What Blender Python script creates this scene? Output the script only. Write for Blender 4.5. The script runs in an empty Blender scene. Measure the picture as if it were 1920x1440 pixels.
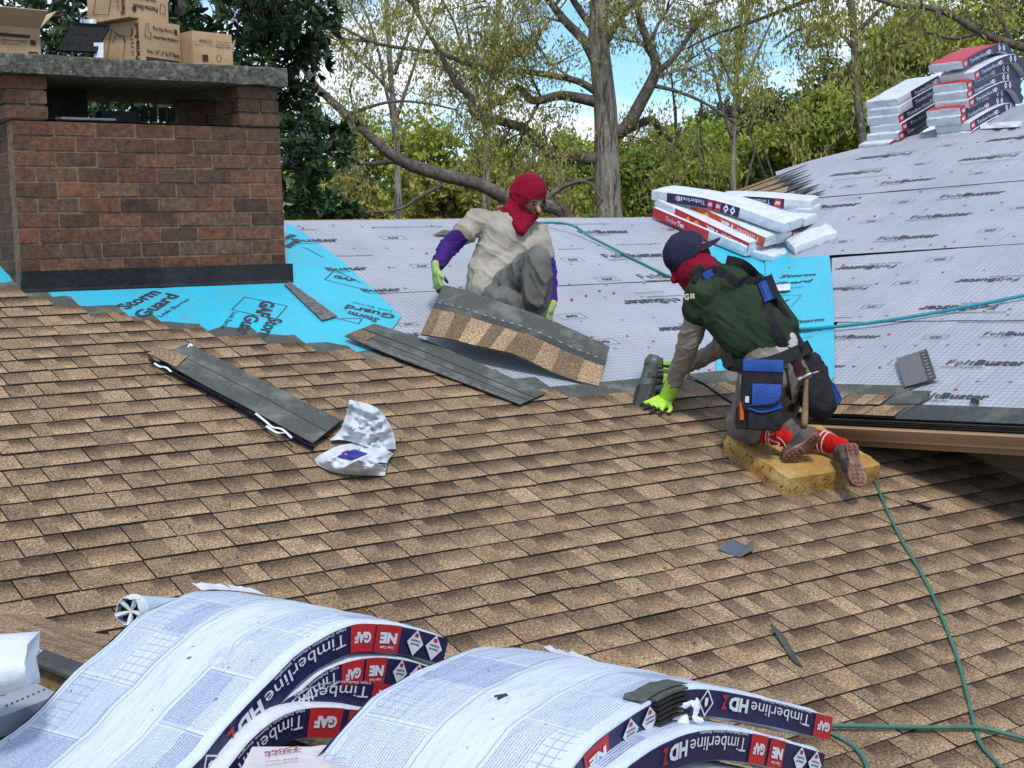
import bpy, math, random
import numpy as np
from mathutils import Vector, Matrix, noise
SC = bpy.context.scene
COL = SC.collection
rnd = random.Random(7)
PI = math.pi

# ---------------------------------------------------------------- camera
CZ = 6.0
F = 2719.5                                     # focal length in pixels of the 1920 px wide photograph
M3 = Matrix(((0.81382238, 0.07417652, -0.57636011),
             (-0.58008417, 0.04468398, -0.81333001),
             (-0.03457593, 0.99624354, 0.07939345)))      # camera axes -> world
CAM = Vector((0, 0, CZ))
cd = bpy.data.cameras.new('camera')
cam = bpy.data.objects.new('camera', cd); COL.objects.link(cam)
cd.sensor_width = 36.0; cd.lens = F / 1920 * 36.0; cd.clip_start = 0.05; cd.clip_end = 2000
cam.matrix_world = Matrix.Translation(CAM) @ M3.to_4x4()
SC.camera = cam

# ---------------------------------------------------------------- sky, sun, exposure
SUN_EL, SUN_AZ = math.radians(52), math.radians(205)      # azimuth clockwise from +Y
w = bpy.data.worlds.new('World'); SC.world = w; w.use_nodes = True
nt = w.node_tree; nt.nodes.clear()
def wn(t, **k):
    n = nt.nodes.new(t)
    for a, b in k.items(): setattr(n, a, b)
    return n
sky = wn('ShaderNodeTexSky', sky_type='NISHITA', sun_disc=False, sun_elevation=SUN_EL, sun_rotation=SUN_AZ)
sky.air_density = 1.2; sky.dust_density = 0.2; sky.ozone_density = 3.0
tc = wn('ShaderNodeTexCoord'); mp = wn('ShaderNodeMapping'); mp.inputs['Scale'].default_value = (1, 1, 2.6)
mp.inputs['Location'].default_value = (0.35, 0.1, 0.0)
nz = wn('ShaderNodeTexNoise'); nz.inputs['Scale'].default_value = 5.5; nz.inputs['Detail'].default_value = 9
nz.inputs['Roughness'].default_value = 0.62
rp = wn('ShaderNodeValToRGB'); rp.color_ramp.elements[0].position = 0.44; rp.color_ramp.elements[1].position = 0.60
mx = wn('ShaderNodeMixRGB'); mx.inputs[2].default_value = (7.6, 7.9, 8.4, 1)
bg = wn('ShaderNodeBackground'); bg.inputs['Strength'].default_value = 0.14
out = wn('ShaderNodeOutputWorld')
L = nt.links.new
L(tc.outputs['Generated'], mp.inputs[0]); L(mp.outputs[0], nz.inputs['Vector']); L(nz.outputs['Fac'], rp.inputs[0])
gr = wn('ShaderNodeMixRGB', blend_type='MULTIPLY'); gr.inputs[0].default_value = 1.0; gr.inputs[2].default_value = (0.66, 0.90, 1.12, 1); L(sky.outputs[0], gr.inputs[1])
L(rp.outputs[0], mx.inputs[0]); L(gr.outputs[0], mx.inputs[1]); L(mx.outputs[0], bg.inputs[0]); L(bg.outputs[0], out.inputs[0])
sd = bpy.data.lights.new('sun', 'SUN'); sd.energy = 2.3; sd.angle = math.radians(9); sd.color = (1.0, 0.965, 0.91)
sun = bpy.data.objects.new('sun', sd); COL.objects.link(sun)
sdir = Vector((math.sin(SUN_AZ) * math.cos(SUN_EL), math.cos(SUN_AZ) * math.cos(SUN_EL), math.sin(SUN_EL)))
sun.rotation_euler = sdir.to_track_quat('Z', 'Y').to_euler(); sun.location = sdir * 50
SC.view_settings.view_transform = 'Standard'; SC.view_settings.look = 'None'
SC.view_settings.exposure = 0.20; SC.view_settings.gamma = 1.0; SC.view_settings.use_curve_mapping = False

# ---------------------------------------------------------------- measuring helpers: a sight line of the photograph met with a surface
def ray(x, y): return (M3 @ Vector((x - 960, 720 - y, -F))) / F          # unit depth
def PZ(x, y, d): return CAM + ray(x, y) * d                              # at depth d metres
def depth(P): return -((M3.transposed() @ (P - CAM)).z)
def toward(P, k): return CAM + (P - CAM) * k                             # slide along the sight line
class Plane:
    def __init__(s, P, U, V):
        s.U = U.normalized(); s.N = s.U.cross(V).normalized()
        if s.N.z < 0: s.N = -s.N
        s.V = s.N.cross(s.U).normalized(); s.O = P.copy()
    def hit(s, x, y, lift=0.0):
        d = ray(x, y); t = ((s.O - CAM) + s.N * lift).dot(s.N) / d.dot(s.N); return CAM + d * t
    def at(s, u, v, w=0.0): return s.O + s.U * u + s.V * v + s.N * w
    def uv(s, P): q = P - s.O; return q.dot(s.U), q.dot(s.V)
    def huv(s, x, y): return s.uv(s.hit(x, y))
    def mat(s): m = Matrix((s.U, s.V, s.N)).transposed().to_4x4(); m.translation = s.O; return m

# ---------------------------------------------------------------- mesh builder
class MB:
    def __init__(s): s.v = []; s.f = []; s.m = []; s.c = []; s.uvs = []
    def add(s, vs, fs, mi=0, col=(1, 1, 1), uvs=None):
        b = len(s.v); s.v += [tuple(p) for p in vs]
        for k, f in enumerate(fs):
            s.f.append([b + i for i in f]); s.m.append(mi if isinstance(mi, int) else mi[k])
            s.c.append(col[k] if isinstance(col, list) else col)
            s.uvs.append([uvs[i] for i in f] if uvs else None)
        return s
    def hexa(s, p, mi=0, col=(1, 1, 1)):      # p: 8 points, bottom ring 0-3, top ring 4-7
        return s.add(p, [(3, 2, 1, 0), (4, 5, 6, 7), (0, 1, 5, 4), (1, 2, 6, 5), (2, 3, 7, 6), (3, 0, 4, 7)], mi, col)
    def box(s, c, a, b, d, mi=0, col=(1, 1, 1)):   # centre, three half-extent vectors
        c = Vector(c); a = Vector(a); b = Vector(b); d = Vector(d)
        if a.cross(b).dot(d) < 0: a = -a
        return s.hexa([c - a - b - d, c + a - b - d, c + a + b - d, c - a + b - d, c - a - b + d, c + a - b + d, c + a + b + d, c - a + b + d], mi, col)
    def slab(s, poly, up, th, mi=0, col=(1, 1, 1)):  # polygon extruded by th along up
        n = len(poly); up = Vector(up)
        nn = sum(((Vector(poly[i]) - Vector(poly[0])).cross(Vector(poly[i + 1]) - Vector(poly[0])) for i in range(1, n - 1)), Vector())
        if nn.dot(up) < 0: poly = poly[::-1]
        vs = [Vector(p) for p in poly] + [Vector(p) + up * th for p in poly]
        fs = [tuple(range(n - 1, -1, -1)), tuple(range(n, 2 * n))] + [(i, (i + 1) % n, n + (i + 1) % n, n + i) for i in range(n)]
        return s.add(vs, fs, mi, col)
    def tube(s, pts, r, n=8, mi=0, col=(1, 1, 1), caps=True, flat=None):
        pts = [Vector(p) for p in pts]; k = len(pts)
        rs = r if isinstance(r, (list, tuple)) else [r] * k
        T = [(pts[min(i + 1, k - 1)] - pts[max(i - 1, 0)]).normalized() for i in range(k)]
        a = T[0].orthogonal().normalized(); vs = []
        for i in range(k):
            a = (a - T[i] * a.dot(T[i]))
            a = a.normalized() if a.length > 1e-6 else T[i].orthogonal().normalized()
            b = T[i].cross(a)
            for j in range(n):
                t = 2 * PI * j / n; vs.append(pts[i] + (a * math.cos(t) + b * math.sin(t)) * rs[i])
        fs = [(i * n + j, i * n + (j + 1) % n, (i + 1) * n + (j + 1) % n, (i + 1) * n + j) for i in range(k - 1) for j in range(n)]
        if caps: fs += [tuple(range(n - 1, -1, -1)), tuple((k - 1) * n + j for j in range(n))]
        return s.add(vs, fs, mi, col)
    def grid(s, P, mi=0, col=(1, 1, 1), uv=None):     # P[i][j] points
        a, b = len(P), len(P[0])
        vs = [p for row in P for p in row]
        fs = [(i * b + j, i * b + j + 1, (i + 1) * b + j + 1, (i + 1) * b + j) for i in range(a - 1) for j in range(b - 1)]
        return s.add(vs, fs, mi, col, [q for row in uv for q in row] if uv else None)
    def sheet(s, P, th, mi=0, col=(1, 1, 1), mi2=None):   # grid with thickness
        a, b = len(P), len(P[0])
        def nrm(i, j):
            u = Vector(P[min(i + 1, a - 1)][j]) - Vector(P[max(i - 1, 0)][j]); v = Vector(P[i][min(j + 1, b - 1)]) - Vector(P[i][max(j - 1, 0)])
            return u.cross(v).normalized()
        Q = [[Vector(P[i][j]) + nrm(i, j) * th for j in range(b)] for i in range(a)]
        m2 = mi if mi2 is None else mi2
        s.grid([r[::-1] for r in P], m2, col); s.grid(Q, mi, col)
        def strip(A, B): s.add(A + B, [(i, i + 1, len(A) + i + 1, len(A) + i) for i in range(len(A) - 1)], m2, col)
        strip(list(Q[0]), list(P[0])); strip(list(P[-1]), list(Q[-1]))
        strip([r[0] for r in P], [r[0] for r in Q]); strip([r[-1] for r in Q], [r[-1] for r in P])
        return s
    def ball(s, c, r, n=10, m=7, mi=0, col=(1, 1, 1), ax=None):
        c = Vector(c); r = (r, r, r) if isinstance(r, (int, float)) else r
        ax = ax or (Vector((1, 0, 0)), Vector((0, 1, 0)), Vector((0, 0, 1)))
        vs = [c + ax[2] * r[2]]; fs = []
        for i in range(1, m):
            for j in range(n):
                a = PI * i / m; b = 2 * PI * j / n
                vs.append(c + ax[0] * r[0] * math.sin(a) * math.cos(b) + ax[1] * r[1] * math.sin(a) * math.sin(b) + ax[2] * r[2] * math.cos(a))
        vs.append(c - ax[2] * r[2]); e = len(vs) - 1
        for j in range(n):
            fs.append((0, 1 + j, 1 + (j + 1) % n)); fs.append((e, 1 + (m - 2) * n + (j + 1) % n, 1 + (m - 2) * n + j))
            for i in range(m - 2): fs.append((1 + i * n + j, 1 + (i + 1) * n + j, 1 + (i + 1) * n + (j + 1) % n, 1 + i * n + (j + 1) % n))
        return s.add(vs, fs, mi, col)
    def mesh(s, name, mats, smooth=False):
        me = bpy.data.meshes.new(name); me.from_pydata(s.v, [], s.f)
        for m in (mats if isinstance(mats, (list, tuple)) else [mats]): me.materials.append(m)
        me.polygons.foreach_set('material_index', s.m)
        if smooth: me.polygons.foreach_set('use_smooth', [True] * len(s.f))
        if any(c != (1, 1, 1) for c in s.c):
            at = me.color_attributes.new('tint', 'FLOAT_COLOR', 'CORNER'); dat = []
            for c, f in zip(s.c, s.f): dat += (list(c[:3]) + [1.0]) * len(f)
            at.data.foreach_set('color', dat)
        if any(u is not None for u in s.uvs):
            ul = me.uv_layers.new(name='UVMap'); dat = []
            for u, f in zip(s.uvs, s.f):
                for k in range(len(f)): dat += list(u[k]) if u else [0.0, 0.0]
            ul.data.foreach_set('uv', dat)
        me.update(); return me
    def build(s, name, mats, parent=None, smooth=False, frame=None, autosm=None):
        if frame is None:
            A = np.array(s.v); frame = Matrix.Translation(Vector((A.min(0) + A.max(0)) / 2))
        inv = frame.inverted(); s.v = [tuple(inv @ Vector(p)) for p in s.v]
        me = s.mesh(name, mats, smooth or autosm is not None)
        o = bpy.data.objects.new(name, me); COL.objects.link(o)
        if autosm is not None: me.set_sharp_from_angle(angle=math.radians(autosm))
        return place(o, frame, parent)
MW = {}
def place(o, frame, parent=None):
    if parent is not None:
        o.parent = parent; o.matrix_parent_inverse = MW[parent.name].inverted()
    o.matrix_basis = frame; MW[o.name] = frame.copy()
    return o
def thing(name, label, cat, group=None, loc=(0, 0, 0)):
    o = bpy.data.objects.new(name, None); COL.objects.link(o); o.location = loc; o.empty_display_size = 0.1
    MW[o.name] = Matrix.Translation(loc); o['label'] = label; o['category'] = cat
    if group: o['group'] = group
    return o
def tag(o, label=None, cat=None, group=None, kind=None):
    if label: o['label'] = label
    if cat: o['category'] = cat
    if group: o['group'] = group
    if kind: o['kind'] = kind
    return o
def smoothpath(pts, n=6):
    pts = [Vector(p) for p in pts]; P = [pts[0] * 2 - pts[1]] + pts + [pts[-1] * 2 - pts[-2]]; out = []
    for i in range(1, len(P) - 2):
        for k in range(n):
            t = k / n; a, b, c, d = P[i - 1:i + 3]
            out.append(0.5 * ((2 * b) + (c - a) * t + (2 * a - 5 * b + 4 * c - d) * t * t + (3 * b - a - 3 * c + d) * t ** 3))
    return out + [pts[-1]]

# ---------------------------------------------------------------- materials
def new_mat(name):
    m = bpy.data.materials.new(name); m.use_nodes = True; n = m.node_tree; b = n.nodes['Principled BSDF']; return m, n, b
def nn(n, t, **k):
    o = n.nodes.new(t)
    for a, v in k.items():
        if a in o.inputs.keys(): o.inputs[a].default_value = v
        else: setattr(o, a, v)
    return o
def mk(name, c1, c2=None, rough=0.8, scale=12.0, detail=4.0, bump=0.0, bscale=60.0, tint=False, spec=0.3, metal=0.0, lo=0.35, hi=0.65,
       c3=None, scale3=2.0, trans=0.0, coord='World', bdist=0.01, stretch=None):
    m, n, b = new_mat(name); c2 = c2 or tuple(x * 0.8 for x in c1)
    tcn = nn(n, 'ShaderNodeTexCoord'); lk = n.links.new
    src = nn(n, 'ShaderNodeNewGeometry').outputs['Position'] if coord == 'World' else tcn.outputs[coord]
    if stretch:
        mpn = nn(n, 'ShaderNodeMapping'); mpn.inputs['Scale'].default_value = stretch; lk(src, mpn.inputs[0]); src = mpn.outputs[0]
    nz = nn(n, 'ShaderNodeTexNoise', Scale=scale, Detail=detail, Roughness=0.6); lk(src, nz.inputs['Vector'])
    mr = nn(n, 'ShaderNodeMapRange'); mr.inputs[1].default_value = lo; mr.inputs[2].default_value = hi; lk(nz.outputs['Fac'], mr.inputs[0])
    mxn = nn(n, 'ShaderNodeMixRGB'); mxn.inputs[1].default_value = (*c1, 1); mxn.inputs[2].default_value = (*c2, 1); lk(mr.outputs[0], mxn.inputs[0])
    col = mxn.outputs[0]
    if c3:
        nz3 = nn(n, 'ShaderNodeTexNoise', Scale=scale3, Detail=5.0, Roughness=0.65); lk(src, nz3.inputs['Vector'])
        mr3 = nn(n, 'ShaderNodeMapRange'); mr3.inputs[1].default_value = 0.5; mr3.inputs[2].default_value = 0.68; lk(nz3.outputs['Fac'], mr3.inputs[0])
        m3 = nn(n, 'ShaderNodeMixRGB'); lk(mr3.outputs[0], m3.inputs[0]); lk(col, m3.inputs[1]); m3.inputs[2].default_value = (*c3, 1); col = m3.outputs[0]
    if tint:
        at = nn(n, 'ShaderNodeVertexColor', layer_name='tint'); mm = nn(n, 'ShaderNodeMixRGB', blend_type='MULTIPLY'); mm.inputs[0].default_value = 1.0
        lk(col, mm.inputs[1]); lk(at.outputs[0], mm.inputs[2]); col = mm.outputs[0]
    lk(col, b.inputs['Base Color']); b.inputs['Roughness'].default_value = rough; b.inputs['Metallic'].default_value = metal
    b.inputs['Specular IOR Level'].default_value = spec
    if bump:
        nb = nn(n, 'ShaderNodeTexNoise', Scale=bscale, Detail=4.0, Roughness=0.65); lk(src, nb.inputs['Vector'])
        bp = nn(n, 'ShaderNodeBump', Strength=bump, Distance=bdist); lk(nb.outputs['Fac'], bp.inputs['Height']); lk(bp.outputs[0], b.inputs['Normal'])
    if trans: b.inputs['Transmission Weight'].default_value = 0.0; b.inputs['Subsurface Weight'].default_value = trans; b.inputs['Subsurface Radius'].default_value = (0.05, 0.05, 0.05)
    return m

# ---------------------------------------------------------------- lettering
_tc = {}
def glyphs(txt, bold=0.0, shear=0.0):
    key = (txt, bold, shear)
    if key in _tc: return _tc[key]
    cu = bpy.data.curves.new('lettering', 'FONT'); cu.body = txt; cu.size = 1.0; cu.offset = bold; cu.shear = shear; cu.resolution_u = 2
    o = bpy.data.objects.new('lettering', cu); COL.objects.link(o)
    me = bpy.data.meshes.new_from_object(o)
    vs = [(v.co.x, v.co.y) for v in me.vertices]; fs = [tuple(p.vertices) for p in me.polygons]
    bpy.data.objects.remove(o); bpy.data.curves.remove(cu); bpy.data.meshes.remove(me)
    x0 = min(a for a, _ in vs); x1 = max(a for a, _ in vs); vs = [((a - x0), b) for a, b in vs]
    _tc[key] = (vs, fs, x1 - x0); return _tc[key]
def write(mb, txt, fn, x0, x1, y0, h, bold=0.0, shear=0.0, mi=0, col=(1, 1, 1)):
    """letters between x0 and x1 (baseline y0, capital height h) mapped on a surface by fn(x, y)"""
    vs, fs, wd = glyphs(txt, bold, shear); k = (x1 - x0) / wd; kk = h / 0.70
    P = [fn(x0 + a * k, y0 + b * kk) for a, b in vs]
    mb.add(P, fs, mi, col)
# ================================================================ THE ROOFS
HH = 2.8                                        # camera height over the main slope
Xr = (M3 @ Vector((4800 - 960, 720 - 370, -F))).normalized()
Sr = (M3 @ Vector((-1100 - 960, 720 + 750, -F))).normalized()
Nr = Xr.cross(Sr).normalized(); Nr = Nr if Nr.z > 0 else -Nr
MAIN = Plane(CAM - Nr * HH, Xr, Sr); MAIN.O = MAIN.hit(960, 720)
Ww = (M3 @ Vector((-1700 - 960, 720 - 645, -F))).normalized()
Sw = (M3 @ Vector((3791 - 960, 720 + 1015, -F))).normalized()
WING = Plane(MAIN.hit(1440, 620), -Ww, Sw); WING.O = WING.hit(1700, 600)
Wn = Vector((-0.14439715, 0.98947943, 0.0)).normalized()          # direction of the near ridge
Tn = Vector((Wn.y, -Wn.x, 0)).normalized()                        # across it, away to the right
A0 = PZ(640, 1180, 2.55) - Vector((0, 0, 0.27))                   # a point on the near ridge
ang = math.radians(20.8)
NFAR = Plane(A0, Wn, Tn * math.cos(ang) - Vector((0, 0, math.sin(ang))))
NNEAR = Plane(A0, Wn, -Tn * math.cos(math.radians(44)) - Vector((0, 0, math.sin(math.radians(44)))))

# materials -------------------------------------------------------
def shingle_mat(name, base, dark, light, band=True):
    m, n, b = new_mat(name); lk = n.links.new
    pos = nn(n, 'ShaderNodeNewGeometry').outputs['Position']
    n1 = nn(n, 'ShaderNodeTexNoise', Scale=120.0, Detail=3.0, Roughness=0.75); lk(pos, n1.inputs['Vector'])
    r1 = nn(n, 'ShaderNodeValToRGB'); e = r1.color_ramp.elements
    e[0].position = 0.33; e[0].color = (*dark, 1); e[1].position = 0.66; e[1].color = (*light, 1)
    c = e.new(0.49); c.color = (*base, 1); lk(n1.outputs['Fac'], r1.inputs[0])
    n2 = nn(n, 'ShaderNodeTexNoise', Scale=2.2, Detail=6.0, Roughness=0.6); lk(pos, n2.inputs['Vector'])
    m2 = nn(n, 'ShaderNodeMapRange'); m2.inputs[1].default_value = 0.3; m2.inputs[2].default_value = 0.7; m2.inputs[3].default_value = 0.74; m2.inputs[4].default_value = 1.16
    lk(n2.outputs['Fac'], m2.inputs[0])
    mu = nn(n, 'ShaderNodeMixRGB', blend_type='MULTIPLY'); mu.inputs[0].default_value = 1.0; lk(r1.outputs[0], mu.inputs[1]); lk(m2.outputs[0], mu.inputs[2])
    at = nn(n, 'ShaderNodeVertexColor', layer_name='tint'); m3 = nn(n, 'ShaderNodeMixRGB', blend_type='MULTIPLY'); m3.inputs[0].default_value = 1.0
    lk(mu.outputs[0], m3.inputs[1]); lk(at.outputs[0], m3.inputs[2]); col = m3.outputs[0]
    if band:     # the darker granule band near the top of some tabs; UV y = height in the tab, UV x = band strength
        uv = nn(n, 'ShaderNodeUVMap'); sp = nn(n, 'ShaderNodeSeparateXYZ'); lk(uv.outputs[0], sp.inputs[0])
        n4 = nn(n, 'ShaderNodeTexNoise', Scale=60.0, Detail=2.0); lk(pos, n4.inputs['Vector'])
        ad = nn(n, 'ShaderNodeMath', operation='MULTIPLY_ADD'); ad.inputs[1].default_value = 0.35; lk(n4.outputs['Fac'], ad.inputs[0]); lk(sp.outputs['Y'], ad.inputs[2])
        mr = nn(n, 'ShaderNodeMapRange'); mr.inputs[1].default_value = 0.38; mr.inputs[2].default_value = 0.98; lk(ad.outputs[0], mr.inputs[0])
        ml = nn(n, 'ShaderNodeMath', operation='MULTIPLY'); lk(mr.outputs[0], ml.inputs[0]); lk(sp.outputs['X'], ml.inputs[1])
        m4 = nn(n, 'ShaderNodeMixRGB', blend_type='MULTIPLY'); lk(ml.outputs[0], m4.inputs[0]); lk(col, m4.inputs[1]); m4.inputs[2].default_value = (0.28, 0.25, 0.26, 1); col = m4.outputs[0]
    lk(col, b.inputs['Base Color']); b.inputs['Roughness'].default_value = 0.92; b.inputs['Specular IOR Level'].default_value = 0.2
    bp = nn(n, 'ShaderNodeBump', Strength=0.5, Distance=0.002); lk(n1.outputs['Fac'], bp.inputs['Height']); lk(bp.outputs[0], b.inputs['Normal'])
    return m
m_shingle = shingle_mat('shingle_granules', (0.245, 0.165, 0.098), (0.090, 0.060, 0.042), (0.53, 0.39, 0.245))
m_head = mk('headlap_granules', (0.105, 0.112, 0.096), (0.055, 0.062, 0.055), 0.9, 110, 3, 0.4, 200, c3=(0.17, 0.175, 0.155), scale3=6)
m_head2 = mk('headlap_granules_dark', (0.07, 0.075, 0.07), (0.04, 0.043, 0.042), 0.9, 110, 3, 0.4, 200, c3=(0.11, 0.11, 0.1), scale3=6)
m_edge = mk('asphalt_edge', (0.018, 0.016, 0.015), (0.03, 0.027, 0.025), 0.9, 50)
m_deck = mk('roof_board', (0.20, 0.12, 0.07), (0.11, 0.07, 0.045), 0.85, 8, 5, 0.3, 40, c3=(0.28, 0.20, 0.13))
m_ply = mk('plywood_edge', (0.42, 0.25, 0.13), (0.28, 0.16, 0.08), 0.85, 30)
m_print = mk('black_print', (0.03, 0.032, 0.045), (0.06, 0.062, 0.075), 0.6, 60)
m_printg = mk('grey_print', (0.12, 0.13, 0.16), (0.2, 0.21, 0.25), 0.6, 60)
m_black = mk('black_rubber', (0.006, 0.006, 0.007), (0.014, 0.014, 0.014), 0.35, 30, bump=0.3, bscale=40, c3=(0.03, 0.03, 0.03))
m_tan = mk('tan_trim', (0.40, 0.25, 0.14), (0.33, 0.20, 0.115), 0.5, 3, bump=0.05, spec=0.4)
m_dark = mk('dark_metal', (0.03, 0.028, 0.027), (0.05, 0.045, 0.04), 0.5, 15)
m_grit = mk('tacky_strip', (0.06, 0.06, 0.06), (0.19, 0.18, 0.17), 0.8, 45, 4)

def felt_mat(name, base, base2, line, cell):
    m, n, b = new_mat(name); lk = n.links.new
    t = nn(n, 'ShaderNodeTexCoord'); sp = nn(n, 'ShaderNodeSeparateXYZ'); lk(t.outputs['Object'], sp.inputs[0])
    nz = nn(n, 'ShaderNodeTexNoise', Scale=3.0, Detail=4.0); lk(t.outputs['Object'], nz.inputs['Vector'])
    outs = []
    for ax in 'XY':
        mo = nn(n, 'ShaderNodeMath', operation='FRACT'); dv = nn(n, 'ShaderNodeMath', operation='MULTIPLY_ADD'); dv.inputs[1].default_value = 1 / cell
        wv = nn(n, 'ShaderNodeMath', operation='MULTIPLY'); wv.inputs[1].default_value = 0.8; lk(nz.outputs['Fac'], wv.inputs[0])
        lk(sp.outputs[ax], dv.inputs[0]); lk(wv.outputs[0], dv.inputs[2]); lk(dv.outputs[0], mo.inputs[0])
        lt = nn(n, 'ShaderNodeMath', operation='LESS_THAN'); lt.inputs[1].default_value = 0.085; lk(mo.outputs[0], lt.inputs[0]); outs.append(lt)
    mxx = nn(n, 'ShaderNodeMath', operation='MAXIMUM'); lk(outs[0].outputs[0], mxx.inputs[0]); lk(outs[1].outputs[0], mxx.inputs[1])
    n2 = nn(n, 'ShaderNodeTexNoise', Scale=1.3, Detail=6.0, Roughness=0.6); lk(t.outputs['Object'], n2.inputs['Vector'])
    mr = nn(n, 'ShaderNodeMapRange'); mr.inputs[1].default_value = 0.35; mr.inputs[2].default_value = 0.65; lk(n2.outputs['Fac'], mr.inputs[0])
    mb = nn(n, 'ShaderNodeMixRGB'); mb.inputs[1].default_value = (*base, 1); mb.inputs[2].default_value = (*base2, 1); lk(mr.outputs[0], mb.inputs[0])
    # fine grey speckle of dust and granules
    n3 = nn(n, 'ShaderNodeTexNoise', Scale=38.0, Detail=3.0, Roughness=0.7); lk(t.outputs['Object'], n3.inputs['Vector'])
    m3 = nn(n, 'ShaderNodeMapRange'); m3.inputs[1].default_value = 0.62; m3.inputs[2].default_value = 0.74; m3.inputs[4].default_value = 0.35; lk(n3.outputs['Fac'], m3.inputs[0])
    ms = nn(n, 'ShaderNodeMixRGB'); lk(m3.outputs[0], ms.inputs[0]); lk(mb.outputs[0], ms.inputs[1]); ms.inputs[2].default_value = (0.3, 0.28, 0.28, 1)
    ml = nn(n, 'ShaderNodeMixRGB'); lk(mxx.outputs[0], ml.inputs[0]); lk(ms.outputs[0], ml.inputs[1]); ml.inputs[2].default_value = (*line, 1)
    lk(ml.outputs[0], b.inputs['Base Color']); b.inputs['Roughness'].default_value = 0.55; b.inputs['Specular IOR Level'].default_value = 0.3
    bp = nn(n, 'ShaderNodeBump', Strength=0.9, Distance=0.035)
    mp = nn(n, 'ShaderNodeMapping'); mp.inputs['Scale'].default_value = (3.0, 0.7, 1.0); lk(t.outputs['Object'], mp.inputs[0])
    nb = nn(n, 'ShaderNodeTexNoise', Scale=2.2, Detail=5.0, Roughness=0.55); lk(mp.outputs[0], nb.inputs['Vector']); lk(nb.outputs['Fac'], bp.inputs['Height']); lk(bp.outputs[0], b.inputs['Normal'])
    return m
m_felt = felt_mat('synthetic_felt', (0.42, 0.44, 0.48), (0.345, 0.365, 0.405), (0.16, 0.17, 0.21), 0.0254 * 1.5)
m_aqua = mk('turquoise_membrane', (0.035, 0.50, 0.64), (0.045, 0.43, 0.57), 0.45, 2.5, 5, 0.25, 9, c3=(0.08, 0.40, 0.50), scale3=9, spec=0.35)

house = thing('house', 'low pitched house roof being re-covered with brown laminated shingles over grey and turquoise underlayment', 'house', loc=MAIN.hit(960, 900) + Vector((0, 0, -2)))

# deck and underlayment -------------------------------------------------
def on(P, pts, lift=0.0): return [P.hit(x, y, lift) for x, y in pts]
RIDGEV = MAIN.huv(900, 412)[1]
mb = MB()
def mainp(u, v, w=0.0): return MAIN.at(u, v, w)
V0 = -4.6
mb.slab([mainp(-7.5, V0, -.03), mainp(9.5, V0, -.03), mainp(9.5, RIDGEV, -.03), mainp(-7.5, RIDGEV, -.03)], -MAIN.N, .12)
mb.build('roof_deck', m_deck, house)
# the far side of the main ridge
nb_ = Vector((0, math.cos(ang), -math.sin(ang)))
mb = MB(); Rl, Rr = mainp(-7.5, RIDGEV, -.03), mainp(9.5, RIDGEV, -.03)
mb.slab([Rl, Rr, Rr + nb_ * 4.5, Rl + nb_ * 4.5], Vector((0, 0, -1)), .1); mb.build('rear_roof_deck', m_deck, house)
# plywood strip standing proud along the ridge
mb = MB(); a, b_ = MAIN.huv(536, 418)[0], MAIN.huv(1090, 408)[0]
mb.slab([mainp(a, RIDGEV - .03, -.012), mainp(b_, RIDGEV - .03, -.012), mainp(b_, RIDGEV + .012, -.004), mainp(a, RIDGEV + .012, -.004)], MAIN.N, .012)
mb.build('ridge_board', m_ply, house)
# felt of the middle slope, three courses overlapping up the slope
def sheet_on(P, poly_uv, lift, name, mat, n=26, wob=0.008, th=.0015, seed=0):
    """a membrane laid on plane P over the bounding box of poly_uv, cut to the polygon, slightly rumpled"""
    import bmesh
    bm = bmesh.new(); us = [p[0] for p in poly_uv]; vs_ = [p[1] for p in poly_uv]
    f = bm.faces.new([bm.verts.new((u, v, 0)) for u, v in poly_uv])
    du = (max(us) - min(us)) / n; 
    st = max(0.09, du)
    k = math.floor(min(us) / st)
    while k * st < max(us):
        g = bm.verts[:] + bm.edges[:] + bm.faces[:]
        bmesh.ops.bisect_plane(bm, geom=g, plane_co=(k * st, 0, 0), plane_no=(1, 0, 0)); k += 1
    k = math.floor(min(vs_) / st)
    while k * st < max(vs_):
        g = bm.verts[:] + bm.edges[:] + bm.faces[:]
        bmesh.ops.bisect_plane(bm, geom=g, plane_co=(0, k * st, 0), plane_no=(0, 1, 0)); k += 1
    for v in bm.verts:
        q = v.co
        v.co.z = lift + wob * (0.5 + 0.35 * noise.noise(Vector((q.x * 2.3 + seed, q.y * 1.1, seed))) + .3 * noise.noise(Vector((q.x * 6.1 + seed, q.y * 2.1, seed)))) 
    r = bmesh.ops.extrude_face_region(bm, geom=bm.faces[:])
    for e in r['geom']:
        if isinstance(e, bmesh.types.BMVert): e.co.z -= th
    bmesh.ops.recalc_face_normals(bm, faces=bm.faces[:])
    me = bpy.data.meshes.new(name); bm.to_mesh(me); bm.free(); me.materials.append(mat)
    me.polygons.foreach_set('use_smooth', [True] * len(me.polygons)); me.set_sharp_from_angle(angle=math.radians(40))
    o = bpy.data.objects.new(name, me); COL.objects.link(o); place(o, P.mat(), house); return o
ul = -6.2; ur = MAIN.huv(1475, 409)[0]
v1 = MAIN.huv(880, 545)[1]; vlow = -0.75
felt1 = sheet_on(MAIN, [(ul, vlow), (MAIN.huv(1470, 760)[0], vlow), (MAIN.huv(1470, 560)[0], v1 + .10), (ul, v1 + .10)], 0.0, 'underlayment', m_felt, seed=1)
felt2 = sheet_on(MAIN, [(ul, v1), (MAIN.huv(1468, 545)[0], v1), (ur, RIDGEV - .012), (ul, RIDGEV - .012)], 0.006, 'underlayment', m_felt, seed=2)
for o in (felt1, felt2): o['label'] = 'grey printed roofing felt on the middle slope'
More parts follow.
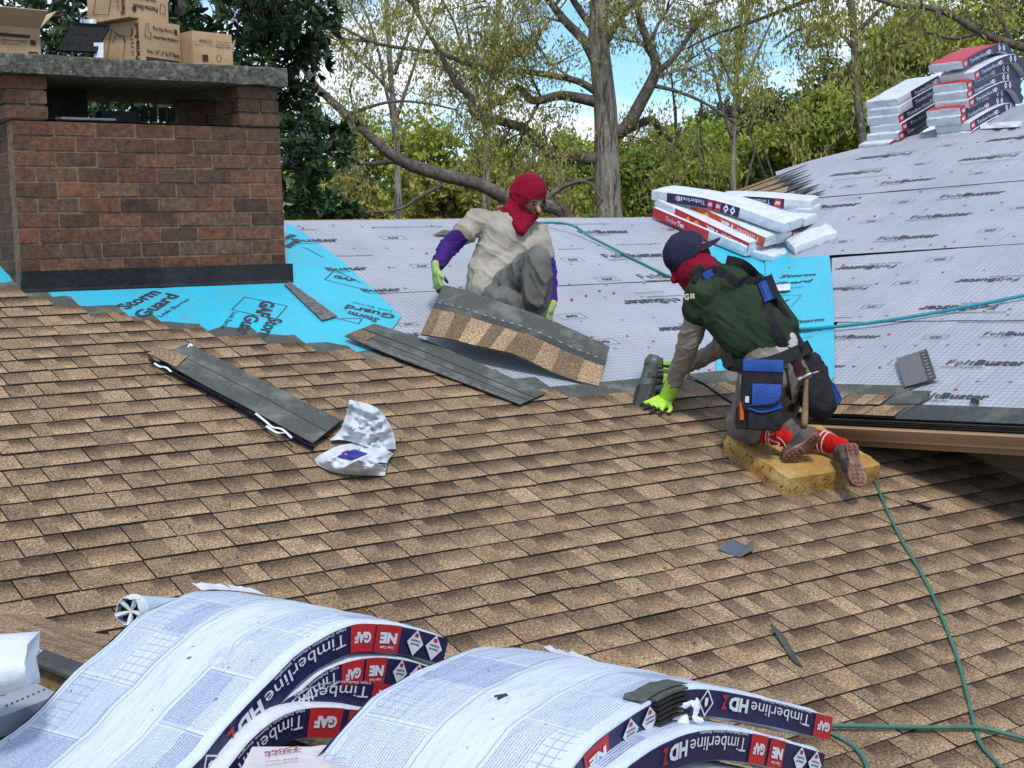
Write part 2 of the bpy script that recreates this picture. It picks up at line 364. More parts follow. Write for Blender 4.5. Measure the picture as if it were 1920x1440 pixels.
# wing: eave along the gutter, sheets up the slope
wh = WING.huv
EV = (wh(1640, 786)[1] + wh(1900, 790)[1]) / 2
wl = lambda y: None
valley = MAIN.N.cross(WING.N).normalized()
if valley.y < 0: valley = -valley
VP0 = MAIN.hit(1440, 620); t_ = (WING.O - VP0).dot(WING.N); 
def wv(v):     # u of the valley on the wing at height v
    a, b2 = WING.uv(VP0), WING.uv(VP0 + valley); k = (v - a[1]) / (b2[1] - a[1]); return a[0] + (b2[0] - a[0]) * k
hipA, hipB = wh(1405, 352), wh(1530, 305)
# outline of the wing surface against the trees, in wing coordinates
OUT = [wh(*p) for p in [(1397, 352), (1456, 326), (1516, 306), (1620, 280), (1700, 262), (1760, 244), (1930, 196)]]
top_v = 0
poly = [(wv(EV) + .02, EV), (wh(2250, 800)[0], EV), (wh(2250, 240)[0], OUT[-1][1] + .4), OUT[-1], OUT[5], OUT[4], OUT[3], OUT[2], OUT[1], OUT[0], wh(1425, 415)]
mb = MB(); mb.slab([WING.at(u, v, -.012) for u, v in poly], -WING.N, .11); mb.build('wing_roof_deck', m_deck, house)
vs1 = wh(1782, 464)[1]; vs2 = wh(1850, 603)[1]; vs3 = wh(1820, 351)[1]
uL = lambda v: wv(v)
R_ = wh(2250, 600)[0]
w1 = sheet_on(WING, [(wh(1520, 735)[0], EV + .10), (R_, EV + .10), (R_, vs2 + .08), (wh(1545, 620)[0], vs2 + .08)], .0, 'underlayment', m_felt, seed=3)
w1.data  # lower course
w2 = sheet_on(WING, [(wh(1537, 618)[0], vs2), (R_, vs2), (R_, vs1 + .08), wh(1561, 486)], .006, 'underlayment', m_felt, seed=4)
w3 = sheet_on(WING, [wh(1472, 487), (R_, vs1), (R_, vs3 + .08), (wh(1470, 372)[0], vs3 + .08), wh(1440, 420)], .012, 'underlayment', m_felt, seed=5, wob=.006)
w4 = sheet_on(WING, [(wh(1440, 398)[0], vs3)] + [(R_, vs3), (wh(2250, 240)[0], OUT[-1][1] + .39), (OUT[-1][0], OUT[-1][1] - .01), OUT[5], OUT[4], OUT[3], (OUT[2][0], OUT[2][1] - .01), (OUT[1][0], OUT[1][1] - .01)], .018, 'underlayment', m_felt, seed=6)
for o in (w1, w2, w3, w4): o['label'] = 'grey printed roofing felt on the right hand wing'
# turquoise membrane
mh = MAIN.huv
aq1 = sheet_on(MAIN, [mh(*p) for p in [(-60, 440), (10, 480), (78, 530), (300, 545), (538, 530), (536, 420), (566, 438), (640, 492), (752, 596), (742, 612), (700, 660), (560, 700), (0, 610), (-60, 600)]], .013, 'leak_barrier', m_aqua, seed=7, wob=.003)
aq1['label'] = 'turquoise self-adhering membrane around the chimney foot'
aq2 = sheet_on(MAIN, [mh(*p) for p in [(1341, 700), (1405, 700), (1440, 735), (1300, 745), (1330, 728)]], .010, 'leak_barrier', m_aqua, seed=8, wob=.002)
aq3 = sheet_on(MAIN, [mh(*p) for p in [(1330, 466), (1432, 470), (1446, 700), (1405, 735), (1345, 735)]], .012, 'leak_barrier', m_aqua, seed=9, wob=.003)
aq4 = sheet_on(WING, [wh(*p) for p in [(1433, 455), (1482, 440), (1478, 487), (1556, 483), (1564, 560), (1566, 712), (1545, 738), (1450, 742)]], .017, 'leak_barrier', m_aqua, seed=10, wob=.003)
for o in (aq2, aq3, aq4): o['label'] = 'turquoise self-adhering membrane in the valley'

# lettering on the membranes -------------------------------------------
def mark(mb, P, kind, x0, y0, x1, y1, lift, flip=False, hscale=1.0, bold=0):
    """print a mark between two points of the photograph lying on plane P"""
    a = Vector((*P.huv(x0, y0), 0)); b = Vector((*P.huv(x1, y1), 0)); ux = (b - a); Lg = ux.length
    ux = Vector((1 if ux.x > 0 else -1, 0, 0)) if kind != 'free' else ux.normalized()
    if kind != 'free': Lg = min(Lg, .56)
    uy = Vector((-ux.y, ux.x, 0))
    if flip: a = a + ux * Lg; ux = -ux; uy = -uy
    if P is WING and not True: pass
    fn = lambda x, y: P.at(*((a + ux * x + uy * y).xy), lift)
    if kind == 'FB':
        h = Lg * .150 * hscale
        write(mb, 'Felt', fn, 0, Lg * .355, 0, h, 0.0)
        write(mb, 'Buster', fn, Lg * .36, Lg, 0, h, 0.028)
        write(mb, 'Synthetic Roofing Felt', fn, -Lg * .02, Lg * .52, -h * .62, h * .34, 0.0)
    elif kind == 'Buster':
        h = Lg * .2; write(mb, 'Buster', fn, 0, Lg, 0, h, 0.028); write(mb, 'Roofing Felt', fn, Lg * .05, Lg * .5, -h * .6, h * .32)
    elif kind == 'GAF':
        h = Lg * .42
        for (p, q, r, s_) in ((0, 0, Lg, .003), (0, h, Lg, .003), (0, 0, .003, h), (Lg, 0, .003, h + .003)):
            mb.add([fn(p, q), fn(p + r, q), fn(p + r, q + s_), fn(p, q + s_)], [(0, 1, 2, 3)])
        write(mb, 'GAF', fn, Lg * .27, Lg * .75, h * .3, h * .4, 0.04)
    elif kind == 'dash':
        mb.add([fn(0, 0), fn(Lg, 0), fn(Lg, .006), fn(0, .006)], [(0, 1, 2, 3)])
mb = MB(); z = .008
for a in [(1090, 441, 1180, 438), (1137, 487, 1244, 481), (1204, 526, 1310, 517)]: mark(mb, MAIN, 'FB', *a, z + .006)
for a in [(1162, 566, 1275, 556), (1228, 617, 1330, 609)]: mark(mb, MAIN, 'FB', *a, z, flip=True)
for a in [(552, 458, 632, 453), (615, 512, 686, 506), (682, 552, 750, 546), (700, 640, 790, 632), (1300, 668, 1366, 660)]: mark(mb, MAIN, 'Buster', *a, z + .008)
for a in [(1060, 494, 1098, 493), (1124, 531, 1165, 530), (1248, 436, 1276, 435), (720, 453, 762, 452), (776, 506, 815, 505)]: mark(mb, MAIN, 'GAF', *a, z + .006)
for a in [(1042, 592, 1090, 591), (745, 608, 779, 607), (1100, 640, 1150, 638)]: mark(mb, MAIN, 'GAF', *a, z, flip=True)
for a in [(700, 430, 860, 427), (1040, 424, 1140, 421), (600, 485, 700, 483), (1154, 462, 1240, 460), (540, 435, 595, 434), (1045, 471, 1095, 470), (1190, 553, 1245, 550)]: mark(mb, MAIN, 'dash', *a, z + .006)
(tag(mb.build('printed_lettering', m_print, felt2, frame=MAIN.mat()), kind='stuff'))
mb = MB()
for a in [(1651, 351, 1757, 338), (1762, 376, 1889, 360), (1706, 415, 1830, 398), (1644, 455, 1766, 440)]: mark(mb, WING, 'FB', *a, .027 if a[1] < 372 else .021)
for a in [(1609, 301, 1720, 286), (1560, 332, 1663, 318), (1801, 304, 1918, 288), (1852, 268, 1970, 254)]: mark(mb, WING, 'FB', *a, .027, flip=True)
for a in [(1704, 317, 1740, 313), (1817, 334, 1850, 330), (1576, 358, 1604, 355), (1756, 282, 1790, 278)]: mark(mb, WING, 'GAF', *a, .027)
for a in [(1671, 387, 1710, 383), (1612, 423, 1650, 419), (1832, 441, 1876, 437), (1560, 461, 1595, 458), (1893, 398, 1930, 394)]: mark(mb, WING, 'GAF', *a, .021)
for a in [(1565, 343, 1690, 327), (1800, 314, 1900, 303), (1566, 380, 1620, 374), (1725, 362, 1850, 346)]: mark(mb, WING, 'dash', *a, .027)
for a in [(1530, 395, 1614, 386)]: mark(mb, WING, 'Buster', *a, .021)
tag(mb.build('printed_lettering', m_print, w4, frame=WING.mat()), kind='stuff')
mb = MB()
for a in [(1572, 504, 1688, 496), (1796, 528, 1920, 519), (1729, 578, 1880, 570), (1539, 544, 1635, 537)]: mark(mb, WING, 'FB', *a, .015, flip=True)
for a in [(1736, 494, 1781, 491), (1672, 538, 1716, 535), (1614, 582, 1650, 580)]: mark(mb, WING, 'GAF', *a, .015)
for a in [(1725, 592, 1930, 580), (1540, 600, 1600, 597)]: mark(mb, WING, 'dash', *a, .015)
tag(mb.build('printed_lettering', m_print, w2, frame=WING.mat()), kind='stuff')
mb = MB()
for a in [(1553, 636, 1652, 632), (1843, 631, 1960, 630), (1773, 686, 1925, 685), (1712, 747, 1856, 746)]: mark(mb, WING, 'FB', *a, .009)
for a in [(1728, 638, 1772, 638), (1663, 686, 1706, 686)]: mark(mb, WING, 'GAF', *a, .009)
for a in [(1529, 690, 1586, 688)]: mark(mb, WING, 'Buster', *a, .009)
for a in [(1795, 607, 1940, 603)]: mark(mb, WING, 'dash', *a, .009)
tag(mb.build('printed_lettering', m_print, w1, frame=WING.mat()), kind='stuff')
# turquoise print; each: text, start px, end px, cap height m
def free(mb, P, txt, x0, y0, x1, y1, h, lift, bold=0.0, flip=False):
    a = Vector(P.huv(x0, y0)).to_3d(); b = Vector(P.huv(x1, y1)).to_3d(); ux = (b - a); Lg = ux.length; ux.normalize(); uy = Vector((-ux.y, ux.x, 0))
    fn = lambda x, y: P.at(*((a + ux * x + uy * y).xy), lift); write(mb, txt, fn, 0, Lg, 0, h, bold)
def rect(mb, P, pts, lift, wd=.006):
    q = [Vector(P.huv(*p)) for p in pts]
    for i in range(len(q) - 1):
        a, b = q[i], q[i + 1]; d = (b - a).normalized(); nrm = Vector((-d.y, d.x)) * wd / 2; 
        mb.add([P.at(*(a - nrm), lift), P.at(*(b - nrm), lift), P.at(*(b + nrm), lift), P.at(*(a + nrm), lift)], [(0, 1, 2, 3)])
mb = MB(); z = .0175
free(mb, MAIN, 'Storm', 238, 586, 302, 554, .075, z, .03); free(mb, MAIN, 'Guard', 270, 602, 336, 560, .075, z, .03); free(mb, MAIN, 'Leak Barrier', 302, 600, 358, 566, .03, z)
rect(mb, MAIN, [(434, 586), (458, 562), (538, 579), (516, 604), (434, 586)], z)
free(mb, MAIN, 'GAF', 491, 568, 478, 596, .075, z, .05); free(mb, MAIN, 'Storm', 505, 600, 478, 640, .075, z, .03); free(mb, MAIN, 'Guard', 462, 594, 436, 640, .075, z, .03)
free(mb, MAIN, 'Leak Barrier', 436, 590, 410, 622, .03, z)
rect(mb, MAIN, [(566, 468), (574, 470), (605, 487)], z); rect(mb, MAIN, [(627, 511), (608, 529), (680, 547)], z); rect(mb, MAIN, [(627, 511), (676, 535)], z)
rect(mb, MAIN, [(596, 586), (591, 592), (672, 612), (678, 602), (640, 602)], z)
free(mb, MAIN, 'GAF', 623, 524, 662, 533, .05, z, .04)
free(mb, MAIN, 'Guard', 742, 596, 650, 576, .075, z, .03); free(mb, MAIN, 'Storm', 712, 603, 655, 588, .07, z, .03); free(mb, MAIN, 'Leak Barrier', 735, 588, 660, 570, .03, z)
free(mb, MAIN, 'Storm', 542, 470, 562, 458, .06, z, .03); free(mb, MAIN, 'Gua', 536, 454, 556, 446, .06, z, .03)
rect(mb, MAIN, [(20, 527), (36, 509)], z); rect(mb, MAIN, [(50, 535), (66, 520), (74, 528), (60, 540)], z, .02)
tag(mb.build('printed_lettering', m_print, aq1, frame=MAIN.mat()), kind='stuff')
mb = MB(); z = .0215
free(mb, WING, 'Storm', 1462, 526, 1528, 522, .06, z, .03); free(mb, WING, 'Guard', 1452, 540, 1520, 534, .06, z, .03); free(mb, WING, 'Barrier', 1462, 549, 1510, 543, .028, z)
free(mb, WING, 'Storm', 1488, 612, 1545, 607, .055, z, .03); free(mb, WING, 'Guard', 1490, 632, 1542, 624, .06, z, .03); free(mb, WING, 'Barrier', 1490, 643, 1524, 638, .025, z)
rect(mb, WING, [(1446, 560), (1504, 559), (1485, 580), (1462, 580)], z, .004)
free(mb, WING, 'GAF', 1448, 575, 1480, 570, .04, z, .03)
rect(mb, WING, [(1436, 470), (1460, 452), (1470, 462), (1442, 484)], z, .004)
tag(mb.build('printed_lettering', m_print, aq4, frame=WING.mat()), kind='stuff')
# plastic cap nails: small orange and grey discs
m_cap = mk('orange_cap', (0.42, 0.10, 0.07), (0.36, 0.11, 0.09), 0.5); m_capg = mk('grey_cap', (0.25, 0.26, 0.30), (0.33, 0.34, 0.38), 0.5)
def caps(P, par, pts, lift, mat):
    for x, y in pts:
        c = P.hit(x, y, lift); m_ = MB(); m_.tube([c - P.N * .004, c + P.N * .004, c + P.N * .006], [.0095, .0095, .004], 8); m_.build('cap_nail', mat, par)
caps(WING, w1, [(1767, 599), (1890, 591), (1667, 627), (1560, 649), (1601, 687), (1650, 689), (1793, 684), (1864, 682), (1792, 730)], .008, m_cap)
caps(WING, w2, [(1644, 532), (1880, 520), (1553, 560), (1582, 497)], .014, m_cap)
caps(WING, w3, [(1772, 462), (1592, 410), (1860, 394), (1640, 405), (1480, 502)], .02, m_cap)
caps(WING, w4, [(1785, 322), (1668, 333), (1612, 370), (1726, 359), (1833, 267)], .026, m_cap)
caps(MAIN, felt2, [(568, 428), (800, 475), (730, 502), (700, 427), (860, 424), (980, 541), (1124, 545), (1151, 549), (1099, 554), (1072, 562)], .013, m_cap)
caps(MAIN, felt1, [(1176, 630), (1225, 640), (1330, 694), (1240, 710), (1110, 632), (1126, 646)], .006, m_cap)
gp = [(x, y) for x, y in zip(range(1570, 1925, 44), [620] * 9)]
grey = {w1: [], w2: [], w3: [], w4: []}
for (y0, x0, x1, st, sl, par, lf) in ((650, 1560, 1925, 43, -.01, w1, .008), (715, 1700, 1925, 46, -.01, w1, .008), (597, 1560, 1925, 42, -.05, w2, .014), (520, 1600, 1925, 60, -.06, w2, .014), (470, 1580, 1920, 38, -.08, w3, .02), (405, 1600, 1925, 50, -.1, w3, .02), (350, 1560, 1925, 55, -.12, w4, .026), (300, 1650, 1925, 60, -.13, w4, .026)):
    x = x0
    while x < x1:
        grey[par].append((x, y0 + sl * (x - x0) + rnd.uniform(-2, 2), lf)); x += st * rnd.uniform(1.1, 1.7)
for par, l in grey.items():
    for x, y, lf in l:
        c = WING.hit(x, y, lf); m_ = MB(); m_.tube([c - WING.N * .003, c + WING.N * .004], [.010, .010], 7); m_.build('cap_nail', m_capg, par)
for (y0, x0, x1, st, par, lf) in ((425, 560, 1240, 40, felt2, .013), (466, 600, 1230, 42, felt2, .013), (502, 670, 1240, 42, felt2, .013), (540, 760, 1260, 45, felt2, .013), (569, 730, 1300, 55, felt1, .006), (600, 1090, 1300, 45, felt1, .006), (655, 1080, 1330, 45, felt1, .006)):
    x = x0
    while x < x1:
        c = MAIN.hit(x, y0 - .03 * (x - x0) * (y0 - 400) / 200 + rnd.uniform(-2, 2), lf); m_ = MB(); m_.tube([c - MAIN.N * .003, c + MAIN.N * .004], [.010, .010], 7); m_.build('cap_nail', m_capg, par); x += st * rnd.uniform(1.1, 1.7)

# brown shingles -----------------------------------------------------------
EXP = 0.0485 * HH
CUT = [mh(*p) for p in [(-400, 478), (-100, 512), (36, 526), (127, 555), (187, 563), (267, 582), (353, 597), (460, 610), (547, 625), (630, 637), (735, 655), (840, 672), (945, 700), (1057, 718), (1200, 708), (1400, 690)]]
def cut_u(v):       # right end of the course whose headlap top lies at height v
    best = None
    for (a, b) in zip(CUT[:-1], CUT[1:]):
        if (a[1] - v) * (b[1] - v) <= 0 and abs(a[1] - b[1]) > 1e-6: best = a[0] + (b[0] - a[0]) * (v - a[1]) / (b[1] - a[1])
    return best
vtop_all = mh(1200, 735)[1]                      # top brown line near the kneeling worker
# near valley line: intersection of MAIN and NFAR
nvd = MAIN.N.cross(NFAR.N).normalized(); nvd = nvd if nvd.z < 0 else -nvd
# a point on it
def solve3(n1, d1, n2, d2, n3, d3):
    m = Matrix((n1, n2, n3)); return m.inverted() @ Vector((d1, d2, d3))
NV0 = solve3(MAIN.N, MAIN.N.dot(MAIN.O), NFAR.N, NFAR.N.dot(NFAR.O), nvd, nvd.dot(A0))
def inv_valley(u):   # v of the near valley at u on MAIN
    a, b = MAIN.uv(NV0), MAIN.uv(NV0 + nvd); return a[1] + (b[1] - a[1]) * (u - a[0]) / (b[0] - a[0])
k0 = 0; vbase = mh(1200, 786)[1]                 # one butt line of the photograph
def proj(P):
    c = M3.transposed() @ (P - CAM); return 960 + c.x / -c.z * F, 720 - c.y / -c.z * F
tabs = []
vline = vbase + EXP * 22
rows = []
while vline > V0 + .1:
    vh = vline + EXP + .19                       # top of the headlap of this course
    ue = cut_u(vh)
    if ue is None: ue = mh(1500, 800)[0] + 3.2 if vh < CUT[-1][1] + .3 else None
    if vh < mh(1395, 690)[1]: ue = 9.0
    if ue is not None: rows.append((vline, ue))
    vline -= EXP
tones = [(1.14, 1.12, 1.08), (1.05, 1.02, .98), (.95, .93, .90), (1.0, .95, .90), (1.08, 1.03, .95), (.88, .85, .82), (.99, .98, .95)]
for ri, (v, ue) in enumerate(rows):
    u = -7.0 + rnd.uniform(0, .2)
    while u < ue - .05:
        wd = rnd.choice([.15, .18, .20, .22, .24, .26, .28])
        u2 = min(u + wd, ue)
        if u2 - u > .03:
            tabs.append((ri, v, u, u2))
        u = u2
def tab_mesh(mb, P, v, u, u2, lift0, e=EXP, over=.015, r=rnd, wob=0.0):
    """one tab: a wedge plate, thick at the butt; its right share carries the dark band"""
    f = r.uniform(.3, .62); um = u + (u2 - u) * f; g = .0030
    t1 = r.choice(tones); t2 = r.choice(tones); k = r.uniform(.95, 1.05)
    t1 = tuple(x * k * .88 for x in t1); t2 = tuple(x * k * 1.15 for x in t2)
    v0 = v + r.uniform(-.002, .002); hb = .0085 + r.uniform(0, .004); ht = .002
    b1, b2 = (0.0, r.uniform(.75, 1.0)) if r.random() < .86 else (r.uniform(.3, .6), 0.1)
    if r.random() < .12: b1 = b2 = r.uniform(.6, .9)
    for (a, b, t, bd, dz) in ((u + g, um, t1, b1, 0), (um, u2 - g, t2, b2, .0004)):
        sl = -.0 
        def w_(uu, vv): return lift0 + wob * noise.noise(Vector((uu * 3, vv * 7, 1.3)))
        A = [P.at(a, v0, w_(a, v0) - .004), P.at(b, v0, w_(b, v0) - .004), P.at(b, v + e + over, lift0 - .004), P.at(a, v + e + over, lift0 - .004)]
        B = [P.at(a, v0, w_(a, v0) + hb + dz), P.at(b, v0, w_(b, v0) + hb + dz), P.at(b, v + e + over, lift0 + ht + dz), P.at(a, v + e + over, lift0 + ht + dz)]
        base = len(mb.v)
        mb.add(A + B, [(4, 5, 6, 7)], 0, t, [(bd, 0), (bd, 0), (bd, 1.1), (bd, 1.1)] * 2)
        mb.add(A + B, [(0, 1, 5, 4)], 1, (1, 1, 1))
        mb.add(A + B, [(1, 2, 6, 5), (3, 0, 4, 7)], 1, (1, 1, 1))
LIFT = .017
vis = []; rest = []
UV_R = None
for (ri, v, u, u2) in tabs:
    c = MAIN.at((u + u2) / 2, v + EXP / 2)
    if v + EXP < inv_valley((u + u2) / 2) - .05: continue
    x, y = proj(c); dd = depth(c)
    if dd < .5: continue
    if x < -160 or x > 2100 or y > 1560: 
        continue
    a = -1 if (x < -20 or x > 1940 or y > 1450) else 1
    # hidden behind the eave of the wing or the bundles
    hid = (x > 1560 and y < 845) or (y > 1130 + max(0, (x - 0) * .0) and x < 560 and y > 1240) or (560 < x < 1400 and y > 1320)
    size = (u2 - u) / dd * (1 / dd)
    (vis if a > 0 and not hid else rest).append((size, ri, v, u, u2))
vis.sort(reverse=True)
near300 = vis[:300]; rest += vis[300:]
for (_, ri, v, u, u2) in near300:
    m_ = MB(); tab_mesh(m_, MAIN, v, u, u2, LIFT, wob=.003); m_.build('shingle', [m_shingle, m_edge], house)
mbx = MB()
for (_, ri, v, u, u2) in rest: tab_mesh(mbx, MAIN, v, u, u2, LIFT, wob=.003)
tag(mbx.build('shingle_courses', [m_shingle, m_edge], house), kind='stuff')
# headlaps: the unexposed grey upper halves of the courses, seen at the stepped edge
for ri, (v, ue) in enumerate(rows):
    if ue > 8.5 and v + EXP < mh(1395, 690)[1] - .3: break
    m_ = MB(); lf = LIFT - .003 - ri * .0 
    uu = ue if ue < 8 else mh(1438, 700)[0]
    ub = max(-6.5, uu - 2.2)
    m_.slab([MAIN.at(ub, v + .02, lf), MAIN.at(uu, v + .02, lf), MAIN.at(uu, v + EXP + .04, lf - .002), MAIN.at(uu + .0, v + EXP + .175, lf - .003), MAIN.at(ub, v + EXP + .175, lf - .003)], MAIN.N, .003)
    m_.build('headlap_strip', m_head, house)

# near roof: far side shingles seen at a grazing angle, ridge boards -------------
uA = NFAR.uv(A0)[0]
ndir = 1 if (NFAR.at(0, 1) - A0).z < 0 else -1
mb = MB(); mb.slab([NFAR.at(-1.6, 0, -.02), NFAR.at(3.8, 0, -.02), NFAR.at(3.8, ndir * 1.9, -.02), NFAR.at(-1.6, ndir * 1.9, -.02)], -NFAR.N, .05); mb.build('near_roof_deck', m_deck, house)
mb = MB()
ndir = 1 if (NFAR.at(0, 1) - A0).z < 0 else -1
for r_i in range(0, 15):
    vv = (.05 + r_i * .105)
    u = -1.5 + rnd.uniform(0, .2)
    while u < 3.7:
        wd = rnd.uniform(.14, .3); 
        # butt faces down slope: v grows down slope on this side
        a, b = u + .002, u + wd - .002; t = rnd.choice(tones); bd = rnd.choice([0, .0, .7])
        wb = lambda q: .008 + .014 * noise.noise(Vector((q * 3.1, r_i * .8, 4)))
        A = [NFAR.at(a, ndir * (vv + .115), wb(a) - .004), NFAR.at(b, ndir * (vv + .115), wb(b) - .004), NFAR.at(b, ndir * vv, -.006), NFAR.at(a, ndir * vv, -.006)]
        B = [NFAR.at(a, ndir * (vv + .115), wb(a) + .012), NFAR.at(b, ndir * (vv + .115), wb(b) + .012), NFAR.at(b, ndir * vv, .004), NFAR.at(a, ndir * vv, .004)]
        mb.add(A + B, [(4, 5, 6, 7)], 0, t, [(bd, 0), (bd, 0), (bd, 1.1), (bd, 1.1)] * 2); mb.add(A + B, [(0, 1, 5, 4), (1, 2, 6, 5), (3, 0, 4, 7)], 1)
        u += wd
tag(mb.build('near_shingle_courses', [m_shingle, m_edge], house), kind='stuff')

# wing eave: starter strip, two short courses of shingles, gutter, fascia, soffit, wall
ge = lambda x, y, w_=0: WING.huv(x, y)
u_l = wh(1512, 790)[0]; u_r = wh(2250, 800)[0]
mb = MB(); mb.slab([WING.at(wh(1690, 780)[0], EV - .03, .010), WING.at(u_r, EV - .03, .010), WING.at(u_r, EV + .15, .008), WING.at(wh(1690, 780)[0], EV + .15, .008)], WING.N, .004); mb.build('starter_strip', m_head2, house)
e2 = .125
for r_i, (xe, yv) in enumerate([(1695, 0), (1662, 0)]):
    v = EV - .03 + r_i * e2; ue = wh(xe, 778 - r_i * 18)[0]; u = wh(1500, 740)[0] - .1
    while u < ue - .02:
        u2 = min(u + rnd.choice([.14, .18, .22]), ue); m_ = MB(); tab_mesh(m_, WING, v, u, u2, .018 + r_i * .002, e=e2); m_.build('shingle', [m_shingle, m_edge], house); u = u2
    m_ = MB(); ub = wh(1460, 740)[0]; uh = ue + .17 - .0 * r_i
    m_.slab([WING.at(ub, v + .02, .014), WING.at(ue + .0, v + .01, .014), WING.at(ue + .02, v + e2, .015), WING.at(ue + .06, v + e2 + .15, .015), WING.at(ub, v + e2 + .15, .015)], WING.N, .003); m_.build('headlap_strip', m_head, house)
# second unfastened headlap piece right of the first courses
m_ = MB(); m_.slab([WING.hit(x, y, .02) for x, y in [(1668, 758), (1722, 758), (1747, 734), (1700, 733)]], WING.N, .004); m_.build('headlap_strip', m_head, house)
dn = Vector((0, 0, -1)); hz = WING.V.copy(); hz.z = 0; hz.normalize()      # horizontal, up the wing slope
eL = WING.at(u_l, EV - .03, 0); eR = WING.at(u_r, EV - .03, 0)
for i_, (off, h0, th_) in enumerate([(-.012, .0, .005), (-.004, .010, .005), (.002, .020, .008)]):
    mb = MB(); a = eL - hz * off * -1 + dn * h0; b = eR - hz * off * -1 + dn * h0
    mb.slab([a - hz * .02, b - hz * .02, b + hz * .14, a + hz * .14], dn, th_); mb.build('drip_edge', m_dark if i_ != 1 else m_head2, house)
prof = [(a, .036 + (d - .052) * .62) for a, d in [(.02, .052), (-.075, .052), (-.082, .062), (-.078, .078), (-.072, .10), (-.058, .13), (-.05, .145), (-.05, .165), (-.03, .172), (.02, .172)]]
mb = MB(); 
P_ = [[eL + hz * a + dn * b for a, b in prof], [eR + hz * a + dn * b for a, b in prof]]
mb.sheet(P_, .002); mb.build('gutter', m_tan, house, autosm=30)
# fascia and soffit
mb = MB(); a = eL + hz * .024 + dn * .045; b = eR + hz * .024 + dn * .045
mb.slab([a, b, b + hz * .02, a + hz * .02], dn, .10); mb.build('fascia_board', m_tan, house)
mb = MB(); a = eL + hz * .044 + dn * .13; b = eR + hz * .044 + dn * .13
mb.slab([a, b, b + hz * .75, a + hz * .75], dn, .015); mb.build('soffit', mk('soffit_paint', (.22, .14, .09), None, .8), house)
wp = MAIN.hit(1850, 874); wdir = (-Ww).normalized(); wdir.z = 0; wdir.normalize()
M_SIDE = mk('tan_siding', (.30, .22, .14), (.25, .18, .12), .8, 6)
mb = MB(); a = wp - wdir * 2.2; b = wp + wdir * 3.2; up = Vector((0, 0, 1))
soff_z = (eL + dn * .145).z
for i in range(9):
    mb_ = MB(); zz = soff_z - .075 - i * .15
    mb_.box(Vector((wp.x, wp.y, zz)) + wdir * .5, wdir * 2.7, hz * (.02) + up * .01, up * .072)
    mb_.build('siding_board', M_SIDE, house)
mb.box(Vector((wp.x, wp.y, soff_z - .7)) + wdir * .5 + hz * .03, wdir * 2.69, hz * .012, up * .69)
mb.build('siding_wall', M_SIDE, house)
# shingled strip at the far left of the wing: fan of courses whose ends lie on the felt
fan = [((1372, 362), (1514, 309)), ((1380, 362), (1516, 319)), ((1392, 366), (1522, 328)), ((1402, 372), (1526, 337)), ((1416, 380), (1537, 346)), ((1430, 390), (1548, 357)), ((1445, 405), (1555, 367))]
for i in range(len(fan) - 1):
    (a, b), (c, d) = fan[i], fan[i + 1]
    P = [WING.hit(*a, .045), WING.hit(*b, .040), WING.hit(b[0] - 20, (b[1] + d[1]) / 2 + 5, .052), WING.hit(d[0] - 26, d[1] + 3, .052), WING.hit(*c, .055)]
    # brown exposed share, then the grey end
    f = .62
    m_ = MB(); br = [P[0], P[0].lerp(P[1], f), P[4].lerp(P[3], f), P[4]]
    t = rnd.choice(tones); m_.slab(br, WING.N, .008, [0, 0] + [1] * 4, t); m_.build('shingle', [m_shingle, m_edge], house)
    m_ = MB(); m_.slab([P[0].lerp(P[1], f), P[1], P[4].lerp(P[3], f)], WING.N, .005); m_.build('headlap_strip', m_head2, house)
# ================================================================ CHIMNEY (part of the house) and what stands on it
YF = (MAIN.hit(540, 531).y + MAIN.hit(75, 547).y) / 2          # its front face is the plane y = YF
def onY(x, y, yy=None):
    d = ray(x, y); return CAM + d * (((YF if yy is None else yy) - CAM.y) / d.y)
cL, cR = onY(38, 500).x, onY(539, 505).x; zB, zT = onY(300, 508).z, onY(300, 232).z; zC0, zC1 = onY(300, 149, YF - .06).z, onY(300, 114, YF - .06).z
chim = MB()
CD = .95                                                        # depth of the stack
m_brick = mk('fired_brick', (0.140, 0.068, 0.040), (0.070, 0.040, 0.028), .9, 30, 8, .9, 60, tint=True, c3=(.15, .095, .065), scale3=40, lo=.36, hi=.62, bdist=.006)
m_mortar = mk('lime_mortar', (.23, .165, .105), (.12, .085, .06), .95, 30, bump=.4, bscale=80)
m_conc = mk('rough_cast_concrete', (.135, .128, .105), (.05, .048, .04), .95, 45, 5, 0.9, 55, c3=(.24, .235, .19), scale3=20, bdist=.02)
m_soot = mk('sooty_inside', (.02, .018, .015), (.04, .035, .03), .95, 10)
m_clay = mk('clay_flue', (.42, .14, .06), (.28, .09, .045), .8, 10)
core = MB(); core.box(((cL + cR) / 2, YF + .012 + CD / 2, (zB + zT) / 2 - .25), ((cR - cL) / 2 - .004, 0, 0), (0, CD / 2 - .0, 0), (0, 0, (zT - zB) / 2 + .245))
chimney = core.build('chimney', m_mortar, house)
chimney['label'] = 'dark red brick chimney with a rough concrete cap slab'
NC = 10; ch = (zT - zB) / NC; BL = .225; jt = .012
bt = [(1.0, .95, .9), (1.15, 1.0, .95), (.85, .85, .85), (.72, .72, .75), (1.3, 1.05, .9), (.95, .88, .85), (1.05, 1.08, 1.1), (.78, .78, .76), (1.2, 1.15, 1.1)]
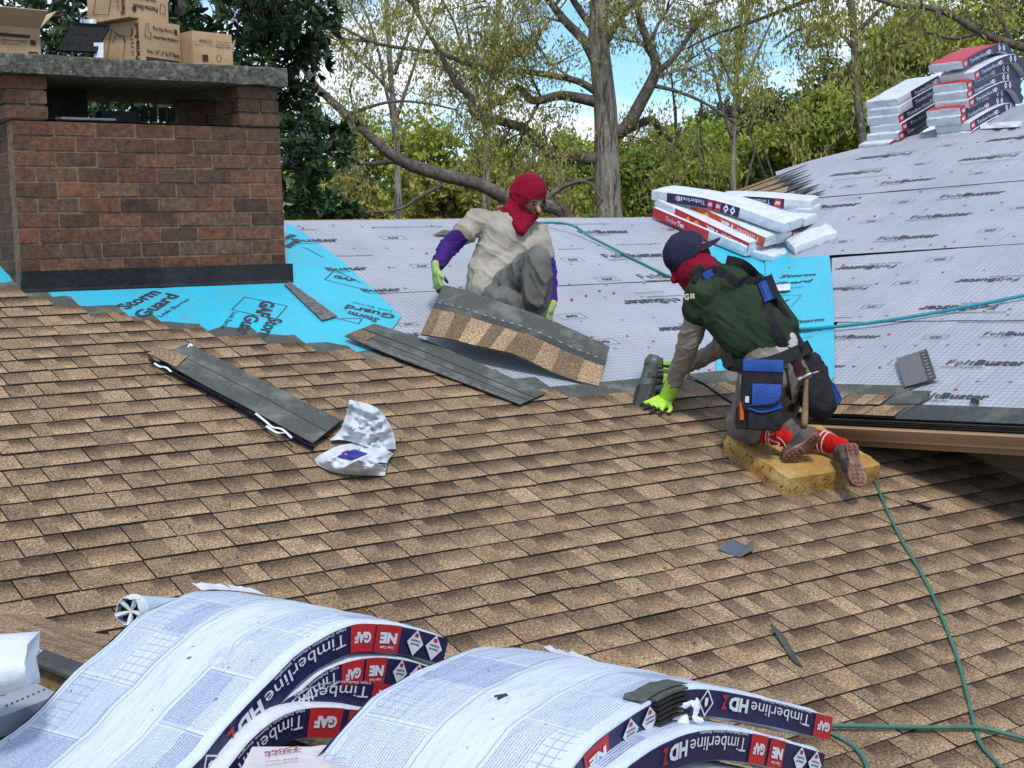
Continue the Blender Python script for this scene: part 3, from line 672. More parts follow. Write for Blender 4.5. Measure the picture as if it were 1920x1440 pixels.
def brick(x0, x1, y0, y1, z0, z1, par=None):
    m_ = MB(); q = lambda: rnd.uniform(-.0022, .0022)
    p = [(x0 + q(), y0 + q(), z0 + q()), (x1 + q(), y0 + q(), z0 + q()), (x1 + q(), y1, z0), (x0 + q(), y1, z0), (x0 + q(), y0 + q(), z1 + q()), (x1 + q(), y0 + q(), z1 + q()), (x1 + q(), y1, z1), (x0 + q(), y1, z1)]
    k = rnd.uniform(.8, 1.2); t = rnd.choice(bt); m_.hexa(p, 0, tuple(v * k for v in t)); return m_.build('brick', m_brick, chimney)
for r in range(NC + 3):
    z1 = zT - (r) * ch; z0 = z1 - ch
    x = cL - (.11 if r % 2 else 0); 
    # corbelled first courses at the left corner
    cor = -.0
    while x < cR - .02:
        a = max(x, cL - cor); b = min(x + BL, cR)
        if b - a > .03: brick(a + jt / 2, b - jt / 2, YF + .006 + rnd.uniform(-.003, .003), YF + .09, z0 + jt / 2, z1 - jt / 2)
        x += BL
    y = YF + (.0 if r % 2 else .11)                                # left side face
    while y < YF + CD - .03:
        a = max(y, YF + .095); b = min(y + BL, YF + CD)
        if b - a > .04:
            brick(cL + .0 + rnd.uniform(-.003, .003), cL + .06, a + jt / 2, b - jt / 2, z0 + jt / 2, z1 - jt / 2)
            brick(cR - .06, cR + rnd.uniform(-.003, .003), a + jt / 2, b - jt / 2, z0 + jt / 2, z1 - jt / 2)
        y += BL
# the four corner pillars carrying the slab
pw = .22; pr = (zC0 - zT); npc = 4 if pr / 3 > .1 else 3; npc = max(3, round(pr / ch)); hc = pr / npc
xl0 = onY(9, 190).x; xl1 = onY(88, 190).x; xr0 = onY(446, 190).x; xr1 = onY(521, 190).x
for (a, b) in ((xl0, xl1), (xr0, xr1)):
    for (y0, y1) in ((YF - .005, YF + .2), (YF + CD - .2, YF + CD)):
        m_ = MB(); m_.box(((a + b) / 2, (y0 + y1) / 2, (zT + zC0) / 2), ((b - a) / 2 - .012, 0, 0), (0, (y1 - y0) / 2 - .012, 0), (0, 0, (zC0 - zT) / 2)); m_.build('pillar_core', m_mortar, chimney)
        for r in range(npc):
            z0 = zT + r * hc; s_ = (b - a) * (.55 if r % 2 else 1.0)
            if r % 2: brick(a, a + s_ - jt, y0, y0 + .1, z0 + jt / 2, z0 + hc - jt / 2); brick(a + s_, b, y0, y0 + .1, z0 + jt / 2, z0 + hc - jt / 2)
            else: brick(a, b, y0, y0 + .1, z0 + jt / 2, z0 + hc - jt / 2)
            brick(a, b, y0 + .105, y1, z0 + jt / 2, z0 + hc - jt / 2)
# mortar wash on the rim, soot and flue inside
m_ = MB(); m_.grid([[Vector((cL + .02 + (cR - cL - .04) * i / 30, YF + .02 + j * .13, zT + .004 + .02 * abs(noise.noise(Vector((i * .4, j, 0)))))) for j in range(3)] for i in range(31)]); m_.build('mortar_wash', mk('sandy_mortar', (.42, .28, .16), (.25, .17, .1), .95, 20), chimney)
m_ = MB(); m_.box((cL + .42, YF + .62, zT + .12), (.17, 0, 0), (0, .12, 0), (0, 0, .16)); m_.build('flue_block', m_soot, chimney)
def flue(cx, cy, wx, wy, hh, mat):
    m_ = MB(); 
    for (ax, ay, sx, sy) in ((cx, cy - wy, wx, .012), (cx, cy + wy, wx, .012), (cx - wx, cy, .012, wy), (cx + wx, cy, .012, wy)):
        m_.box((ax, ay, zT + hh / 2 - .05), (sx, 0, 0), (0, sy, 0), (0, 0, hh / 2 + .05))
    return m_.build('flue_liner', mat, chimney)
flue(cL + .62, YF + .5, .16, .14, .05, m_clay); flue(cR - .50, YF + .5, .19, .15, .04, m_clay)
for i in range(5):
    m_ = MB(); m_.box((cR - .72 + i * .055, YF + .42, zT + .10), (.02, 0, 0), (0, .01, 0), (0, 0, .04)); m_.build('grate_bar', m_soot, chimney)
m_ = MB(); m_.box((cR - .85, YF + .36, zT + .045), (.11, 0, 0), (0, .05, 0), (0, 0, .055)); m_.build('damper_box', mk('blackened_metal', (.015, .015, .018), None, .6), chimney)
m_ = MB(); m_.slab([(cL + .30, YF + .1, zT + .02), (cL + .62, YF + .14, zT + .025), (cL + .56, YF + .22, zT + .03), (cL + .30, YF + .2, zT + .03)], (0, 0, 1), .012); m_.build('flashing_scrap', mk('galvanised_scrap', (.3, .32, .34), None, .4, metal=.6), chimney)
# cap slab, a little rough
sl0, sl1 = onY(-30, 150, YF - .05).x, onY(537, 150, YF - .05).x
P = []
nx, nz_ = 60, 5
yF2 = YF - .06
def rough(p, a=.006): return Vector(p) + Vector((noise.noise(Vector(p) * 9), noise.noise(Vector(p) * 9 + Vector((5, 0, 0))), noise.noise(Vector(p) * 9 + Vector((0, 5, 0))))) * a
ring = [(yF2, zC0), (yF2 - .002, (zC0 + zC1) / 2), (yF2, zC1 - .01), (yF2 + .012, zC1), (YF + .3, zC1 + .004), (YF + .7, zC1 + .004), (YF + CD + .06, zC1), (YF + CD + .07, (zC0 + zC1) / 2), (YF + CD + .06, zC0), (YF + .5, zC0), (yF2, zC0)]
m_ = MB(); P = [[rough((sl0 + (sl1 - sl0) * i / nx, a, b)) for a, b in ring] for i in range(nx + 1)]
m_.grid([r[::-1] for r in P]); m_.add([P[0][j] for j in range(len(ring) - 1)], [tuple(range(len(ring) - 1))]); m_.add([P[-1][j] for j in range(len(ring) - 1)], [tuple(range(len(ring) - 2, -1, -1))])
m_.build('cap_slab', m_conc, chimney, autosm=40)
# black upstand flashing at the foot
m_ = MB(); zA, zF = zB + .0, MAIN.hit(300, 541).z - .01
zfl = lambda x: MAIN.O.z + (0) 
m_.sheet([[Vector((cL - .0 + (cR - cL + .012) * i / 20, YF - .016 - .035 * (j == 2) - .003 * noise.noise(Vector((i * .7, j, 2))), [zB + .005, zB - .05, MAIN.at(0, 0).z - 9][min(j, 1)] if j < 2 else 0)) for j in range(2)] for i in range(21)][::-1], .004) if False else None
zfoot = MAIN.at(0, MAIN.uv(Vector((0, YF, 0)))[1]).z
nrm = MAIN.N; vf = None
for vv in np.linspace(-3, 6, 2000):
    if MAIN.at(0, vv).y > YF: vf = vv; break
zfoot = MAIN.at(0, vf).z
m_.box(((cL + cR) / 2 + .006, YF - .022, (zB + zfoot) / 2 + .008), ((cR - cL) / 2 + .012, 0, 0), (0, .014, 0), (0, 0, (zB - zfoot) / 2 + .012))
m_.slab([(cL - .01, YF - .012, zfoot + .045), (cR + .006, YF - .012, zfoot + .045), (cR + .006, YF - .045, zfoot + .0), (cL - .01, YF - .045, zfoot + .0)], (0, 0, 1), .006)
m_.build('flashing', m_black, chimney)

# ---- cartons on the slab
m_card = mk('corrugated_cardboard', (.50, .33, .19), (.43, .28, .155), .85, 6, 4, .1, 90, c3=(.34, .22, .125), scale3=3)
m_cardin = mk('cardboard_inside', (.50, .36, .23), (.45, .32, .2), .85, 6)
m_bprint = mk('brown_carton_print', (.05, .033, .028), None, .8)
m_tape = mk('clear_tape', (.5, .36, .24), (.44, .31, .2), .3, 10, spec=.6)
def carton(x, y, z, sx, sy, sz, yaw, label, faces, openlid=False):
    t = thing('cardboard_box', label, 'box', 'cartons on the chimney slab', (x, y, z))
    cs, sn = math.cos(yaw), math.sin(yaw); ax = Vector((cs, sn, 0)); ay = Vector((-sn, cs, 0)); az = Vector((0, 0, 1)); O = Vector((x, y, z + .001))
    m_ = MB(); C8 = [O + ax * (a * sx / 2) + ay * (b * sy / 2) + az * (c * sz) + Vector((rnd.uniform(-1, 1), rnd.uniform(-1, 1), 0)) * .003 for c in (0, 1) for a, b in ((-1, -1), (1, -1), (1, 1), (-1, 1))]
    if not openlid: m_.hexa(C8); m_.build('carton_body', m_card, t)
    else:
        m_.add(C8, [(3, 2, 1, 0), (0, 1, 5, 4), (1, 2, 6, 5), (2, 3, 7, 6), (3, 0, 4, 7)]); m_.build('carton_body', m_card, t)
        for (i, j, d) in ((4, 5, -ay * .8 + az * .5), (5, 6, ax * .75 + az * .75), (6, 7, ay * .5 + az * .8)):
            m2 = MB(); d = d.normalized() * min(sy, sx) * .42; m2.slab([C8[i], C8[j], C8[j] + d, C8[i] + d], d.cross(C8[j] - C8[i]).normalized(), .004); m2.build('carton_flap', m_cardin, t)
    if not openlid:
        m2 = MB(); m2.slab([O + az * (sz + .0005) + ax * (a * sx / 2) + ay * (b * .022) for a, b in ((-1, -1), (1, -1), (1, 1), (-1, 1))], az, .001); m2.build('packing_tape', m_tape, t)
        m2 = MB(); m2.slab([O + ay * (-sy / 2 - .0035) + ax * (a * sx / 2) + az * (sz * .62 + b) for a, b in ((-1, 0), (1, 0), (1, .0015), (-1, .0015))], -ay, .0004); m2.build('flap_seam', m_bprint, t)
    fr = lambda u, v: O - ay * (sy / 2 + .0042) + ax * (u - .5) * sx + az * v * sz
    lf = lambda u, v: O - ax * (sx / 2 + .0042) + ay * (.5 - u) * sy + az * v * sz
    pr = MB()
    for (which, items) in faces.items():
        fn0 = fr if which == 'front' else lf
        for it in items:
            if it[0] == 'T':
                _, txt, u0, v0, u1, hh, bd, flip = it
                if flip == 'rot':   # reading bottom to top
                    write(pr, txt, lambda a, b: fn0(v0 - b, u0 + a), 0, u1 - u0, 0, hh, bd)
                elif flip: write(pr, txt, lambda a, b: fn0(u1 - a, v0 - b), 0, u1 - u0, 0, hh, bd)
                else: write(pr, txt, lambda a, b: fn0(u0 + a, v0 + b), 0, u1 - u0, 0, hh, bd)
            elif it[0] == 'R':
                _, u0, v0, u1, v1 = it; pr.add([fn0(u0, v0), fn0(u1, v0), fn0(u1, v1), fn0(u0, v1)], [(0, 1, 2, 3)])
            elif it[0] == 'L':      # line drawing
                pts = it[1]; wd = .012
                for k in range(len(pts) - 1):
                    a, b = Vector(pts[k]), Vector(pts[k + 1]); d = (b - a).normalized(); nr = Vector((-d.y, d.x)) * wd * .5
                    pr.add([fn0(*(a - nr)), fn0(*(b - nr)), fn0(*(b + nr)), fn0(*(a + nr))], [(0, 1, 2, 3)])
            elif it[0] == 'O':
                _, u0, v0, r_ = it; pts = [(u0 + r_ * math.cos(k * PI / 8), v0 + r_ * 1.3 * math.sin(k * PI / 8)) for k in range(17)]
                pr.add([fn0(*p) for p in pts[:-1]], [tuple(range(16))])
    if pr.v: tag(pr.build('carton_print', m_bprint, t), kind='stuff')
    return t
zS = zC1 + .006
pm = (onY(230, 60).x - onY(229, 60).x) * 1.0                     # metres per photo pixel on the chimney front
dr = lambda v: [('L', [(.30, .12), (.75, .35), (.55, .9), (.22, .55), (.30, .12)]), ('L', [(.42, .35), (.6, .45), (.55, .7), (.4, .6), (.42, .35)])]
bx = lambda x: onY(x, 100, YF + .15).x
yaw1 = math.radians(24)
diag = [('L', [(.15, .2), (.52, .12), (.62, .55), (.30, .85), (.15, .2)]), ('L', [(.30, .55), (.42, .72), (.60, .66), (.58, .5)]), ('T', 'Perma-Boot', .08, .93, .92, .10, .04, 'rot'), ('T', '1.5", 2" & 3" Pipes', .2, .80, .8, .06, .02, 'rot')]
# front carton: front face from px 268-355, its left side 195-268
carton(bx(283), YF + .30, zS, .30, .33, .245, yaw1, 'brown vent pipe flashing carton standing right of the black vent pieces, under the upside-down carton',
       {'front': [('R', .06, .045, .95, .15), ('T', 'Pro: 1.5", 2" & 3" Pipes', .10, .24, .95, .085, .03, False), ('T', 'Vent Pipe Flashing', .28, .60, .92, .06, .035, False), ('T', 'Perma-Boot', .28, .78, .80, .10, .01, False), ('L', [(.06, .6), (.2, .55), (.22, .7), (.16, .74), (.17, .9), (.1, .9), (.08, .74), (.06, .6)]), ('O', .88, .82, .05)],
        'left': diag})
carton(bx(262), YF + .29, zS + .248, .30, .33, .235, yaw1 - .05, 'topmost brown carton lying upside down on the vent pipe flashing carton',
       {'front': [('T', 'Perma-Boot', .12, .32, .72, .11, .03, True), ('T', 'Vent Pipe Flashing', .06, .50, .7, .06, .03, True), ('L', [(.78, .2), (.9, .18), (.92, .4), (.8, .42), (.78, .2)]), ('R', .05, .86, .9, .93), ('O', .14, .2, .05)], 'left': diag})
carton(bx(392), YF + .30, zS, .27, .3, .205, math.radians(10), 'small brown carton at the right end of the chimney slab',
       {'front': [('T', 'WWUUU', .15, .68, .5, .12, .0, False), ('T', 'This box contains', .58, .74, .93, .05, .0, False), ('T', 'pipe flashings', .58, .66, .93, .05, .0, False), ('T', 'made in USA', .58, .58, .93, .05, .0, False), ('R', .22, .18, .36, .36), ('L', [(.57, .3), (.60, .38), (.66, .38), (.7, .3), (.66, .2), (.6, .2), (.57, .3)])]})
carton(bx(8), YF + .30, zS, .36, .34, .16, math.radians(6), 'opened brown carton with raised flaps at the left end of the chimney slab',
       {'front': [('R', .3, .66, .84, .76), ('T', 'Vent Pipe Flashing', .4, .52, .78, .06, .0, False), ('T', '42 pieces', .4, .40, .66, .06, .0, False), ('R', .84, .44, .92, .6), ('R', .80, .1, .95, .22)]}, openlid=True)
# black ridge vent offcuts leaning in front of the cartons
t = thing('ridge_vent_piece', 'black perforated plastic ridge vent offcuts leaning on the slab beside the cartons', 'roof vent', loc=(bx(150), YF + .14, zS))
m_bp = mk('black_plastic', (.006, .006, .007), (.010, .010, .011), .6, 20, spec=.2)
A = PZ(105, 92, depth(Vector((bx(105), YF + .1, zS)))); 
dpt = depth(Vector((bx(150), YF + .12, zS + .05)))
pl = [PZ(106, 97, dpt), PZ(180, 100, dpt - .02), PZ(205, 55, dpt + .10), PZ(136, 52, dpt + .12)]
m_ = MB(); nrm = (pl[1] - pl[0]).cross(pl[3] - pl[0]).normalized(); m_.slab(pl, nrm, .012); m_.build('vent_panel', m_bp, t)
for i in range(12):
    a = pl[3].lerp(pl[2], (i + .5) / 12); m_ = MB(); m_.box(a + Vector((0, 0, .01)), Vector((.008, 0, 0)), Vector((0, .004, 0)), Vector((0, 0, .018))); m_.build('vent_tooth', m_bp, t)
for i in range(3):
    for j in range(2):
        a = pl[0].lerp(pl[1], .2 + .28 * i).lerp(pl[3].lerp(pl[2], .2 + .28 * i), .3 + .4 * j) - nrm * .001
        m_ = MB(); sg = 1 if nrm.dot(CAM - a) > 0 else -1; m_.tube([a + nrm * sg * .0, a + nrm * sg * .016], [.016, .012], 10); m_.build('vent_stud', m_bp, t)
t = thing('plastic_scrap', 'crumpled white plastic sheet standing behind the black vent pieces', 'plastic', loc=(bx(165), YF + .3, zS))
m_wh = mk('white_plastic', (.72, .75, .8), (.6, .64, .7), .35, 12, bump=.5, bscale=20, bdist=.02)
m_ = MB(); dd = dpt + .16
m_.sheet([[PZ(150 + i * 5, 100 - j * 16 - 4 * noise.noise(Vector((i, j, 0))) * j, dd + .03 * noise.noise(Vector((i * .9, j * .9, 3)))) for j in range(5)] for i in range(7)], .002); m_.build('plastic_sheet', m_wh, t)
m_ = MB(); m_.sheet([[PZ(176 + i * 3, 108 - j * 7, dpt + .02 * noise.noise(Vector((i, j, 8)))) for j in range(5)] for i in range(7)], .002); m_.build('plastic_sheet', m_wh, t)
# ================================================================ BUNDLES OF SHINGLES
def wrap_print_mat():
    m, n, b = new_mat('printed_wrapper'); lk = n.links.new
    uv = nn(n, 'ShaderNodeUVMap'); sp = nn(n, 'ShaderNodeSeparateXYZ'); lk(uv.outputs[0], sp.inputs[0]); U, V = sp.outputs['X'], sp.outputs['Y']
    def M(op, a, c=None, d=None):
        o = nn(n, 'ShaderNodeMath', operation=op)
        for i, q in enumerate((a, c, d)):
            if q is None: continue
            if isinstance(q, (int, float)): o.inputs[i].default_value = q
            else: lk(q, o.inputs[i])
        return o.outputs[0]
    inb = lambda x, lo, hi: M('MULTIPLY', M('GREATER_THAN', x, lo), M('LESS_THAN', x, hi))
    b1 = inb(V, .018, .105); b2 = inb(V, .205, .318); bands = M('MAXIMUM', b1, b2)
    cell = M('FLOOR', M('MULTIPLY', M('ADD', U, M('MULTIPLY', M('GREATER_THAN', V, .15), .057)), 7.5)); fr = M('FRACT', M('MULTIPLY', M('ADD', U, M('MULTIPLY', M('GREATER_THAN', V, .15), .057)), 7.5))
    half = M('FLOOR', M('MULTIPLY', V, 19.0))
    cb = nn(n, 'ShaderNodeCombineXYZ'); lk(cell, cb.inputs[0]); lk(half, cb.inputs[1])
    wnz = nn(n, 'ShaderNodeTexWhiteNoise'); wnz.noise_dimensions = '2D'; lk(cb.outputs[0], wnz.inputs['Vector']); R = wnz.outputs['Value']
    line = M('GREATER_THAN', M('FRACT', M('MULTIPLY', V, 230.0)), .52)
    cw = nn(n, 'ShaderNodeCombineXYZ'); lk(M('MULTIPLY', U, 330.0), cw.inputs[0]); lk(M('FLOOR', M('MULTIPLY', V, 230.0)), cw.inputs[1])
    w2 = nn(n, 'ShaderNodeTexNoise', Scale=1.0, Detail=0.0); lk(cw.outputs[0], w2.inputs['Vector'])
    words = M('GREATER_THAN', w2.outputs['Fac'], .40)
    cl = nn(n, 'ShaderNodeCombineXYZ'); lk(M('MULTIPLY', U, 14.0), cl.inputs[0]); lk(M('FLOOR', M('MULTIPLY', V, 230.0)), cl.inputs[1])
    w3 = nn(n, 'ShaderNodeTexWhiteNoise'); w3.noise_dimensions = '2D'; lk(cl.outputs[0], w3.inputs['Vector'])
    endl = M('GREATER_THAN', M('ADD', w3.outputs['Value'], .0), M('MULTIPLY', fr, .3))
    text = M('MULTIPLY', M('MULTIPLY', line, words), M('GREATER_THAN', R, .12))
    grid = M('MULTIPLY', M('LESS_THAN', R, .22), M('MAXIMUM', M('LESS_THAN', M('FRACT', M('MULTIPLY', U, 55)), .12), M('LESS_THAN', M('FRACT', M('MULTIPLY', V, 75)), .12)))
    margin = M('MULTIPLY', M('GREATER_THAN', fr, .04), M('LESS_THAN', fr, .95))
    pat = M('MULTIPLY', M('MAXIMUM', M('MULTIPLY', text, margin), grid), bands)
    bord = M('MULTIPLY', M('LESS_THAN', M('ABSOLUTE', M('SUBTRACT', fr, .0)), .016), bands)
    rule = M('MAXIMUM', M('LESS_THAN', M('ABSOLUTE', M('SUBTRACT', V, .112)), .0011), M('LESS_THAN', M('ABSOLUTE', M('SUBTRACT', V, .198)), .0011))
    rule = M('MAXIMUM', rule, M('LESS_THAN', M('ABSOLUTE', M('SUBTRACT', V, .325)), .0011))
    tint = M('MULTIPLY', M('MULTIPLY', bands, M('GREATER_THAN', R, .72)), .22)
    fac = M('MINIMUM', M('ADD', M('MULTIPLY', M('MAXIMUM', M('MAXIMUM', pat, bord), rule), .50), tint), .85)
    pos = nn(n, 'ShaderNodeNewGeometry').outputs['Position']
    nz = nn(n, 'ShaderNodeTexNoise', Scale=7.0, Detail=5.0); lk(pos, nz.inputs['Vector'])
    c0 = nn(n, 'ShaderNodeMixRGB'); c0.inputs[1].default_value = (.62, .69, .77, 1); c0.inputs[2].default_value = (.52, .59, .68, 1); lk(nz.outputs['Fac'], c0.inputs[0])
    mxx = nn(n, 'ShaderNodeMixRGB'); lk(fac, mxx.inputs[0]); lk(c0.outputs[0], mxx.inputs[1]); mxx.inputs[2].default_value = (.045, .08, .26, 1)
    nd = nn(n, 'ShaderNodeTexNoise', Scale=55.0, Detail=2.0); lk(pos, nd.inputs['Vector']); md = nn(n, 'ShaderNodeMapRange'); md.inputs[1].default_value = .73; md.inputs[2].default_value = .77; lk(nd.outputs['Fac'], md.inputs[0])
    m5 = nn(n, 'ShaderNodeMixRGB'); lk(md.outputs[0], m5.inputs[0]); lk(mxx.outputs[0], m5.inputs[1]); m5.inputs[2].default_value = (.12, .1, .09, 1)
    lk(m5.outputs[0], b.inputs['Base Color']); b.inputs['Roughness'].default_value = .38; b.inputs['Specular IOR Level'].default_value = .45
    mp = nn(n, 'ShaderNodeMapping'); mp.inputs['Scale'].default_value = (1.4, 5.0, 1); lk(uv.outputs[0], mp.inputs[0])
    n6 = nn(n, 'ShaderNodeTexNoise', Scale=6.0, Detail=5.0, Roughness=.6); lk(mp.outputs[0], n6.inputs['Vector'])
    bp = nn(n, 'ShaderNodeBump', Strength=.8, Distance=.016); lk(n6.outputs['Fac'], bp.inputs['Height']); lk(bp.outputs[0], b.inputs['Normal'])
    return m
m_wrap = wrap_print_mat()
m_plast = mk('white_wrapper', (.66, .69, .73), (.56, .595, .64), .5, 14, 5, .7, 16, spec=.25, bdist=.010, c3=(.50, .52, .56), scale3=9)
m_navy = mk('navy_print', (.014, .013, .062), (.020, .019, .085), .38, 8, 4, .5, 26, spec=.5, bdist=.006)
m_red = mk('red_print', (.52, .022, .03), (.42, .018, .025), .4, 8, 4, .4, 26, spec=.5, bdist=.006)
m_orange = mk('orange_print', (.60, .10, .03), (.5, .06, .02), .4, 8, 4, .4, 26, bdist=.006)
m_whitep = mk('white_print', (.72, .74, .80), None, .4)
m_yelp = mk('yellow_print', (.75, .42, .07), None, .4)
BUNDLES = []
class Bun:
    def __init__(s, path, Wv, wd, th):
        s.P = [Vector(p) for p in smoothpath(path, 5)] if len(path) > 2 else [Vector(path[0]).lerp(Vector(path[1]), i / 6) for i in range(7)]
        s.W = Wv.normalized(); s.wd = wd; s.th = th; n = len(s.P)
        s.T = [(s.P[min(i + 1, n - 1)] - s.P[max(i - 1, 0)]).normalized() for i in range(n)]
        s.N = []
        for t in s.T:
            q = s.W.cross(t).normalized(); s.N.append(q if q.z > 0 else -q)
        s.S = [0.0]
        for i in range(1, n): s.S.append(s.S[-1] + (s.P[i] - s.P[i - 1]).length)
        s.L = s.S[-1]
    def fr(s, x):
        x = min(max(x, -.01), s.L + .01); i = 0
        while i < len(s.S) - 2 and s.S[i + 1] < x: i += 1
        k = (x - s.S[i]) / (s.S[i + 1] - s.S[i]); return s.P[i].lerp(s.P[i + 1], k), s.N[i].lerp(s.N[i + 1], k).normalized()
    def side(s, x, t, e=.003): P, N = s.fr(x); return P - s.W * e - N * (s.th - t)          # t measured from the bottom
    def fside(s, x, t, e=.003): P, N = s.fr(x); return P + s.W * (s.wd + e) - N * (s.th - t)
    def top(s, x, a, e=.002): P, N = s.fr(x); return P + s.W * a + N * e
def bundle(label, group, path, Wv, wd=.337, th=.06, band=(0, None), style='HD', items=(), flip=False, topmat=None, seed=0, bandmat=None, wrinkle=.0022, fartext=False):
    B = Bun(path, Wv, wd, th); c, N = B.fr(B.L / 2)
    t = thing('shingle_bundle', label, 'shingle bundle', group, tuple(c + B.W * wd / 2 - N * th))
    mb = MB(); r = .009
    sec = [(0, -r), (r * .3, -r * .3), (r, 0), (.04, .001), (.08, .002)] + [(wd * k / 8, .003) for k in range(3, 6)] + [(wd - .06, .002), (wd - r, 0), (wd - r * .3, -r * .3), (wd, -r), (wd, -th / 2), (wd, -th + r), (wd - r, -th), (wd / 2, -th), (r, -th), (0, -th + r), (0, -th / 2)]
    rows = []; uvr = []; k_ = len(sec)
    xs = [B.L * i / max(8, int(B.L / .03)) for i in range(max(8, int(B.L / .03)) + 1)]
    for x in xs:
        P, N = B.fr(x); endk = min(x, B.L - x); sq = 1.0 if endk > .02 else .90 + .1 * endk / .02
        row = []
        for (a, d) in sec:
            q = P + B.W * (wd / 2 + (a - wd / 2) * (1 if endk > .01 else .985)) + N * (-th / 2 + (d + th / 2) * sq)
            nzv = noise.noise(Vector((x * 14 + seed, a * 16, d * 40 + seed))) * wrinkle * (1.8 if endk < .07 else 1)
            row.append(q + N * nzv + B.W * nzv * .4)
        rows.append(row + [row[0]]); uvr.append([(x, a * .337 / wd) for a, d in sec] + [(x, 0)])
    cut = 11
    mats = [m_plast, topmat or m_plast]
    nS = k_ + 1
    vs = [p for row in rows for p in row]; uvs = [q for row in uvr for q in row]; fs = []; mi = []
    for i in range(len(rows) - 1):
        for j in range(nS - 1):
            fs.append((i * nS + j, (i + 1) * nS + j, (i + 1) * nS + j + 1, i * nS + j + 1)); mi.append(1 if j < cut else 0)
    mb.add(vs, fs, mi, (1, 1, 1), uvs)
    for row, sgn in ((rows[0], 1), (rows[-1], -1)):           # puckered end folds
        cen = sum(row[:-1], Vector()) / k_; P, N = B.fr(0 if sgn > 0 else B.L); T = B.T[0] if sgn > 0 else -B.T[-1]
        ring = [p.lerp(cen, .35) - T * (.004 + .006 * noise.noise(p * 30)) for p in row[:-1]]; cc = cen - T * .002
        idx = list(range(k_)); vs = list(row[:-1]) + ring + [cc]
        fs = [(i, (i + 1) % k_, k_ + (i + 1) % k_, k_ + i) for i in idx] + [(k_ + i, k_ + (i + 1) % k_, 2 * k_) for i in idx]
        if sgn > 0: fs = [f[::-1] for f in fs]
        fs = [f[::-1] for f in fs]
        mb.add(vs, fs, 0)
    mb.build('wrapper', mats, t, autosm=50)
    bm_ = bandmat or {'HD': m_navy, 'TEX': m_red, 'MIX': m_orange}[style]
    s0, s1 = band[0], band[1] if band[1] is not None else B.L
    for fn_ in (B.side, B.fside):
        m2 = MB(); n_ = max(6, int((s1 - s0) / .03)); G = [[fn_(s0 + (s1 - s0) * i / n_, q, .0015 + .002 * (noise.noise(Vector((i * .5, q * 30, seed))) + .3)) for q in (.004, th * .35, th * .65, th - .005)] for i in range(n_ + 1)]
        m2.sheet([r_[::-1] for r_ in G] if fn_ == B.side else G, .0006); o = m2.build('printed_side_band', bm_, t, autosm=50)
        if fn_ == B.side: first = o
    # the side band lettering; x runs from the s=0 end; 'flip' prints it upside down
    def sfn(x0, w_, inv):
        e = .0062
        if not inv: return lambda a, b: B.side(x0 + a, b, e)
        return lambda a, b: B.side(x0 + w_ - a, th - b, e)
    pr = MB(); pm_ = [m_whitep, m_red, m_navy, m_yelp]
    def patch(x0, w_, y0, y1, mi, e):
        n_ = 4; pr.grid([[B.side(x0 + w_ * i / n_, q, e) for q in (y0, y1)] for i in range(n_ + 1)], mi)
    def s_at(px_):
        best = min((abs(proj(B.side(q_, th / 2))[0] - px_), q_) for q_ in np.linspace(0, B.L * .8, 500)); return best[1]
    for it in items:
        k, x0, w_ = it[:3]
        if x0 > 10:
            sa, sb = sorted((s_at(x0), s_at(w_))); x0, w_ = sa, sb - sa
        if x0 + w_ > s1 + .03 or x0 < s0 - .02: continue
        f = sfn(x0, w_, flip); rv = (lambda a, b, f=f: f(a, b))
        # lettering must read left to right as seen from outside: is +s to the right for the viewer?
        if RIGHT(B, x0): g = f
        else: g = (lambda a, b, f=f, w_=w_: f(w_ - a, b))
        if k == 'TL':
            write(pr, 'Timberline', g, 0, w_ * .70, th * .24, th * .40, .0, 0, 0); write(pr, 'HD', g, w_ * .73, w_ * .93, th * .24, th * .40, .05, 0, 0)
            write(pr, 'Z', g, w_ * .945, w_, th * .22, th * .42, .04, 0, 1)
            if it[3:] : write(pr, 'High Definition Lifetime Shingles', g, 0, w_ * .60, th * .08, th * .085, .01, 0, 0)
        elif k == 'TX':
            write(pr, 'Timber', g, 0, w_ * .62, th * .26, th * .42, .0, 0, 0); write(pr, 'Tex', g, w_ * .63, w_, th * .26, th * .42, .05, 0, 0)
        elif k in ('GAF', 'NE'):
            patch(x0, w_, .004, th - .004, 1, .0045); write(pr, k, g, w_ * .15, w_ * .85, th * .34, th * .30, .06, 0, 0)
            if it[3:] and k == 'NE': write(pr, 'Color Code', g, w_ * .2, w_ * .8, th * .74, th * .09, .02, 0, 0)
        elif k == 'D':
            c = [f(w_ * .5, th * .92), f(w_ * .02, th * .5), f(w_ * .5, th * .08), f(w_ * .98, th * .5)]; pr.add(c, [(0, 1, 2, 3)], 0)
            h_ = lambda a, b: g(a, b) - B.W * .0006
            if it[3:]:
                write(pr, 'Advanced', h_, w_ * .24, w_ * .76, th * .52, th * .08, .02, 0, 2); write(pr, 'Protection', h_, w_ * .24, w_ * .76, th * .40, th * .08, .02, 0, 2)
                pr.add([h_(w_ * .4, th * .2), h_(w_ * .6, th * .2), h_(w_ * .6, th * .32), h_(w_ * .4, th * .32)], [(0, 1, 2, 3)], 1)
            else: pr.add([h_(w_ * .32, th * .42), h_(w_ * .68, th * .42), h_(w_ * .68, th * .58), h_(w_ * .32, th * .58)], [(0, 1, 2, 3)], 2)
        elif k == 'd':      # outlined diamond
            q = [(w_ * .5, th * .94), (w_ * .02, th * .5), (w_ * .5, th * .06), (w_ * .98, th * .5)]; q2 = [(w_ * .5, th * .86), (w_ * .1, th * .5), (w_ * .5, th * .14), (w_ * .9, th * .5)]
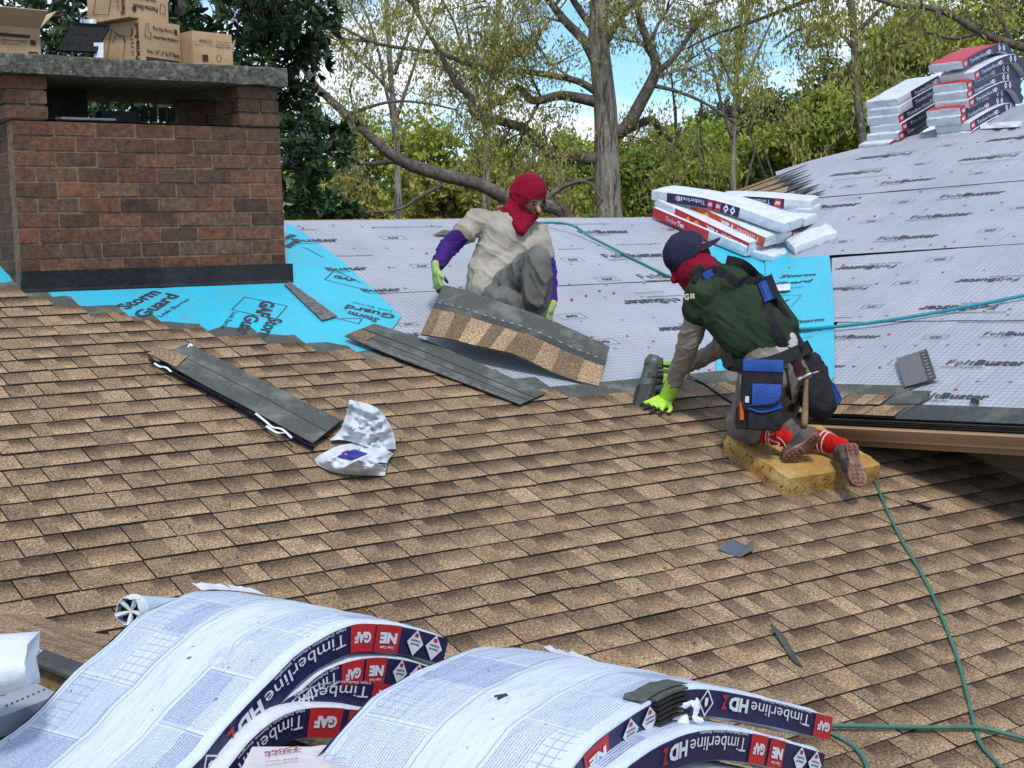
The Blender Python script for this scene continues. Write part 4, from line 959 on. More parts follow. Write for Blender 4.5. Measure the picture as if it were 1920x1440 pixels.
            for i in range(4): pr.add([f(*q[i]), f(*q[(i + 1) % 4]), f(*q2[(i + 1) % 4]), f(*q2[i])], [(0, 1, 2, 3)], 0)
            q3 = [(w_ * .4, th * .35), (w_ * .6, th * .35), (w_ * .6, th * .55), (w_ * .5, th * .65), (w_ * .4, th * .55)]; pr.add([f(*p) for p in q3], [(0, 1, 2, 3, 4)], 0)
        elif k == 'Y': c = [f(w_ * .5, th * .8), f(w_ * .05, th * .5), f(w_ * .5, th * .2), f(w_ * .95, th * .5)]; pr.add(c, [(0, 1, 2, 3)], 3)
        elif k == 'R': patch(x0, w_, .004, th - .004, 1, .0042)
        elif k == 'O': patch(x0, w_, .004, th - .004, 3, .0042)
        elif k == 'W': 
            pr.grid([[B.side(x0 + w_ * i / 4, q, .0052) for q in (.003, th - .003)] for i in range(5)], 0)
    if pr.v: tag(pr.build('printed_lettering', pm_, first), kind='stuff')
    BUNDLES.append(B); return t, B
def RIGHT(B, x):
    a = B.side(x, B.th / 2); b = B.side(x + .02, B.th / 2); return proj(b)[0] > proj(a)[0]
UPZ = Vector((0, 0, 1))
# --- foreground stack one (left), draped over the near ridge
WB = Matrix.Rotation(math.radians(12.5), 3, 'Z') @ Wn; WB.z = .05; WB.normalize(); TB = Vector((WB.y, -WB.x, 0)).normalized()
R1 = PZ(640, 1180, 2.55); V1 = Plane(R1, TB, UPZ)
def on1(pts, off=0.0):
    pl = V1 if not off else Plane(R1 - WB * off, TB, UPZ)
    return [pl.hit(x, y) for x, y in pts]
g1 = 'shingle bundles draped over the near ridge'
b1 = [(840, 1193), (765, 1172), (700, 1165), (647, 1170), (563, 1215), (516, 1260), (469, 1308), (412, 1369), (375, 1416), (310, 1478), (220, 1560), (100, 1662), (-60, 1790)]
t1, B1 = bundle('printed white wrapper bundle on top of the big left stack in the foreground', g1, on1(b1), WB, .39, .058, items=[('D', 795, 827, 1), ('D', 760, 792, 1), ('NE', 703, 748, 1), ('GAF', 656, 700, 1), ('TL', 430, 646, 1), ('d', 377, 412)], flip=True, topmat=m_wrap, seed=1, wrinkle=.0045)
b2 = [(822, 1252), (765, 1234), (705, 1228), (650, 1236), (600, 1258), (550, 1300), (500, 1352), (450, 1410), (400, 1470), (310, 1565), (200, 1680), (80, 1800)]
bundle('second bundle from the top of the left foreground stack, shaded lettering and two white diamonds', g1, on1(b2), WB, .39, .056, items=[('D', 765, 794, 1), ('D', 734, 761, 1), ('NE', 684, 722, 1), ('GAF', 640, 680, 1), ('TL', 440, 632, 1)], flip=True, seed=2)
b3 = [(741, 1281), (690, 1274), (620, 1272), (560, 1290), (500, 1335), (450, 1400), (400, 1465), (300, 1590), (200, 1710)]
bundle('third bundle down in the left foreground stack, a red square at its end', g1, on1(b3), WB, .39, .050, items=[('GAF', 696, 739, 1), ('TL', 465, 688, 1)], flip=True, seed=3)
b4 = [(778, 1346), (703, 1331), (610, 1321), (540, 1330), (480, 1370), (420, 1440), (340, 1560), (240, 1690)]
bundle('lowest bundle of the left foreground stack, its end running under the right stack', g1, on1(b4, .03), WB, .39, .058, items=[('NE', 650, 703, 1), ('GAF', 578, 638, 1), ('TL', 380, 566, 1)], flip=True, seed=4)
# --- foreground stack two (right)
R2 = R1 - Wn * .63; V2 = Plane(R2, TB, UPZ)
def on2(pts, off=0.0):
    pl = Plane(R2 - WB * off, TB, UPZ); return [pl.hit(x, y) for x, y in pts]
c1 = [(1560, 1341), (1480, 1318), (1400, 1299), (1320, 1286), (1260, 1293), (1205, 1322), (1150, 1358), (1100, 1400), (1060, 1450), (1000, 1540), (930, 1660), (850, 1790)]
t5, B5 = bundle('torn topmost bundle of the right foreground stack with green granules showing through the rip', g1, on2(c1), WB, .39, .052, items=[('GAF', 1526, 1557, 1), ('TL', 1350, 1515, 1), ('d', 1307, 1335), ('D', 1200, 1230, 1), ('D', 1164, 1195, 1), ('NE', 1096, 1140, 1)], flip=True, topmat=m_wrap, seed=5, wrinkle=.0045)
c2 = [(1545, 1408), (1480, 1388), (1410, 1370), (1340, 1362), (1280, 1372), (1220, 1400), (1160, 1445), (1100, 1510), (1040, 1600), (960, 1730)]
bundle('bundle directly below the torn one in the right foreground stack, two diamonds at its end', g1, on2(c2, .045), WB, .39, .056, items=[('D', 1512, 1538, 1), ('D', 1484, 1510, 1), ('NE', 1440, 1468, 1), ('GAF', 1405, 1435, 1), ('TL', 1240, 1395, 1)], flip=True, topmat=m_wrap, seed=6)
c3 = [(1535, 1480), (1470, 1460), (1400, 1445), (1330, 1440), (1270, 1455), (1200, 1500), (1140, 1570), (1060, 1680)]
bundle('lowest bundle of the right foreground stack, cut by the bottom edge of the photo', g1, on2(c3, .04), WB, .39, .056, items=[('TL', .2, .36, 1)], flip=True, seed=7)
# rip on the torn bundle: exposed shingle edges and white shreds
rt = t5
m_ = MB()
sA = next(s for s in np.linspace(0, B5.L, 400) if proj(B5.side(s, .05))[0] < 1290); sB = next(s for s in np.linspace(0, B5.L, 400) if proj(B5.side(s, .05))[0] < 1222)
for i in range(6):
    a = .050 - .0072 * i; wv_ = .0012 * i
    P = [[B5.side(sA + .012 + (sB - sA - .02) * k / 6, a, .010 + wv_ + .002 * noise.noise(Vector((k, i, 0)))) + B5.N[0] * 0 for k in range(7)], [B5.side(sA + .012 + (sB - sA - .02) * k / 6, a, -.02) for k in range(7)]]
    q = MB(); q.sheet(P, .0035); q.build('exposed_shingle_edge', m_edge if i else m_head, rt)
q = MB(); q.sheet([[B5.top(sA - .01 + (sB - sA + .03) * k / 8, .002 + j * .012 * (1 + .3 * noise.noise(Vector((k * .8, 3, 1)))), .0045) for j in range(4)] for k in range(9)], .001); q.build('exposed_granules', m_head, rt)
m_shred = mk('torn_plastic', (.78, .82, .88), (.68, .72, .79), .4, 20, bump=.4, bscale=30)
for (x0, w0, pts) in ((sA + .0, .03, [(1240, 1318), (1262, 1330), (1282, 1352), (1288, 1372), (1310, 1392)]), (sA, .02, [(1232, 1312), (1250, 1322), (1275, 1325), (1300, 1316)]), (sA, .016, [(1300, 1312), (1306, 1328), (1302, 1345), (1316, 1352)]), (sA, .012, [(1262, 1335), (1250, 1345), (1262, 1356)])):
    dd = depth(B5.side(sA, .03)) - .03; q = MB(); P = []
    sp_ = smoothpath([PZ(x, y, dd) for x, y in pts], 5)
    for i, p in enumerate(sp_):
        ww = w0 * .5 * (1 - .6 * i / len(sp_)) * (1 + .5 * noise.noise(Vector((i * .9, x0, 2)))); d_ = (sp_[min(i + 1, len(sp_) - 1)] - sp_[max(i - 1, 0)]).normalized(); sd_ = d_.cross(Wn).normalized()
        P.append([p - sd_ * ww, p + Wn * -.004, p + sd_ * ww])
    q.sheet(P, .0012); q.build('torn_shred', m_shred, rt, autosm=60)
# small tear on the left top bundle and on the second
for (tt, BB, px, py) in ((t1, B1, 440, 1215), (t5, B5, 955, 1305)):
    d0 = None; best = None
    for s_ in np.linspace(.1, BB.L * .8, 90):
        for a in np.linspace(.03, .3, 20):
            x, y = proj(BB.top(s_, a)); e = (x - px) ** 2 + (y - py) ** 2
            if best is None or e < best[0]: best = (e, s_, a)
    _, s_, a = best
    for k in range(5):
        q = MB(); P = [[BB.top(s_ + i * .010 - .03 + k * .006, a + k * .009 - .018 + .008 * noise.noise(Vector((i * .6, k * 2, 0))) + j * .0022, .003 + (.005 if j == 1 else -.003) * (1 - abs(i - 3) / 4)) for j in range(3)] for i in range(7)]
        q.sheet(P, .0006); q.build('wrapper_pucker', m_plast, tt, autosm=80)
    if tt is t5:
        q = MB(); q.slab([BB.top(s_ + .0, a, .0065), BB.top(s_ + .018, a + .006, .0065), BB.top(s_ + .01, a + .02, .0065), BB.top(s_ - .006, a + .008, .0065)], BB.N[0], .0006); q.build('hole_in_wrapper', m_black, tt)

# --- stack on the ridge at the head of the valley
g2 = 'shingle bundles piled at the head of the valley'
def line_b(label, p0, d0, p1, d1, Wdir=None, mid=None, **k):
    a = PZ(*p0, d0); b = PZ(*p1, d1); T = (b - a); Wd_ = Vector((T.y, -T.x, 0)).normalized()
    if (M3.transposed() @ Wd_).z > 0: Wd_ = -Wd_
    if Wdir is not None:
        NP = (MAIN.N + WING.N + UPZ * 1.1).normalized(); Wd_ = NP.cross(T).normalized()
        if (M3.transposed() @ Wd_).z > 0: Wd_ = -Wd_
    path = [a, b] if mid is None else [a, PZ(*mid, (d0 + d1) / 2), b]
    return bundle(label, k.pop('group', g2), path, Wd_, **k)
dL, dR = 11.45, 10.85
WD = ((PZ(1507, 399, 12.2) - PZ(1425, 414, 11.7))); WD.z = 0; WD.normalize()
WD = Vector((.80, .60, 0)).normalized()
kk = dict(th=.086)
line_b('lowest white bundle of the valley pile, mostly hidden, over the turquoise membrane', (1330, 448), 11.2, (1448, 480), 10.8, Wdir=WD, items=[], band=(.0, .01), bandmat=m_plast, seed=11, th=.06)
line_b('third bundle down the valley pile with a short red printed side', (1226, 388), dL, (1400, 462), dR, Wdir=WD, style='TEX', band=(.0, .58), items=[('TX', .14, .2)], flip=False, seed=12, **kk)
line_b('red sided bundle second from the bottom of the valley pile', (1229, 371), dL, (1404, 454), dR, Wdir=WD, style='TEX', band=(.22, .98), items=[('Y', .42, .07), ('Y', .34, .05), ('TX', .55, .38)], flip=True, seed=13, **kk)
line_b('orange and red sided bundle directly under the navy one in the valley pile', (1262, 363), dL, (1434, 444), dR, Wdir=WD, style='MIX', band=(.20, 1.0), items=[('Y', .34, .07), ('TX', .52, .40)], flip=True, seed=14, **kk)
line_b('navy sided bundle lying on the orange one at the left of the valley pile', (1222, 356), dL, (1472, 418), dR, Wdir=WD, band=(.14, .78), mid=(1342, 375), items=[('D', .70, .05), ('D', .64, .05), ('NE', .57, .05), ('GAF', .50, .05), ('TL', .20, .28)], flip=True, seed=15, **kk)
line_b('white ended bundle low at the back right of the valley pile', (1385, 402), 11.6, (1507, 410), 11.3, Wdir=WD, band=(0, .2), items=[], seed=16, th=.07, wd=.3)
line_b('navy bundle with two diamonds under the rearmost bundle of the valley pile', (1375, 381), 11.9, (1520, 391), 11.6, Wdir=WD, band=(0, .42), items=[('GAF', .12, .05), ('NE', .19, .05), ('D', .28, .05), ('D', .345, .05)], seed=17, th=.088, wd=.3)
line_b('rearmost topmost navy bundle of the valley pile with a white right end', (1345, 366), 11.9, (1521, 376), 11.6, Wdir=WD, mid=(1420, 368), band=(.05, .56), items=[('TL', .12, .33), ('GAF', .48, .06)], flip=True, seed=18, th=.086, wd=.3)
a = WING.hit(1488, 462, .08); b = WING.hit(1568, 432, .08)
bundle('crumpled open wrapped bundle lying alone at the right of the valley pile', g2, [a, b], (WING.hit(1462, 440, .08) - a), wd=.30, th=.07, band=(0, .01), bandmat=m_plast, items=[], seed=19, wrinkle=.008)
q = MB(); q.box(a - WING.N * .035 - WING.U * .0, (b - a).normalized() * .004, (WING.hit(1462, 440, .08) - a).normalized() * .10, WING.N * .03); 

# --- two stacks high on the wing
g3 = 'shingle bundles stacked high on the right hand wing'
Sdir = WING.V.copy(); Wup = Vector((Ww.x, Ww.y, 0)).normalized()
def stack(rows, label_of, th, lift0, Lb, base, curve=None):
    n = len(rows)
    for i, (xr, yt) in enumerate(rows):          # top row first; xr, yt: the near top corner in the photograph
        k = n - 1 - i; P0 = PZ(xr, yt, base + (-.0) * k)
        if curve is None: path = [P0, P0 + Sdir * Lb]
        else: path = [P0, P0 + Sdir * .25, P0 + Sdir * .5 + WING.N * -.01, P0 + Sdir * .62 + (Sdir * .75 + Vector((0, 0, -.25))) * .15, P0 + Sdir * .62 + Vector((Sdir.x, Sdir.y, -.02)) * .3, P0 + Sdir * .62 + Vector((Sdir.x, Sdir.y, -.25)) * .5]
        yield i, path
dA = depth(WING.hit(1660, 280)); A_rows = [(1682, 184), (1684, 200), (1684, 215), (1690, 231), (1684, 248), (1668, 266)]
nm = ['topmost bundle, big white top, of the shorter stack on the wing beside the trees', 'second bundle from the top of the shorter stack on the wing', 'third bundle from the top of the shorter stack on the wing', 'fourth bundle from the top of the shorter stack on the wing', 'fifth bundle from the top of the shorter stack on the wing', 'bottom bundle of the shorter stack on the wing, sticking out left']
for i, path in stack(A_rows, None, .085, 0, .8, dA):
    bundle(nm[i], g3, path, Wup, .337, .083, items=[('R', .0, .08), ('GAF', .0, .08), ('TL', .14, .62)] if i > 1 else [('TL', .3, .5)], band=(0 if i > 1 else .25, None), seed=30 + i, wrinkle=.004)
dB = depth(WING.hit(1800, 262)); B_rows = [(1804, 113), (1826, 134), (1812, 153), (1812, 170), (1816, 186), (1800, 201), (1800, 216), (1818, 229), (1820, 247)]
order = ['topmost bundle with a red top face', 'second', 'third', 'fourth', 'fifth', 'sixth', 'seventh', 'eighth', 'bottom']
for i, path in stack(B_rows, None, .085, 0, 1.0, dB, curve=True):
    lb = ('red topped bundle crowning the taller stack at the right edge of the photo' if i == 0 else 'bottom bundle of the taller stack at the right edge' if i == 8 else '%s bundle from the top of the taller stack at the right edge' % order[i])
    bundle(lb, g3, path, Wup, .337, .080, items=[('GAF', .0, .08), ('TL', .12, .45), ('D', .68, .06), ('D', .77, .06)], band=(0, None), seed=40 + i, wrinkle=.004, topmat=m_red if i in (0, 2, 5) else None)
# white letters on the red top
# ================================================================ other loose material in the foreground
t = thing('wrapped_roll', 'pale blue plastic wrapped roll lying behind the left foreground stack', 'roll', loc=PZ(290, 1150, 3.05))
m_roll = mk('pale_blue_film', (.50, .62, .76), (.42, .54, .68), .3, 9, bump=.2, bscale=15, spec=.5)
a = PZ(250, 1146, 2.98); d_ = (PZ(345, 1150, 3.2) - a).normalized(); ax1 = d_.orthogonal().normalized(); 
q = MB(); q.tube([a, a + d_ * .1, a + d_ * .3, a + d_ * .6], .033, 20); q.build('roll_body', m_roll, t, autosm=40)
q = MB(); rr = []
for i in range(4):
    rr.append([a - d_ * (.0 + .008 * i) + (ax1 * math.cos(j * PI / 9) + d_.cross(ax1) * math.sin(j * PI / 9)) * (.0345 - .003 * i) * (1 + .12 * i * noise.noise(Vector((math.cos(j * PI / 9) * 2, math.sin(j * PI / 9) * 2, i)))) for j in range(19)])
q.sheet(rr, .0012); q.build('film_end', m_plast, t, autosm=60)
q = MB(); q.tube([a - d_ * .004, a + d_ * .02], [.026, .020], 12); q.build('core', m_black, t)
q = MB()
for j in range(5):
    an = j * 1.3; e = a - d_ * .018 + (ax1 * math.cos(an) + d_.cross(ax1) * math.sin(an)) * .031
    q.tube([e, e.lerp(a - d_ * .006, .6), a - d_ * .01], [.007, .005, .002], 5)
q.build('film_pleat', m_plast, t, autosm=60)
# boards, box and bag at the bottom left
m_deckt = mk('old_board', (.30, .17, .09), (.14, .085, .055), .85, 5, 6, .5, 30, tint=True, c3=(.36, .27, .19), stretch=(1, 1, 1))
def nnp(x, y, lift=0): return NNEAR.hit(x, y, lift)
q = MB(); q.slab([NNEAR.at(-2, 0, -.45), NNEAR.at(3.8, 0, -.45), NNEAR.at(3.8, (1 if (NNEAR.at(0, 1) - A0).z < 0 else -1) * 1.6, -.45), NNEAR.at(-2, (1 if (NNEAR.at(0, 1) - A0).z < 0 else -1) * 1.6, -.45)], -NNEAR.N, .03); q.build('dark_gap_slab', m_edge, house)  # added dark slab closing the gaps; its black stands in for the shaded hollow
for i in range(1):
    q = MB(); w0 = -1.5; v_ = -.06 - i * .15
    sg = 1 if (NNEAR.at(0, 1) - A0).z < 0 else -1
    q.slab([NNEAR.at(-2, sg * (.0 + i * .147), -.005), NNEAR.at(3.8, sg * (.0 + i * .147), -.005), NNEAR.at(3.8, sg * (.14 + i * .147), -.005), NNEAR.at(-2, sg * (.14 + i * .147), -.005)], -NNEAR.N, .02, 0, tuple(rnd.uniform(.6, 1.3) * v for v in (1, .95, .9))); q.build('roof_board', m_deckt, house)
q = MB(); q.slab([A0 + Wn * -1.6 + UPZ * .012 + Tn * .03, A0 + Wn * 3.8 + UPZ * .012 + Tn * .03, A0 + Wn * 3.8 + UPZ * .006 - Tn * .03, A0 + Wn * -1.6 + UPZ * .006 - Tn * .03], UPZ, .008); q.build('ridge_strip', m_head2, house)
t = thing('wrapped_bundle_end', 'crumpled white wrapped bundle end poking in at the left edge above the grey box', 'shingle bundle', loc=PZ(20, 1260, 2.35))
a = PZ(62, 1238, 2.35); b = a - (Tn * .35 - Wn * .25) * 1.0
q = MB(); L_ = (b - a); T_ = L_.normalized(); S_ = T_.cross(UPZ).normalized(); rows = []
for i in range(10):
    x = i / 9; rows.append([a + L_ * x + S_ * (math.cos(j * PI / 8)) * .085 * (1 if i else .8) + UPZ * (math.sin(j * PI / 8)) * .045 * (1 if i else .8) + Vector((0, 0, -.0)) + Vector([noise.noise(Vector((x * 5, j * .45, k))) for k in range(3)]) * .016 for j in range(17)])
q.grid([r_[::-1] for r_ in rows]); q.add(rows[0][:-1], [tuple(range(16))]); q.add(rows[-1][:-1], [tuple(range(15, -1, -1))]); q.build('wrapper', m_plast, t, autosm=70)
t = thing('printed_box', 'grey printed box with an orange dot on the boards at the bottom left corner', 'box', loc=PZ(50, 1330, 2.2))
m_gbox = mk('grey_carton', (.30, .33, .37), (.26, .29, .33), .6, 10)
q = MB(); a, b, c, d0 = PZ(-60, 1290, 2.60), PZ(62, 1278, 2.66), PZ(112, 1302, 2.60), PZ(-30, 1356, 2.45)
q.slab([a, b, c, d0], UPZ, -.035); q.build('carton_body', m_gbox, t)
nv = (b - a).cross(d0 - a).normalized(); nv = nv if nv.z > 0 else -nv
q = MB(); cc = PZ(8, 1296, 2.25); e1 = (b - a).normalized(); e2_ = nv.cross(e1); pl0 = Plane(a + nv * .002, e1, e2_)
q.add([pl0.hit(2 + 11 * math.cos(k * PI / 8), 1298 + 6 * math.sin(k * PI / 8), .001) for k in range(16)], [tuple(range(16))]); q.build('orange_dot', mk('orange_ink', (.75, .2, .04), None, .5), t)
q = MB(); 
for k in range(9): x = 10 + k * 10; q.add([pl0.hit(x, 1322 - k * 4.2, .001), pl0.hit(x + 5, 1320 - k * 4.2, .001), pl0.hit(x + 5, 1323 - k * 4.2, .001), pl0.hit(x, 1325 - k * 4.2, .001)], [(0, 1, 2, 3)])
free(q, pl0, 'CE', 22, 1294, 44, 1286, .012, .001, .02); q.build('carton_print', m_print, t)
# paper nail sack between the two stacks
t = thing('nail_sack', 'white and pink printed nail sack between the two foreground stacks at the bottom edge', 'sack', loc=PZ(570, 1440, 2.2))
sg = Plane(PZ(570, 1425, 2.15), -Wn * .2 + Tn, Wn + UPZ * .05)
q = MB(); G = [[sg.hit(455 + i * 22 + (j - 3) * -6, 1400 + j * 12 - (3 if i > 5 else 0), .004 * noise.noise(Vector((i * .6, j * .6, 3)))) for j in range(9)] for i in range(12)]
q.sheet(G, .03); q.build('sack_body', mk('sack_paper', (.62, .58, .60), (.5, .46, .48), .6, 14, bump=.5, bscale=18, bdist=.01), t, autosm=50)
m_pinkp = mk('dark_red_ink', (.35, .05, .08), None, .6)
q = MB(); free(q, sg, 'ZS066', 562, 1405, 494, 1417, .014, .006, .03); free(q, sg, 'NI', 700, 1400, 680, 1402, .008, .006)
free(q, sg, 'MADE IN MT. VERNON, IN', 558, 1428, 498, 1434, .006, .006, .01); 
for k in range(6): 
    a_, b_ = (585 + k * 7, 1410 + k * 4), (650, 1412 + k * 5); A_ = sg.hit(*a_, .006); B_ = sg.hit(*b_, .006); q.add([A_, B_, B_ + (sg.V * .0012), A_ + sg.V * .0012], [(0, 1, 2, 3)])
tag(q.build('sack_print', m_pinkp, t), kind='stuff')

# loose film standing up along the far edges of the draped bundles
for (tt, BB, s0_, n_, sd_) in ((t1, B1, .12, 2, 1), (t5, B5, .28, 2, 2)):
    for k in range(n_):
        s_ = s0_ + k * .085; q = MB(); P = []
        for i in range(9):
            x = s_ + i * .012; P.append([BB.top(x, BB.wd - .02 + j * .014, .004 + j * (.003 + .006 * abs(noise.noise(Vector((i * .7, k * 3, sd_)))))) for j in range(3)])
        q.sheet(P, .0007); q.build('loose_film', m_plast, tt, autosm=80)
# ================================================================ TREES BEHIND THE HOUSE
rt_ = random.Random(11); nr_ = np.random.RandomState(5)
m_bark = mk('grey_furrowed_bark', (.34, .30, .245), (.07, .058, .048), .95, 8, 8, 1.0, 14, c3=(.40, .365, .31), scale3=4, bdist=.06, stretch=(3.4, 3.4, .35), lo=.44, hi=.56)
m_limb = mk('dark_limb_bark', (.15, .125, .10), (.06, .05, .041), .95, 14, 6, .8, 24, c3=(.18, .155, .13), scale3=5, bdist=.03)
m_twig = mk('grey_twig', (.16, .135, .105), (.075, .06, .048), .9, 10)
def leaf_mat(name, cols, rough=.55, trans=.35):
    m, n, b = new_mat(name); lk = n.links.new
    at = nn(n, 'ShaderNodeVertexColor', layer_name='tint'); r = nn(n, 'ShaderNodeValToRGB'); e = r.color_ramp.elements
    e[0].position = 0; e[0].color = (*cols[0], 1); e[1].position = 1; e[1].color = (*cols[-1], 1)
    for i, c in enumerate(cols[1:-1]): q = e.new((i + 1) / (len(cols) - 1)); q.color = (*c, 1)
    lk(at.outputs[0], r.inputs[0]); lk(r.outputs[0], b.inputs['Base Color']); b.inputs['Roughness'].default_value = rough
    b.inputs['Specular IOR Level'].default_value = .4
    tr = nn(n, 'ShaderNodeBsdfTranslucent'); lk(r.outputs[0], tr.inputs['Color']); ms = nn(n, 'ShaderNodeMixShader'); ms.inputs[0].default_value = trans
    o = [x for x in n.nodes if x.type == 'OUTPUT_MATERIAL'][0]; lk(b.outputs[0], ms.inputs[1]); lk(tr.outputs[0], ms.inputs[2]); lk(ms.outputs[0], o.inputs['Surface'])
    return m
m_mag = leaf_mat('magnolia_leaf', [(.012, .028, .010), (.022, .05, .017), (.035, .075, .025), (.055, .10, .035), (.16, .09, .03)], .28, .12)
m_new = leaf_mat('young_oak_leaf', [(.22, .21, .03), (.33, .34, .06), (.46, .46, .12), (.36, .27, .08)], .6, .4)
m_wood1 = leaf_mat('spring_leaf', [(.07, .10, .012), (.20, .25, .03), (.36, .40, .05), (.50, .50, .08)], .6, .35)
m_wood2 = leaf_mat('bright_spring_leaf', [(.10, .17, .015), (.27, .38, .04), (.45, .55, .08)], .6, .4)
m_wood3 = leaf_mat('dark_wood_leaf', [(.03, .05, .015), (.07, .11, .03), (.16, .19, .05)], .6, .25)
m_wood4 = leaf_mat('olive_bud_leaf', [(.13, .12, .03), (.26, .25, .05), (.42, .40, .08)], .6, .3)
def leaves(name, C, D, Ln, Wd, mat, parent, kind=None, fold=.25, tint=None):
    """C centres, D directions (n,3), Ln length, Wd width arrays: folded four-point leaves, two faces each side of the rib"""
    n = len(C); C = np.asarray(C, float); D = np.asarray(D, float); D /= np.linalg.norm(D, axis=1)[:, None] + 1e-9
    R = nr_.normal(size=(n, 3)); S = np.cross(D, R); S /= np.linalg.norm(S, axis=1)[:, None] + 1e-9; N = np.cross(S, D)
    Ln = np.broadcast_to(Ln, n)[:, None]; Wd = np.broadcast_to(Wd, n)[:, None]
    p0 = C - D * Ln / 2; p2 = C + D * Ln / 2; p1 = C + S * Wd / 2 + N * Wd * fold - D * Ln * .05; p3 = C - S * Wd / 2 + N * Wd * fold - D * Ln * .05
    V = np.stack([p0, p1, p2, p3], 1).reshape(-1, 3); cen = (V.min(0) + V.max(0)) / 2; V = V - cen
    me = bpy.data.meshes.new(name); me.vertices.add(4 * n); me.vertices.foreach_set('co', V.ravel().astype('f'))
    idx = (np.arange(n) * 4)[:, None] + np.array([0, 1, 2, 0, 2, 3])[None]; me.loops.add(6 * n); me.loops.foreach_set('vertex_index', idx.ravel().astype('i'))
    me.polygons.add(2 * n); me.polygons.foreach_set('loop_start', (np.arange(2 * n) * 3).astype('i')); me.polygons.foreach_set('loop_total', np.full(2 * n, 3, 'i'))
    t = tint if tint is not None else nr_.rand(n); cl = np.repeat(t, 6)
    at = me.color_attributes.new('tint', 'FLOAT_COLOR', 'CORNER'); at.data.foreach_set('color', np.stack([cl, cl, cl, np.ones_like(cl)], 1).ravel().astype('f'))
    me.materials.append(mat); me.update(calc_edges=True); me.validate()
    o = bpy.data.objects.new(name, me); COL.objects.link(o); place(o, Matrix.Translation(Vector(cen)), parent)
    if kind: o['kind'] = kind
    return o
def limb(mb, pts, r0, r1, n=8, wob=.0, mi=0):
    P = smoothpath(pts, 5); k = len(P)
    P = [p + Vector([noise.noise(p * 1.1 + Vector((7 * a, 0, 0))) for a in range(3)]) * wob for p in P]
    mb.tube(P, [r0 + (r1 - r0) * (i / (k - 1)) ** .8 for i in range(k)], n, mi, caps=True); return P
def grow(P, r, rr, tw, tips, lvl, ln, n=4, up=.2, droop=0.0):
    """side shoots from a limb's path: tw collects (points, radius) and tips leaf points"""
    k = len(P); L_ = sum((P[i + 1] - P[i]).length for i in range(k - 1)); cnt = max(2, int(L_ * n))
    for _ in range(cnt):
        i = min(k - 2, int((rr.random() ** .8) * (k - 1))); a = P[i].lerp(P[i + 1], rr.random()); d = (P[i + 1] - P[i]).normalized()
        v = Vector((rr.gauss(0, 1), rr.gauss(0, 1), rr.gauss(0, 1))); v = (v - d * v.dot(d) * .5).normalized(); v = (v + d * .55 + Vector((0, 0, up))).normalized()
        l = ln * rr.uniform(.4, 1.15); q = [a]; m = 4
        for j in range(m):
            v = (v + Vector((rr.gauss(0, .25), rr.gauss(0, .25), rr.gauss(0, .25) - droop))).normalized(); q.append(q[-1] + v * l / m)
        tw.append((q, r * rr.uniform(.6, 1.0)))
        for j in range(1, m + 1): tips.append(q[j]) if lvl <= 1 else None
        if lvl > 0: grow(q, r * .5, rr, tw, tips, lvl - 1, ln * .5, n * 1.8, up * .6, droop)
def twigs(tw, name, mat, parent, sides=3):
    m_ = MB()
    for q, r in tw: m_.tube(q, [r * (1 - .75 * i / (len(q) - 1)) for i in range(len(q))], sides, caps=False)
    return tag(m_.build(name, mat, parent), kind='stuff')
def tree_oak(label, trunk, tr, limbs, dep, seed, ntw=2.0, leafn=3, lm=m_new, lsz=(.13, .05), group=None, cat='tree', tl=1.5, lv=2, r2=.016, up=.2, dr=.05, barkm=None):
    rr = random.Random(seed); base = trunk[0]; t = thing('tree', label, cat, group, tuple(base))
    m_ = MB(); limb(m_, trunk, tr[0], tr[1], 14, .03); m_.build('trunk', barkm or m_bark, t, smooth=True)
    tw = []; tips = []
    for (pts, a, b) in limbs:
        m_ = MB(); P = limb(m_, pts, a, b, 8, .05); m_.build('limb', m_limb if barkm is None else barkm, t, smooth=True); grow(P, max(r2, b * .9), rr, tw, tips, lv, tl, ntw, up, dr)
    twigs(tw, 'twigs', m_twig, t)
    tips = [p for p in tips for _ in range(leafn)]; C = np.array([tuple(p) for p in tips]) + nr_.normal(size=(len(tips), 3)) * .09
    D = nr_.normal(size=(len(C), 3)) * .5 + np.array([0, 0, -1.0]); n = len(C)
    leaves('crown', C, D, nr_.uniform(.6, 1.3, n) * lsz[0], nr_.uniform(.6, 1.3, n) * lsz[1], lm, t, 'stuff')
    return t
def px(d, *pts): return [PZ(x, y, d + (q[0] if q else 0)) for x, y, *q in pts]
